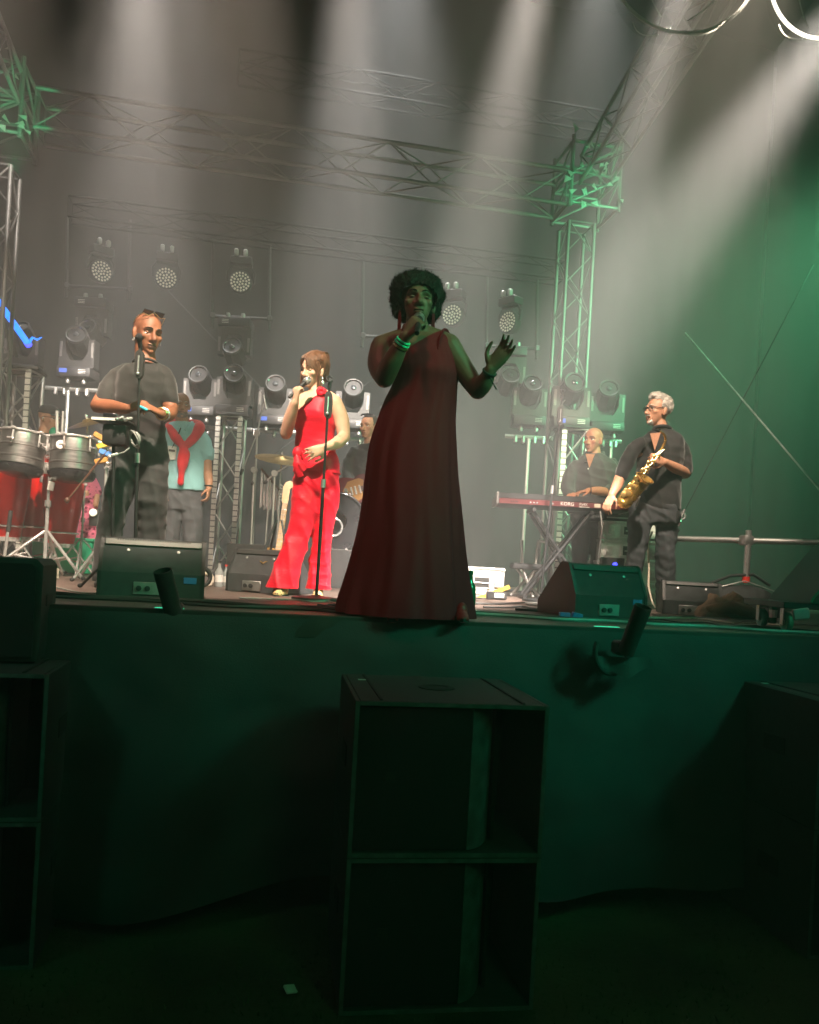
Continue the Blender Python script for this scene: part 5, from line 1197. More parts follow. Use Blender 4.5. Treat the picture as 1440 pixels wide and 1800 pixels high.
def bisect(mb, cuts):
    bm = bmesh.new(); me = mesh_of('t', mb, 0); bm.from_mesh(me); bpy.data.meshes.remove(me)
    for p, n in cuts: bmesh.ops.bisect_plane(bm, geom=bm.verts[:] + bm.edges[:] + bm.faces[:], plane_co=p, plane_no=n, clear_outer=True)
    out = MB(); bm.verts.index_update(); out.add([v.co.copy() for v in bm.verts], [[v.index for v in f.verts] for f in bm.faces]); bm.free(); return out
def px_plane(s, a, b, keep):
    """cutting plane through two picture points of a person, seen edge on; keep = pixel on the kept side"""
    A = s.J(*a); B = s.J(*b); K = s.J(*keep); n = (B - A).cross(FW).normalized()
    if n.dot(K - A) > 0: n = -n
    return A, n
def mic(label, a, b, root=None):
    """hand microphone from tail a to head b"""
    a = Vector(a); b = Vector(b); ax = (b - a).normalized(); t = thing('microphone', label, 'microphone', a)
    L_ = (b - a).length; F = frame_from(ax).to_4x4()
    obj('handle', MB().lathe([(.006, .0), (.011, .002), (.0125, .03), (.0165, L_ - .045), (.020, L_ - .035), (.021, L_ - .03)], 18, F), 'black_metal', t)
    obj('grille', MB().lathe([(.020, L_ - .032), (.026, L_ - .018), (.0265, L_ - .010), (.026, L_), (.022, L_ + .014), (.012, L_ + .022), (.002, L_ + .024)], 20, F), mat('mic_mesh', (.36, .36, .36), .45, .8, .3, 200, .8, 700), t)
    obj('ring', MB().lathe([(.0275, L_ - .012), (.0275, L_ - .004)], 20, F, cap=False), 'dull_alu', t)
    return t
def strands(roots, pathf, r, nseg=5):
    mb = MB()
    for p in roots:
        P = pathf(p); mb.tube(P, [r * (1 - .7 * i / (len(P) - 1)) for i in range(len(P))], 4, cap=False)
    return mb

# ------------------------------------------------------------------ the singer in the dark gown
S = Person('singer in long dark wine gown with a round afro holding a microphone', 725, 4.10, 4, 'skin_deep')
H = S.head(734, 532, 6, -4, 0, k=1.03, nose=1.18, lips=1.3, slim=1.03)
S.neck(736, 594, .056)
S.torso(S.b, [(737, 588, 30, .055), (736, 600, 56, .082), (742, 622, 54, .10), (748, 655, 52, .122), (745, 690, 52, .11), (738, 730, 54, .11), (730, 790, 62, .12)])
S.limb(S.b, [(736, 586, .01), (705, 596, .01), (672, 608, 0)], [.05, .050, .055]); S.limb(S.b, [(738, 586, .01), (765, 594, .01), (790, 606, 0)], [.05, .048, .055])
S.limb(S.b, [(672, 610, 0), (667, 640, -.03), (676, 664, -.09)], [.060, .060, .050]); S.limb(S.b, [(676, 664, -.09), (690, 634, -.15), (713, 592, -.21)], [.050, .049, .029])
S.limb(S.b, [(790, 608, 0), (815, 650, -.02), (840, 686, -.05)], [.058, .054, .046]); S.limb(S.b, [(840, 686, -.05), (852, 672, -.09), (862, 650, -.13)], [.046, .044, .029])
micb = S.J(733, 586, -.315); mich = S.J(737, 558, -.150)
S.hand(S.J(713, 592, -.21), S.J(737, 561, -.225), RX * .4 + FW * .9 + UP * .1, 1, (62, 78, 50), 1., 1.0, .9)
S.hand(S.J(862, 650, -.13), S.J(887, 617, -.15), -RX * .25 - FW * .85 + UP * .35, -1, (10, 16, 12), 4., 1.1, .15)
for sgn, x in ((-1, 700), (1, 770)):
    S.limb(S.b, [(x, 790, 0), (x, 930, 0), (x, 1062, .0)], [.085, .06, .04], 12)
S.finish(.0055, 3, 'closed', 'hair_black', 'lip_dark')
GS = [(736, 583, 46, 0.06), (738, 594, 58, 0.085), (742, 612, 58, 0.102), (748, 636, 56, 0.125), (750, 657, 55.5, 0.142), (747, 680, 57, 0.128), (740, 708, 62.7, 0.125), (733, 742, 67.5, 0.135), (727, 782, 74.1, 0.15), (724, 832, 78.8, 0.17), (723, 882, 83.6, 0.19), (721, 932, 89.3, 0.21), (718, 982, 95.9, 0.235), (715, 1022, 102.6, 0.255), (712, 1056, 110.2, 0.275), (711, 1080, 114.0, 0.285)]
rg = S.rings(GS, 168, 5, .92); nr = len(rg); c0 = np.array([np.mean([list(p) for p in r], axis=0) for r in rg])
mb = MB(); out = []
for i, r in enumerate(rg):
    f = max(0, (i / nr - .22) / .78); row = []
    for j, p in enumerate(r):
        a = 2 * math.pi * j / 168; c = Vector(c0[i]); dv = p - c
        fz = noise.noise(Vector((math.cos(a) * 2.2, math.sin(a) * 2.2, i * .035 + 4))); am = f * (.055 * math.sin(a * 8 + 2.4 * fz + .6 * math.sin(i * .05)) * (.5 + .9 * abs(fz)) + .026 * math.sin(a * 13 + 2 + i * .03 + 4 * fz) + .03 * math.sin(a * 4 + 1) + .05 * fz) + .004 * math.sin(a * 23 + i * .1 + 3 * fz) * min(1, i / 15)
        am += .005 * noise.noise(Vector((math.cos(a) * 3, math.sin(a) * 3, i * .12)))
        row.append(c + dv * (1 + am))
    out.append(row)
mb.loft(out, cap=False)
mb = bisect(mb, [px_plane(S, (700, 633), (776, 583), (740, 700)), px_plane(S, (784, 584), (806, 652), (740, 700))])
gown = obj('gown', mb, 'gown_wine', S.e, sharp=80)
obj('shoulder_strap', MB().tube(cat_pts([S.J(766, 640, -.085), S.J(770, 606, -.080), S.J(774, 592, -.060), S.J(779, 583, -.01), S.J(786, 590, .06), S.J(790, 620, .10)], 5), .020, 12, flat=.4), 'gown_wine', gown)
# afro
hair = MB().ell((0, -.030, .052), (.128, .120, .108), None, 48, 32).ell((0, -.055, .0), (.118, .09, .09), None, 40, 24)
hm_ = voxel('hair', hair.xf(H), .007, 2, lambda c: .006 * wr(c, 120, 3) + .005 * wr(c, 260, 4))
co = get_co(hm_); iv = np.array(H.inverted()); lo = co @ iv[:3, :3].T + iv[:3, 3]
bm = bmesh.new(); bm.from_mesh(hm_); bm.verts.ensure_lookup_table()
kill = [v for v in bm.verts if (lo[v.index, 1] > .035 and lo[v.index, 2] < .058 + .25 * abs(lo[v.index, 0]) ** 1.2 * 0 - 5.0 * lo[v.index, 0] ** 2 and abs(lo[v.index, 0]) < .082)]
bmesh.ops.delete(bm, geom=kill, context='VERTS'); bm.to_mesh(hm_); bm.free()
hr = obj('hair', hm_, 'hair_black', S.e)
cur = MB(); hv = [Vector(v.co) for v in hm_.vertices]; hc = H @ Vector((0, -.035, .04))
for i in range(5200):
    p = random.choice(hv); n_ = (p - hc).normalized(); t1 = n_.orthogonal().normalized(); t1 = Matrix.Rotation(random.uniform(0, 6.28), 3, n_) @ t1; t2 = n_.cross(t1)
    l = random.uniform(.006, .017); q0 = p - n_ * .003; q1 = p + n_ * l * .6 + t1 * l * .5; q2 = p + n_ * l + t2 * l * .4
    cur.add([q0 - t2 * .0012, q0 + t2 * .0012, q1 + t2 * .0009, q1 - t2 * .0009, q2], [(0, 1, 2, 3), (3, 2, 4)])
tag(obj('hair_curls', cur, 'hair_black', hr, sharp=0), kind='stuff')
obj('headband', MB().tube([H @ Vector((.082 * math.sin(a), .080 * math.cos(a) - .012, .068 - .01 * abs(math.sin(a)))) for a in np.linspace(-1.5, 1.5, 25)], .012, 10, flat=.5), mat('band_dark', (.035, .03, .03), .8, 0, .2, 20), hr)
for q in (-1, 1): obj('earring', MB().prism([(-.006, 0), (.006, 0), (.009, -.095), (-.009, -.095)], -.002, .002, H @ Matrix.Translation((q * .080, -.005, -.045))), 'gown_wine', S.e)
for k, (f0, m_) in enumerate(((.10, 'wrist_green_lit'), (.17, 'wrist_green_lit'), (.24, 'wrist_gold'))):
    p = S.J(713, 592, -.21).lerp(S.J(690, 634, -.15), f0 * 1.6); ax = (S.J(713, 592, -.21) - S.J(690, 634, -.15)).normalized()
    obj('wristband', MB().torus(p, .033 + .002 * k, .0055, frame_from(ax), 24, 6), m_, S.e)
p = S.J(861, 654, -.128); obj('bracelet', MB().torus(p, .034, .005, frame_from(S.J(862, 650, -.13) - S.J(852, 672, -.09)), 24, 6), 'cloth_black', S.e); obj('bracelet_cord', MB().tube([S.J(862, 664, -.16), S.J(868, 676, -.16), S.J(873, 685, -.16)], .0035, 6), 'cloth_black', S.e)
for x, tx in ((692, 690), (812, 820)): S.shoe(S.J(x, 1066, -.12), S.J(tx, 1072, -.40), mat('shoe_red', (.28, .015, .02), .5, 0, .1, 9), .75)
mic('black hand microphone at the mouth of the gown singer', micb + S.root, mich + S.root)

# ------------------------------------------------------------------ woman in red satin
W = Person('woman in red satin one shoulder jumpsuit singing into a microphone', 545, 5.70, -16, 'skin_fair')
H = W.head(551, 651, -34, 10, 3, k=1.0, slim=.95, nose=.9, jaw=.93, lips=1.1)
W.neck(554, 700, .047)
TS = [(555, 692, 20, .052), (554, 702, 33, .078), (552, 722, 34, .105), (553, 742, 34, .105), (554, 764, 31.5, .092), (554, 785, 33, .09), (556, 806, 36, .10), (557, 832, 39, .115)]
W.torso(W.b, [(q[0], q[1], q[2] * (.97 if q[1] < 740 else .84), q[3] * (.97 if q[1] < 740 else .84)) for q in TS])
W.limb(W.b, [(554, 692, .0), (575, 697, 0), (588, 708, 0)], [.042, .045, .052]); W.limb(W.b, [(553, 694, 0), (535, 700, -.01), (521, 711, -.02)], [.04, .042, .045])
W.limb(W.b, [(588, 708, 0), (600, 738, .0), (605, 768, -.03)], [.056, .056, .044]); W.limb(W.b, [(605, 768, -.03), (592, 779, -.12), (572, 786, -.20)], [.044, .042, .027])
W.limb(W.b, [(521, 711, -.02), (509, 738, -.04), (503, 762, -.09)], [.047, .044, .041]); W.limb(W.b, [(503, 762, -.09), (511, 735, -.16), (519, 708, -.23)], [.041, .040, .026])
ma = W.J(508, 699, -.25); mb2 = W.J(541, 668, -.185)
W.hand(W.J(519, 708, -.23), W.J(521, 686, -.245), RX * .75 + FW * .6 + UP * .2, 1, (58, 74, 48), 1.5, .98, .9)
W.hand(W.J(572, 786, -.20), W.J(545, 797, -.22), FW * .9 + UP * .1, 1, (18, 24, 12), 6., 1., .3)
W.limb(W.b, [(543, 826, 0), (534, 920, -.04), (505, 1008, -.09), (500, 1030, -.10), (488, 1040, -.13)], [.06, .05, .045, .036, .03], 10)
W.finish(.006, 3, 'closed', 'hair_brown', 'lip_rose')
rt = MB(); out = []
rg = W.rings([(q[0], q[1], q[2] * 1.07, q[3] * 1.1) for q in TS], 72, 6); nr = len(rg)
for i, r in enumerate(rg):
    c = sum((p for p in r), Vector()) / 72; row = []
    for j, p in enumerate(r):
        a = 2 * math.pi * j / 72; tw = .020 * math.sin(i * .75 - a * 2.2) * (.3 + .7 * min(1, i / nr * 1.4)) + .010 * math.sin(i * 1.7 + a * 3)
        bust = .16 * math.exp(-((i / nr - .36) / .10) ** 2) * (math.exp(-((a - math.pi / 2 - .5) / .35) ** 2) + math.exp(-((a - math.pi / 2 + .5) / .35) ** 2))
        row.append(c + (p - c) * (1.02 + tw + bust))
    out.append(row)
rt.loft(out, cap=False); rt = bisect(rt, [px_plane(W, (516, 735), (571, 689), (555, 790)), px_plane(W, (577, 688), (590, 748), (545, 770))])
top = obj('jumpsuit_top', rt, 'satin_red', W.e, sharp=80)
obj('shoulder_strap', MB().tube(cat_pts([W.J(571, 716, -.10), W.J(573, 700, -.07), W.J(575, 689, -.01), W.J(578, 693, .05)], 5), .024, 12, flat=.4), 'satin_red', top)
tb = MB(); W.torso(tb, [(555, 783, 35, .098), (556, 806, 38.5, .112), (557, 832, 41, .125), (556, 855, 38, .12), (555, 868, 30, .10)])
W.limb(tb, [(542, 832, -.01), (537, 880, -.03), (526, 935, -.06), (510, 985, -.09), (497, 1030, -.11), (486, 1066, -.12)], [.105, .103, .084, .092, .112, .12], 20); W.limb(tb, [(572, 832, 0), (571, 880, 0), (567, 935, .01), (563, 990, .02), (561, 1036, .02), (561, 1075, .02)], [.103, .100, .076, .078, .090, .095], 20)
c_k = W.J(545, 900)
def satin(c):
    z = c[:, 2]; up_ = np.clip((z - .40) / .35, 0, 1); patch = np.clip(wr(c, 6, 31) + .45, 0, 1.5)
    return up_ * patch * (.011 * crease(c, (1.0, .1, .75), 21, 5, 3.2) + .005 * crease(c, (1.1, .3, .9), 40, 25, 3.0)) + (1 - up_) * (.015 * crease(c, (1., .4, .10), 24, 8, 2.0) + .004 * patch * crease(c, (.8, .2, .6), 22, 18, 3.5)) + .0015 * wr(c, 60, 2)
tro = W.cloth('trousers', tb, 'satin_red', .0075, 3, satin, cut=.055)
obj('sash_knot', MB().ell(W.J(523, 796, -.13), (.035, .03, .045), None, 14, 10), 'satin_red', tro)
for k, (e1, e2) in enumerate((((521, 815), (528, 838)), ((528, 812), (536, 826)))):
    obj('sash_tail', MB().tube(cat_pts([W.J(523, 796, -.14), W.J(*e1, -.16), W.J(*e2, -.14)], 5), [.018] * 5 + [.026] * 6, 10, flat=.35), 'satin_red', tro)
fl = MB()
for k in range(9):
    a = k * .7; fl.ell(W.J(565, 688, -.10) + RX * .022 * math.cos(a) + UP * .016 * math.sin(a), (.020, .016, .014), Euler((a, a * .5, 0)).to_matrix(), 10, 6)
obj('shoulder_flower', fl, 'satin_red', top)
# hair with fringe and pony tail
hc = MB().ell((0, -.024, .040), (.083, .103, .090), None, 36, 24).capsule([(0, -.06, .115), (.0, -.10, .10), (.01, -.125, .04), (.01, -.12, -.06)], [.03, .04, .038, .02], 14).ell((0, -.05, .118), (.035, .04, .025), None, 14, 10)
hm_ = voxel('hair', hc.xf(H), .0065, 2, lambda c: .0035 * wr(c, 160, 3, (1, 1, .25)))
co = get_co(hm_); iv = np.array(H.inverted()); lo = co @ iv[:3, :3].T + iv[:3, 3]; bm = bmesh.new(); bm.from_mesh(hm_); bm.verts.ensure_lookup_table()
kill = [v for v in bm.verts if lo[v.index, 1] > .012 and lo[v.index, 2] < .070]; bmesh.ops.delete(bm, geom=kill, context='VERTS'); bm.to_mesh(hm_); bm.free()
hr = obj('hair', hm_, 'hair_brown', W.e)
roots = [(random.uniform(-.066, .066), random.uniform(.02, .06)) for _ in range(420)]
def fringe(q):
    x, y = q; sg = 1 if x > -.008 else -1; off = abs(x + .008); ln = .045 + .9 * off + random.uniform(0, .018); z0 = math.sqrt(max(.1, 1 - (x / .084) ** 2 - ((y + .024) / .104) ** 2)) * .090 + .040
    out = []
    for i in range(6):
        t = i / 5; sx = x + sg * (.004 + .034 * t ** 1.5); sx = max(-.086, min(.086, sx)); yy = y + (.094 - y - sx * sx * 9) * min(1, t * 1.6); zz = z0 - ln * t ** 1.3; out.append(H @ Vector((sx, yy + .002, zz)))
    return out
tag(obj('fringe', strands(roots, fringe, .0028), 'hair_brown', hr, sharp=0), kind='stuff')
side = [(random.choice((-1, 1)) * random.uniform(.070, .082), random.uniform(-.02, .035)) for _ in range(160)]
def sweep(q):
    th, ph = q; out = []
    for i in range(7):
        t = i / 6; a = th * (1 - .75 * t); b = .55 + t * 1.55 + ph
        x = .086 * math.sin(a); rr = math.cos(a); out.append(H @ Vector((x, -.024 + .106 * rr * math.cos(b), .040 + .094 * rr * math.sin(b) + random.gauss(0, .0015))))
    return out
tag(obj('swept_hair', strands([(random.uniform(-1.35, 1.35), random.uniform(-.15, .1)) for _ in range(700)], sweep, .0030), 'hair_brown', hr, sharp=0), kind='stuff')
tail = [(random.uniform(0, 6.28), random.uniform(.3, 1)) for _ in range(220)]
tag(obj('pony_tail', strands(tail, lambda q: [H @ Vector((math.cos(q[0]) * .034 * q[1] * (1 - .3 * t) + .012 * t, -.085 - .050 * math.sin(t * 2.6) + math.sin(q[0]) * .020 * q[1], .125 + .03 * math.sin(t * 2.2) - .20 * t * t)) for t in (0, .2, .4, .6, .8, 1)], .0032), 'hair_brown', hr, sharp=0), kind='stuff')
tag(obj('side_locks', strands(side, lambda q: [H @ Vector((q[0] * (1 + .06 * math.sin(t * 3)), q[1] + .02 * t, .05 - .17 * t)) for t in (0, .25, .5, .75, 1)] if q[1] > .02 else [H @ Vector((q[0], q[1] - .03 * t, .07 - .08 * t)) for t in (0, .3, .6, 1)], .0025), 'hair_brown', hr, sharp=0), kind='stuff')
er = obj('earring', MB().lathe([(.003, 0), (.010, -.012), (.003, -.020), (.014, -.034), (.016, -.045), (.004, -.052)], 12, H @ Matrix.Translation((.083, -.004, -.045))), 'chrome', W.e)
mic('black hand microphone with pale grille held by the woman in red', ma + W.root, mb2 + W.root)
W.shoe(W.J(499, 1030, -.10), W.J(478, 1044, -.35), 'leopard', .85, name='shoe'); W.shoe(W.J(560, 1034, .0), W.J(552, 1050, -.3), 'leopard', .85)
obj('ring', MB().torus(W.J(549, 795, -.225), .010, .003, None, 14, 6), 'chrome', W.e)

# ------------------------------------------------------------------ percussionist
P = Person('bald percussionist in black tee with sunglasses pushed up on his head', 240, 5.40, 8, 'skin_brown')
H = P.head(260, 585, 42, 12, 0, k=1.13, nose=1.12, lips=1.2, slim=1.0)
P.neck(256, 648, .066)
P.torso(P.b, [(256, 642, 20, .06), (254, 660, 36, .085), (252, 690, 40, .10), (250, 740, 36, .09), (250, 780, 34, .085)])
P.limb(P.b, [(204, 668, 0), (186, 692, -.02), (172, 713, -.06)], [.046, .052, .048]); P.limb(P.b, [(172, 713, -.06), (196, 716, -.17), (224, 719, -.26)], [.048, .049, .030])
P.limb(P.b, [(286, 668, 0), (296, 696, -.01), (300, 724, -.05)], [.046, .052, .048]); P.limb(P.b, [(300, 724, -.05), (294, 729, -.14), (284, 728, -.24)], [.048, .047, .030])
P.hand(P.J(224, 719, -.26), P.J(246, 711, -.29), -UP * .5 + FW * .6, 1, (38, 55, 30), 2., 1.05, .7, 3)
P.hand(P.J(284, 728, -.24), P.J(264, 717, -.30), -UP * .6 + FW * .5, -1, (30, 45, 25), 3., 1.05, .7, 3)
P.finish(.006, 3, 'closed', 'hair_black', 'lip_dark')
sb = MB(); P.torso(sb, [(257, 640, 22, .068), (255, 649, 38, .095), (253, 664, 47, .118), (252, 690, 48, .130), (250, 720, 42, .118), (250, 750, 39, .108), (250, 778, 40, .110), (250, 787, 38, .105)])
P.limb(sb, [(210, 657, 0), (196, 674, -.01), (184, 702, -.04)], [.054, .060, .062], 18); P.limb(sb, [(287, 656, 0), (294, 674, -.0), (298, 704, -.02)], [.054, .060, .062], 18)
P.limb(sb, [(255, 645, 0), (228, 651, 0), (204, 659, 0)], [.045, .050, .052], 14); P.limb(sb, [(257, 645, 0), (276, 651, 0), (289, 658, 0)], [.045, .050, .055], 14)
def tee(c):
    z = c[:, 2]; low = np.clip((1.30 - z) / .35, .15, 1)
    return .004 * wr(c, 14, 3, (1, 1, .6)) + low * .012 * crease(c, (.5, .2, 1.0), 30, 5) + .008 * crease(c, (1., .1, .5), 17, 11) + .002 * wr(c, 60, 6)
sh = P.cloth('tee_shirt', sb, 'cloth_tee', .009, 4, tee)
obj('neckband', MB().torus(P.J(257, 640, -.005), .082, .009, Euler((R(-12), 0, 0)).to_matrix(), 32, 8), 'cloth_tee', sh)
def trouser_disp(amp=.011, f=28):
    def fn(c): return amp * (.5 * wr(c, f * .4, 3, (1, 1, .5)) + .55 * crease(c, (.9, .2, .8), f * .62, 6, 3.0) * np.clip(wr(c, 4, 8) + .5, 0, 1.5) + .8 * crease(c, (1., .5, .12), f * .8, 19, 1.6) + .2 * wr(c, f * 2.2, 9))
    return fn
def shirt_disp(amp=.010, f=26):
    def fn(c): return amp * (.4 * wr(c, f * .5, 3, (1, 1, .6)) + .9 * crease(c, (.7, .3, .9), f, 5, 2.0) * np.clip(wr(c, 6, 8) + .6, 0, 1.4) + .6 * crease(c, (1., -.4, .5), f * .8, 15, 1.5) + .2 * wr(c, f * 2.2, 9))
    return fn
tb = MB(); P.torso(tb, [(250, 764, 39, .108), (250, 785, 43, .118), (249, 806, 43, .12), (249, 820, 32, .10)])
P.limb(tb, [(228, 800, 0), (208, 868, -.05), (194, 930, -.03), (180, 1070, .05)], [.102, .094, .086, .080], 20); P.limb(tb, [(270, 800, 0), (267, 868, -.04), (266, 930, -.0), (264, 1072, .06)], [.100, .092, .084, .080], 20)
P.cloth('trousers', tb, 'cloth_trouser', .0095, 4, trouser_disp(.012), cut=.04)
P.shoe(P.J(182, 1012, .04), P.J(172, 1020, -.25), 'black_plastic'); P.shoe(P.J(264, 1014, .05), P.J(268, 1024, -.25), 'black_plastic')
sg = obj('sunglasses', MB().box((-.034, .040, .112), (.056, .040, .006), Euler((.75, 0, 0)).to_matrix(), .002).xf(H), 'lens_dark', P.e); obj('lens', MB().box((.034, .040, .112), (.056, .040, .006), Euler((.75, 0, 0)).to_matrix(), .002).xf(H), 'lens_dark', sg)
obj('frame', MB().tube([H @ Vector(p) for p in ((-.066, .055, .100), (-.036, .0625, .092), (0, .050, .116), (.036, .0625, .092), (.066, .055, .100))], .0035, 6), 'wrist_gold', sg)
for q in (-1, 1): obj('temple', MB().tube([H @ Vector((q * .066, .05, .098)), H @ Vector((q * .079, .0, .070)), H @ Vector((q * .078, -.03, .045))], .003, 6), 'wrist_gold', sg)
obj('earring', MB().torus(H @ Vector((.079, -.002, -.052)), .012, .0035, Euler((0, R(90), .6)).to_matrix(), 18, 6), 'chrome', P.e); obj('earring', MB().torus(H @ Vector((-.079, -.002, -.052)), .012, .0035, Euler((0, R(90), .6)).to_matrix(), 18, 6), 'chrome', P.e)
wp = P.J(288, 728, -.20); wa = P.J(284, 728, -.24) - P.J(294, 729, -.14); wt = obj('wrist_watch', MB().torus(wp, .035, .008, frame_from(wa), 24, 8), 'chrome', P.e); obj('dial', MB().ell(wp + Vector((0, 0, .030)) - FW * .02, (.018, .018, .008), None, 14, 8), 'label_white', wt)
obj('wrist_cuff', MB().torus(P.J(284, 727, -.235), .034, .008, frame_from(wa), 24, 8), 'wrist_gold', P.e)
solo('blue_pen', MB().capsule([P.J(243, 713, -.345) + P.root, P.J(257, 720, -.345) + P.root], [.008, .011], 10), mat('cyan_plastic', (.02, .45, .55), .35, 0, .05, 9), 'short cyan pen held between the percussionist hands', 'pen')

# ------------------------------------------------------------------ man in the blue polo
Q = Person('man in light blue polo with a red sweater tied over his shoulders', 318, 8.0, 10, 'skin_tan')
H = Q.head(319, 712, 24, 4, 0, k=1.03); Q.neck(322, 748, .06)
Q.torso(Q.b, [(322, 744, 14, .06), (325, 760, 30, .10), (326, 800, 28, .11), (325, 855, 28, .11)])
Q.limb(Q.b, [(354, 768, 0), (362, 805, 0), (365, 832, -.02)], [.055, .052, .045]); Q.limb(Q.b, [(365, 832, -.02), (367, 845, -.05), (367, 858, -.08)], [.045, .042, .031])
Q.limb(Q.b, [(298, 768, 0), (290, 805, 0), (286, 832, -.02)], [.055, .052, .045]); Q.limb(Q.b, [(286, 832, -.02), (286, 845, -.05), (287, 858, -.08)], [.045, .042, .031])
Q.hand(Q.J(367, 858, -.08), Q.J(365, 880, -.10), -RX, -1, (30, 40, 25), 2., 1.05, .5); Q.hand(Q.J(287, 858, -.08), Q.J(288, 880, -.10), RX, 1, (30, 40, 25), 2., 1.05, .5)
Q.finish(.007, 3, 'open', 'hair_white', 'lip_tan')
sb = MB(); Q.torso(sb, [(322, 741, 17, .075), (324, 750, 30, .10), (326, 766, 37, .125), (327, 800, 36, .145), (326, 835, 37, .155), (325, 858, 38, .15), (325, 863, 36, .145)])
Q.limb(sb, [(350, 764, 0), (358, 778, 0), (364, 798, 0)], [.072, .078, .082], 16); Q.limb(sb, [(301, 764, 0), (294, 778, 0), (289, 798, 0)], [.072, .078, .082], 16)
sh = Q.cloth('polo_shirt', sb, 'polo_blue', .010, 3, shirt_disp(.010))
for s in (-1, 1): obj('collar', MB().tube(cat_pts([Q.J(322 + s * 16, 741, .06), Q.J(322 + s * 14, 744, -.06), Q.J(322 + s * 3, 756, -.12)], 4), .016, 8, flat=.4), 'polo_blue', sh)
tb = MB(); Q.torso(tb, [(323, 850, 36, .13), (322, 875, 37, .13), (320, 898, 34, .12)]); Q.limb(tb, [(304, 885, 0), (300, 940, -.02), (297, 1030, .03)], [.105, .085, .075], 18); Q.limb(tb, [(338, 885, 0), (338, 940, -.02), (338, 1032, .03)], [.105, .088, .078], 18)
Q.cloth('trousers', tb, 'slate_cloth', .010, 4, trouser_disp(.010), cut=.04)
for x in (298, 338): Q.shoe(Q.J(x, 1001, .02), Q.J(x, 1010, -.25), mat('shoe_coral', (.55, .06, .05), .5, 0, .1, 9))
sw = MB(); 
for s in (-1, 1): sw.capsule(cat_pts([Q.J(325 + s * 4, 742, .12), Q.J(325 + s * 22, 748, .06), Q.J(325 + s * 24, 757, -.06), Q.J(325 + s * 10, 776, -.16), Q.J(322, 787, -.18)], 5), lerp_r([.045, .055, .055, .042, .035], 5), 14)
sw.ell(Q.J(322, 787, -.19), (.045, .035, .04), None, 12, 8); sw.capsule(cat_pts([Q.J(322, 788, -.19), Q.J(321, 812, -.21), Q.J(318, 848, -.19)], 5), lerp_r([.038, .042, .030], 5), 12); sw.capsule(cat_pts([Q.J(323, 788, -.19), Q.J(327, 800, -.20), Q.J(325, 822, -.19)], 5), lerp_r([.03, .035, .022], 5), 12)
obj('red_sweater', voxel('red_sweater', sw, .009, 3, lambda c: .005 * wr(c, 34, 3)), 'sweater_red', Q.e)
bg_ = obj('name_badge', MB().box(Q.J(302, 796, -.17), (.085, .006, .13), Euler((0, .06, FACE)).to_matrix(), .002), 'label_white', Q.e); obj('badge_print', MB().box(Q.J(302, 792, -.175), (.06, .004, .02), Euler((0, .06, FACE)).to_matrix()), 'grey_plastic', bg_)
obj('lanyard', MB().tube([Q.J(318, 752, -.135), Q.J(311, 770, -.155), Q.J(303, 787, -.17)], .006, 6), 'cable_black', Q.e)
obj('beard', MB().ell((0, .045, -.085), (.058, .048, .042), None, 16, 10).xf(H), 'stubble', Q.e); obj('wrist_watch', MB().torus(Q.J(367, 854, -.07), .036, .008, None, 20, 8), 'black_metal', Q.e)

# ------------------------------------------------------------------ man in the cap
C = Person('man in black cap and black tee playing behind the silver drums', 78, 8.0, 55, 'skin_tan')
H = C.head(87, 735, 72, 8, 0, k=1.05); C.neck(78, 766, .06)
C.torso(C.b, [(77, 764, 15, .06), (76, 778, 28, .10), (76, 820, 28, .11), (76, 870, 26, .11)])
C.limb(C.b, [(55, 785, .05), (60, 825, -.02), (75, 835, -.25)], [.055, .048, .032]); C.limb(C.b, [(98, 785, -.05), (108, 822, -.1), (118, 815, -.30)], [.055, .048, .032])
C.hand(C.J(75, 835, -.25), C.J(90, 832, -.35), -UP, 1, (30, 40, 20), 3, 1., .5); C.hand(C.J(118, 815, -.30), C.J(128, 805, -.42), -UP, -1, (30, 40, 20), 3, 1., .5)
C.finish(.0075, 3, 'open', 'hair_dark', 'lip_tan')
sb = MB(); C.torso(sb, [(78, 761, 19, .075), (77, 770, 30, .10), (76, 785, 35, .12), (76, 820, 35, .135), (76, 880, 34, .135)]); C.limb(sb, [(58, 778, .04), (54, 795, .04), (58, 818, .0)], [.07, .075, .07], 14); C.limb(sb, [(96, 778, -.04), (101, 795, -.05), (106, 815, -.08)], [.07, .075, .07], 14)
C.cloth('tee_shirt', sb, 'cloth_black', .011, 3, lambda c: .007 * wr(c, 16, 3)); tb = MB(); C.torso(tb, [(76, 870, 32, .12), (76, 905, 33, .12)]); C.limb(tb, [(66, 900, 0), (64, 950, 0), (62, 992, 0)], [.095, .08, .07]); C.limb(tb, [(88, 900, 0), (90, 950, 0), (92, 992, 0)], [.095, .08, .07]); C.cloth('trousers', tb, 'cloth_trouser', .012, 3)
for x in (62, 92): C.shoe(C.J(x, 988, 0), C.J(x + 20, 992, -.1), 'black_plastic')
cp = obj('cap', MB().lathe([(.001, .125), (.04, .122), (.075, .10), (.092, .065), (.096, .040), (.092, .036)], 28, H @ Matrix.Translation((0, -.018, 0)) @ Matrix.Diagonal((.90, 1.12, 1, 1))), 'cloth_black', C.e)
obj('visor', MB().grid(lambda u, v: H @ Vector(((u - .5) * .145, .085 + .085 * v * (1 - 1.1 * (u - .5) ** 2 * 2) - (u - .5) ** 2 * .12, .046 - .012 * v - .03 * (u - .5) ** 2)), 12, 5).grid(lambda u, v: H @ Vector(((u - .5) * .145, .085 + .085 * v * (1 - 1.1 * (u - .5) ** 2 * 2) - (u - .5) ** 2 * .12, .042 - .012 * v - .03 * (u - .5) ** 2)), 12, 5), 'cloth_black', cp, sharp=60)
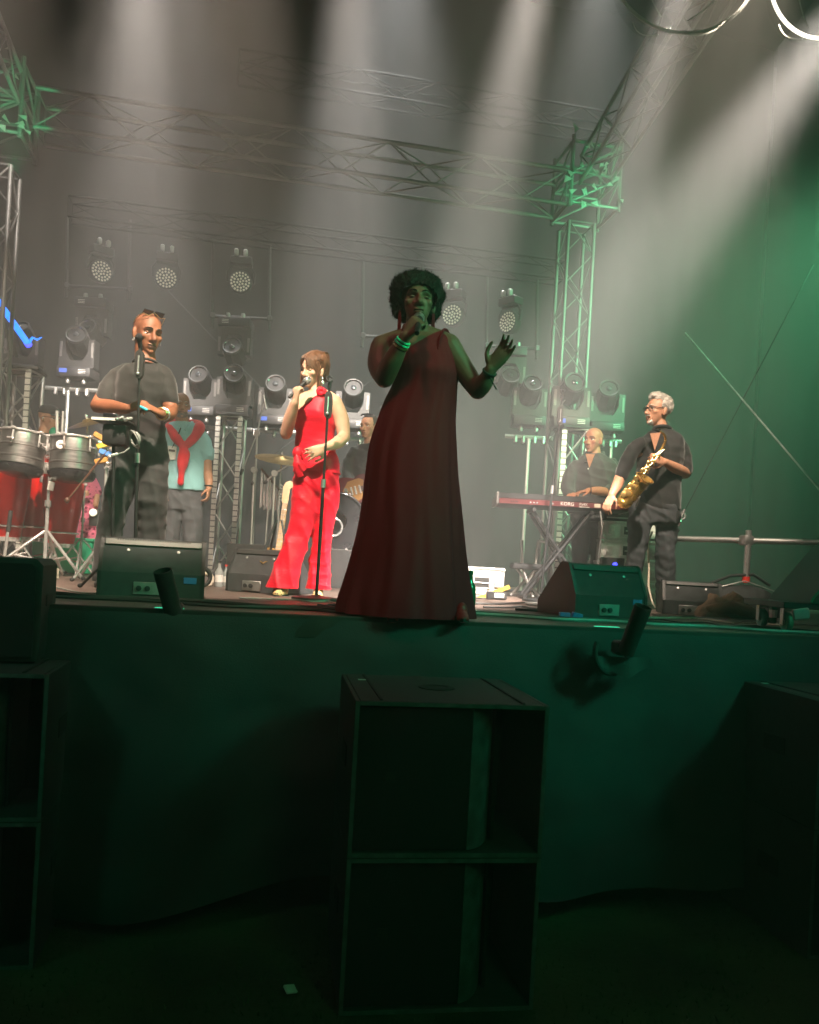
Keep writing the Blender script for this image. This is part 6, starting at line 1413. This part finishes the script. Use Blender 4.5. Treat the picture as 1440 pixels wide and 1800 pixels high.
obj('ear_monitor', MB().ell(H @ Vector((-.082, .0, -.012)), (.010, .012, .014), None, 10, 8), 'chrome', C.e); obj('glasses', MB().tube([H @ Vector((-.078, -.01, .006)), H @ Vector((-.068, .07, .006)), H @ Vector((-.02, .095, .004))], .003, 6), 'black_metal', C.e)
obj('green_scarf', MB().ell(C.J(94, 760, -.10), (.04, .03, .05), None, 12, 8), 'green_cloth', C.e)

# ------------------------------------------------------------------ person in pink
K = Person('person in pink patterned top and trousers half hidden by the silver drum', 148, 8.3, -10, 'skin_tan')
H = K.head(140, 806, -20, 10, 0, k=.86); K.neck(146, 832, .042)
K.torso(K.b, [(147, 832, 9, .05), (149, 842, 15, .07), (150, 870, 14, .08), (151, 905, 14, .08)]); K.limb(K.b, [(144, 846, 0), (134, 850, 0), (129, 866, -.03), (130, 886, -.08)], [.04, .038, .034, .03]); K.limb(K.b, [(130, 886, -.08), (136, 878, -.12), (141, 872, -.15)], [.03, .028, .022]); K.limb(K.b, [(156, 846, 0), (166, 852, 0), (170, 868, -.02), (168, 888, -.05)], [.04, .038, .034, .028])
K.hand(K.J(141, 872, -.15), K.J(148, 868, -.2), FW, 1, (30, 40, 20), 2, .8, .5); K.finish(.0075, 3, 'open', 'hair_dark', 'lip_rose')
sb = MB(); K.torso(sb, [(147, 830, 11, .06), (149, 840, 19, .08), (151, 862, 20, .10), (152, 885, 19, .10), (153, 915, 22, .115), (153, 926, 22, .11)]); K.limb(sb, [(137, 842, 0), (133, 852, 0), (131, 862, -.01)], [.045, .048, .046]); K.limb(sb, [(163, 842, 0), (167, 854, 0), (170, 866, -.01)], [.045, .048, .046])
K.cloth('pink_top', sb, 'pink_print', .009, 3, lambda c: .006 * wr(c, 26, 3)); tb = MB(); K.torso(tb, [(152, 900, 19, .10), (151, 922, 20, .10), (150, 935, 18, .09)]); K.limb(tb, [(143, 925, 0), (139, 960, 0), (135, 1016, .02)], [.072, .068, .06], 16); K.limb(tb, [(161, 925, 0), (163, 955, -.03), (152, 1020, .03)], [.072, .068, .058], 16)
K.cloth('pink_trousers', tb, 'pink_print', .009, 3, trouser_disp(.010, 34), cut=.05); K.shoe(K.J(137, 988, .02), K.J(134, 994, -.2), 'white_plastic', .8); K.shoe(K.J(154, 990, .03), K.J(156, 996, -.2), 'white_plastic', .8)
obj('hair', MB().ell((0, -.03, .03), (.085, .10, .10), None, 20, 12).xf(H), 'hair_dark', K.e)

# ------------------------------------------------------------------ guitarist
G = Person('guitarist in charcoal shirt partly hidden by the dark gown', 640, 8.45, -28, 'skin_tan')
H = G.head(648, 750, -30, 4, 0, k=1.03); G.neck(650, 784, .058)
G.torso(G.b, [(650, 782, 14, .06), (648, 796, 28, .10), (646, 830, 27, .11), (646, 880, 27, .11)]); G.limb(G.b, [(620, 800, 0), (612, 832, -.05), (618, 848, -.16)], [.052, .047, .04]); G.limb(G.b, [(618, 848, -.16), (628, 846, -.24), (634, 842, -.28)], [.042, .038, .03]); G.limb(G.b, [(678, 800, 0), (690, 838, -.05), (680, 850, -.22)], [.052, .046, .03])
G.hand(G.J(634, 842, -.28), G.J(646, 846, -.30), FW, 1, (35, 45, 25), 3, 1., .5); G.hand(G.J(680, 850, -.22), G.J(670, 846, -.30), FW, -1, (35, 45, 25), 3, 1., .5); G.finish(.007, 3, 'open', 'hair_dark', 'lip_tan')
sb = MB(); G.torso(sb, [(650, 780, 18, .075), (649, 788, 32, .10), (648, 802, 36, .125), (646, 835, 35, .135), (646, 885, 34, .135)]); G.limb(sb, [(624, 794, 0), (615, 812, -.01), (611, 836, -.06), (619, 850, -.16)], [.066, .070, .062, .052], 16); G.limb(sb, [(675, 794, 0), (684, 812, 0), (690, 838, -.06), (684, 850, -.16)], [.066, .070, .060, .05], 16)
G.cloth('shirt', sb, 'cloth_charcoal', .010, 3, shirt_disp(.011)); tb = MB(); G.torso(tb, [(646, 878, 33, .12), (646, 905, 34, .12)]); G.limb(tb, [(634, 900, 0), (632, 960, 0), (630, 1008, 0)], [.095, .08, .07]); G.limb(tb, [(660, 900, 0), (664, 960, 0), (666, 1010, 0)], [.095, .08, .07]); G.cloth('trousers', tb, 'cloth_trouser', .012, 3)
for x in (630, 666): G.shoe(G.J(x, 1007, 0), G.J(x - 6, 1014, -.25), 'black_plastic')
hm_ = voxel('hair', MB().ell((0, -.026, .045), (.081, .100, .085), None, 28, 18).xf(H), .008, 2, lambda c: .004 * wr(c, 140, 3)); co = get_co(hm_); iv = np.array(H.inverted()); lo = co @ iv[:3, :3].T + iv[:3, 3]; bm = bmesh.new(); bm.from_mesh(hm_); bm.verts.ensure_lookup_table(); bmesh.ops.delete(bm, geom=[v for v in bm.verts if lo[v.index, 1] > .02 and lo[v.index, 2] < .085 or lo[v.index, 2] < .0], context='VERTS'); bm.to_mesh(hm_); bm.free(); obj('hair', hm_, 'hair_dark', G.e)
obj('sunglasses', MB().tube([H @ Vector((-.07, .03, .112)), H @ Vector((-.03, .06, .118)), H @ Vector((.03, .06, .118)), H @ Vector((.07, .03, .112))], .008, 8), 'lens_dark', G.e)
G2 = make_guitar('electric_guitar', 'dark red electric guitar slung on the guitarist in charcoal', 'wine_lacquer', 'rosewood', 'maple'); gc = at(626, 862, 8.15); dv = (at(720, 838, 8.1) - gc).normalized(); fx = (FW - dv * FW.dot(dv)).normalized(); G2.matrix_world = Matrix.Translation(gc) @ Matrix((fx.cross(dv) * 1.0, fx, dv)).transposed().to_4x4()

# ------------------------------------------------------------------ keyboard player
B = Person('bald keyboard player in charcoal shirt looking sideways', 1040, 8.0, -20, 'skin_ruddy')
H = B.head(1043, 774, -42, 3, 0, k=1.06, nose=1.05); B.neck(1046, 808, .062)
B.torso(B.b, [(1046, 806, 16, .065), (1044, 818, 32, .105), (1042, 850, 33, .12), (1040, 895, 32, .12)]); B.limb(B.b, [(1010, 826, 0), (999, 855, -.05), (1004, 876, -.18)], [.055, .048, .038]); B.limb(B.b, [(1004, 876, -.18), (1006, 874, -.28), (1008, 871, -.38)], [.04, .038, .030]); B.limb(B.b, [(1077, 824, 0), (1084, 850, -.05), (1072, 866, -.20)], [.055, .050, .042]); B.limb(B.b, [(1072, 866, -.20), (1052, 863, -.30), (1034, 863, -.38)], [.044, .043, .031])
B.hand(B.J(1008, 871, -.38), B.J(1004, 869, -.5), -UP, -1, (22, 30, 15), 4, 1., .3); B.hand(B.J(1034, 863, -.38), B.J(1014, 866, -.42), -UP, 1, (22, 30, 15), 4, 1.02, .3); B.finish(.0065, 3, 'open', 'hair_dark', 'lip_tan', gaze=(-.6, 0))
sb = MB(); B.torso(sb, [(1046, 797, 15, .075), (1045, 806, 28, .10), (1043, 819, 42, .13), (1041, 850, 44, .145), (1040, 880, 43, .15), (1040, 905, 42, .145)]); B.limb(sb, [(1013, 820, 0), (1003, 836, -.02), (998, 856, -.06), (1003, 873, -.16)], [.070, .074, .068, .058], 16); B.limb(sb, [(1075, 818, 0), (1083, 836, -.02), (1085, 852, -.07), (1068, 866, -.22)], [.070, .076, .068, .056], 16)
sh = B.cloth('shirt', sb, 'cloth_charcoal', .0095, 3, shirt_disp(.011))
for s in (-1, 1): obj('collar', MB().tube(cat_pts([B.J(1046 + s * 14, 794, .06), B.J(1045 + s * 15, 801, -.04), B.J(1037 + s * 7, 813, -.115)], 4), .018, 8, flat=.4), 'cloth_charcoal', sh)
obj('open_neck', MB().prism([(-.045, .06), (.045, .06), (0, -.075)], -.004, .004, Matrix.Translation(B.J(1037, 809, -.124)) @ Matrix.Rotation(FACE, 4, 'Z')), 'skin_ruddy', sh); obj('button', MB().ell(B.J(1034, 824, -.15), (.007, .004, .007), None, 8, 6), 'label_white', sh)
tb = MB(); B.torso(tb, [(1040, 895, 37, .13), (1040, 918, 37, .13)]); B.limb(tb, [(1024, 912, 0), (1020, 970, -.02), (1016, 1040, .02)], [.105, .085, .072], 16); B.limb(tb, [(1056, 912, 0), (1054, 970, -.02), (1050, 1040, .02)], [.105, .085, .072], 16); B.cloth('trousers', tb, 'cloth_trouser', .011, 3, trouser_disp(.008))
for x in (1016, 1050): B.shoe(B.J(x, 1038, .02), B.J(x - 4, 1046, -.25), 'black_plastic')
obj('wrist_strap', MB().torus(B.J(1038, 863, -.37), .034, .006, frame_from(RX), 20, 6), 'black_metal', B.e)

# ------------------------------------------------------------------ saxophonist
X = Person('white haired saxophonist in black shirt and jeans with glasses', 1150, 6.80, -38, 'skin_tan')
H = X.head(1156, 722, -68, -2, 0, k=1.06, nose=1.12); X.neck(1164, 764, .056)
X.torso(X.b, [(1163, 764, 15, .055), (1162, 780, 28, .08), (1160, 820, 28, .09), (1157, 890, 28, .09)]); X.limb(X.b, [(1194, 784, .02), (1202, 808, .02), (1205, 832, -.02)], [.055, .050, .046]); X.limb(X.b, [(1205, 832, -.02), (1190, 824, -.16), (1168, 812, -.28)], [.047, .046, .030]); X.limb(X.b, [(1146, 796, .02), (1120, 798, -.02), (1101, 817, -.06), (1089, 842, -.08)], [.028, .030, .042, .045]); X.limb(X.b, [(1089, 842, -.08), (1084, 856, -.14), (1076, 870, -.20)], [.045, .043, .030])
X.hand(X.J(1168, 812, -.28), X.J(1146, 803, -.34), FW * .8 - UP * .2, 1, (38, 50, 28), 3, 1.05, .6); X.hand(X.J(1076, 870, -.20), X.J(1066, 892, -.22), RX * .6 + FW * .5, 1, (20, 30, 18), 4, 1.05, .4); X.finish(.006, 3, 'open', 'hair_white', 'lip_tan')
sb = MB(); X.torso(sb, [(1164, 754, 17, .068), (1163, 763, 31, .09), (1161, 778, 41, .12), (1158, 815, 41, .13), (1156, 850, 41, .13), (1155, 880, 43, .135), (1154, 898, 43, .135)]); X.limb(sb, [(1189, 778, .02), (1200, 796, .02), (1206, 828, -.01)], [.062, .068, .062], 16); X.limb(sb, [(1124, 780, -.04), (1108, 800, -.05), (1092, 836, -.075)], [.060, .064, .058], 16)
sh = X.cloth('shirt', sb, 'cloth_black', .0095, 3, shirt_disp(.012)); obj('collar', MB().torus(X.J(1164, 756, -.01), .070, .015, Euler((R(-18), R(6), 0)).to_matrix(), 28, 8), 'cloth_black', sh); obj('open_neck', MB().prism([(-.045, .05), (.04, .06), (.0, -.09)], -.004, .004, Matrix.Translation(X.J(1152, 773, -.128)) @ Matrix.Rotation(FACE, 4, 'Z')), 'skin_tan', sh)
tb = MB(); X.torso(tb, [(1152, 886, 45, .13), (1151, 908, 46, .13), (1150, 922, 42, .12)]); X.limb(tb, [(1127, 915, 0), (1120, 968, -.05), (1103, 1090, .02)], [.100, .080, .066], 18); X.limb(tb, [(1173, 915, 0), (1170, 975, -.04), (1168, 1092, .02)], [.100, .080, .064], 18); X.cloth('jeans', tb, 'denim_dark', .0095, 4, trouser_disp(.012, 36), cut=.05)
X.shoe(X.J(1106, 1052, .02), X.J(1096, 1062, -.25), 'cream_plastic', 1., None, 'white_plastic', 'sneaker'); X.shoe(X.J(1168, 1054, .02), X.J(1163, 1066, -.28), 'cream_plastic', 1.05, None, 'white_plastic', 'sneaker')
hc = MB().ell((0, -.028, .046), (.084, .102, .088), None, 36, 24).ell((0, .03, .105), (.06, .05, .03), None, 16, 10); hm_ = voxel('hair', hc.xf(H), .0065, 2, lambda c: .004 * wr(c, 150, 3)); co = get_co(hm_); iv = np.array(H.inverted()); lo = co @ iv[:3, :3].T + iv[:3, 3]; bm = bmesh.new(); bm.from_mesh(hm_); bm.verts.ensure_lookup_table(); bmesh.ops.delete(bm, geom=[v for v in bm.verts if (lo[v.index, 1] > .022 and lo[v.index, 2] < .078) or lo[v.index, 2] < -.04 or (lo[v.index, 1] > -.035 and lo[v.index, 2] < .012)], context='VERTS'); bm.to_mesh(hm_); bm.free(); hr = obj('hair', hm_, 'hair_white', X.e)
hv = [Vector(v.co) for v in hm_.vertices]; hc_ = H @ Vector((0, -.028, .03)); up_h = (H.to_3x3() @ Vector((0, -.6, .1))).normalized()
def tuft(p):
    n_ = (p - hc_).normalized(); d_ = (up_h + Vector((random.gauss(0, .25), random.gauss(0, .25), random.gauss(0, .25)))); d_ = (d_ - n_ * d_.dot(n_)).normalized(); l = random.uniform(.015, .032); return [p, p + d_ * l * .5 + n_ * .004, p + d_ * l + n_ * .003]
tag(obj('hair_tufts', strands([random.choice(hv) for _ in range(1500)], tuft, .0016), 'hair_white', hr, sharp=0), kind='stuff')
bd = MB().ell((0, .058, -.098), (.034, .032, .026), None, 16, 10).capsule([(-.03, .090, -.056), (0, .098, -.052), (.03, .090, -.056)], [.005, .007, .005], 8); obj('beard', voxel('beard', bd.xf(H), .005, 2, lambda c: .002 * wr(c, 200, 3)), 'hair_white', X.e)
gl = obj('glasses', MB().tube([H @ Vector((-.078, -.012, .006)), H @ Vector((-.070, .07, .010)), H @ Vector((-.06, .088, .009)), H @ Vector((0, .104, .008)), H @ Vector((.06, .088, .009)), H @ Vector((.070, .07, .010)), H @ Vector((.078, -.012, .006))], .0032, 6), 'black_metal', X.e)
for q in (-1, 1): obj('rim', MB().torus(H @ Vector((q * .033, .099, .001)), .019, .002, H.to_3x3().normalized() @ Matrix.Rotation(math.pi / 2, 3, 'X'), 20, 6), 'black_metal', gl)
# alto saxophone
def sx(px, py, dd): return at(px, py, 6.8 + dd)
o = sx(1120, 850, -.33); t = thing('saxophone', 'golden alto saxophone held across the saxophonist body', 'saxophone', o)
def lo_(p): return Vector(p) - o
body = [sx(1161, 793, -.30), sx(1146, 810, -.31), sx(1125, 836, -.33), sx(1104, 862, -.35), sx(1097, 873, -.355)]
bow_ = [sx(1097, 873, -.355), sx(1093, 882, -.36), sx(1099, 886, -.37), sx(1107, 879, -.38)]
bell = [sx(1107, 879, -.38), sx(1114, 869, -.39), sx(1123, 857, -.40), sx(1130, 846, -.415), sx(1134, 840, -.43)]
obj('body_tube', MB().tube(cat_pts([lo_(p) for p in body], 5), lerp_r([.013, .017, .024, .031, .034], 5), 18), 'gold', t); obj('bow', MB().tube(cat_pts([lo_(p) for p in bow_], 6), lerp_r([.034, .037, .039, .040], 6), 18), 'gold', t)
bl = obj('bell', MB().tube(cat_pts([lo_(p) for p in bell], 5), lerp_r([.040, .043, .048, .056, .072], 5), 28, cap=False), 'gold', t, sharp=80); ax = (bell[-1] - bell[-2]).normalized(); obj('bell_rim', MB().torus(lo_(bell[-1]), .072, .005, frame_from(ax), 36, 8), 'brass', bl)
obj('neck_tube', MB().tube(cat_pts([lo_(sx(1161, 793, -.30)), lo_(sx(1167, 782, -.30)), lo_(sx(1170, 772, -.32)), lo_(sx(1166, 762, -.36)), lo_(sx(1158, 757, -.40))], 5), lerp_r([.012, .011, .010, .009, .008], 5), 12), 'gold', t); obj('mouthpiece', MB().capsule([lo_(sx(1158, 757, -.40)), lo_(sx(1150, 755, -.44))], [.011, .007], 10), 'black_plastic', t)
cb = cat_pts([lo_(p) for p in body], 8); sax_n = -FW
for k in range(4, len(cb) - 1, 2):
    p = cb[k]; tg = (cb[min(k + 1, len(cb) - 1)] - cb[k - 1]).normalized(); rr = .015 + .019 * k / len(cb); sd = tg.cross(sax_n).normalized()
    obj('key_cup', MB().lathe([(rr * .85, 0), (rr * .85, .006), (rr * .5, .010), (.002, .011)], 14, Matrix.Translation(p + sax_n * (rr * 1.05 + .004) + sd * (.012 if k % 4 else -.010)) @ frame_from(sax_n).to_4x4()), 'brass', t)
for s in (-1, 1): obj('key_rod', MB().tube([p + sax_n * (.022 + .016 * i / len(cb)) + RX * (.020 * s) + UP * .012 * s for i, p in enumerate(cb)], .0035, 6), 'brass', t)
for k in range(6): p = cb[6 + k * 4]; obj('key_guard', MB().torus(p + RX * .03 + sax_n * .02, .014, .003, frame_from(RX + UP * .5), 14, 6), 'brass', t)
for k in range(3): p = lo_(bell[1 + k]); obj('bell_key', MB().lathe([(.022, 0), (.022, .006), (.004, .010)], 14, Matrix.Translation(p - RX * .045 + sax_n * .03) @ frame_from(sax_n - RX * .4).to_4x4()), 'brass', bl)
obj('brace_ring', MB().torus(lo_(sx(1116, 852, -.375)), .018, .004, frame_from(FW), 16, 6), 'brass', t)
solo('sax_strap', MB().tube(cat_pts([sx(1172, 762, -.10), sx(1170, 775, -.20), sx(1166, 790, -.27), sx(1152, 806, -.27)], 5), .006, 6), 'black_nylon', 'black neck strap of the saxophonist', 'strap')
solo('towel_strip', MB().tube([sx(1118, 891, -.20), sx(1125, 872, -.22)], .014, 8, flat=.4), 'label_white', 'white cloth strip tucked at the saxophonist hip', 'cloth')
HAZE = 0.022

# ------------------------------------------------------------------ smoke in the air
hm = bpy.data.materials.new('haze'); hm.use_nodes = True; hn = hm.node_tree; hn.nodes.clear()
pv = hn.nodes.new('ShaderNodeVolumePrincipled'); pv.inputs['Color'].default_value = (.93, .93, .93, 1)
pv.inputs['Density'].default_value = HAZE; pv.inputs['Anisotropy'].default_value = .15
ho = hn.nodes.new('ShaderNodeOutputMaterial'); hn.links.new(pv.outputs[0], ho.inputs['Volume'])
hz = obj('haze', MB().box((0, 7, 5.2), (44, 34, 12.6)), hm, sharp=0); tag(hz, 'thin stage smoke filling the air', 'haze', kind='stuff')
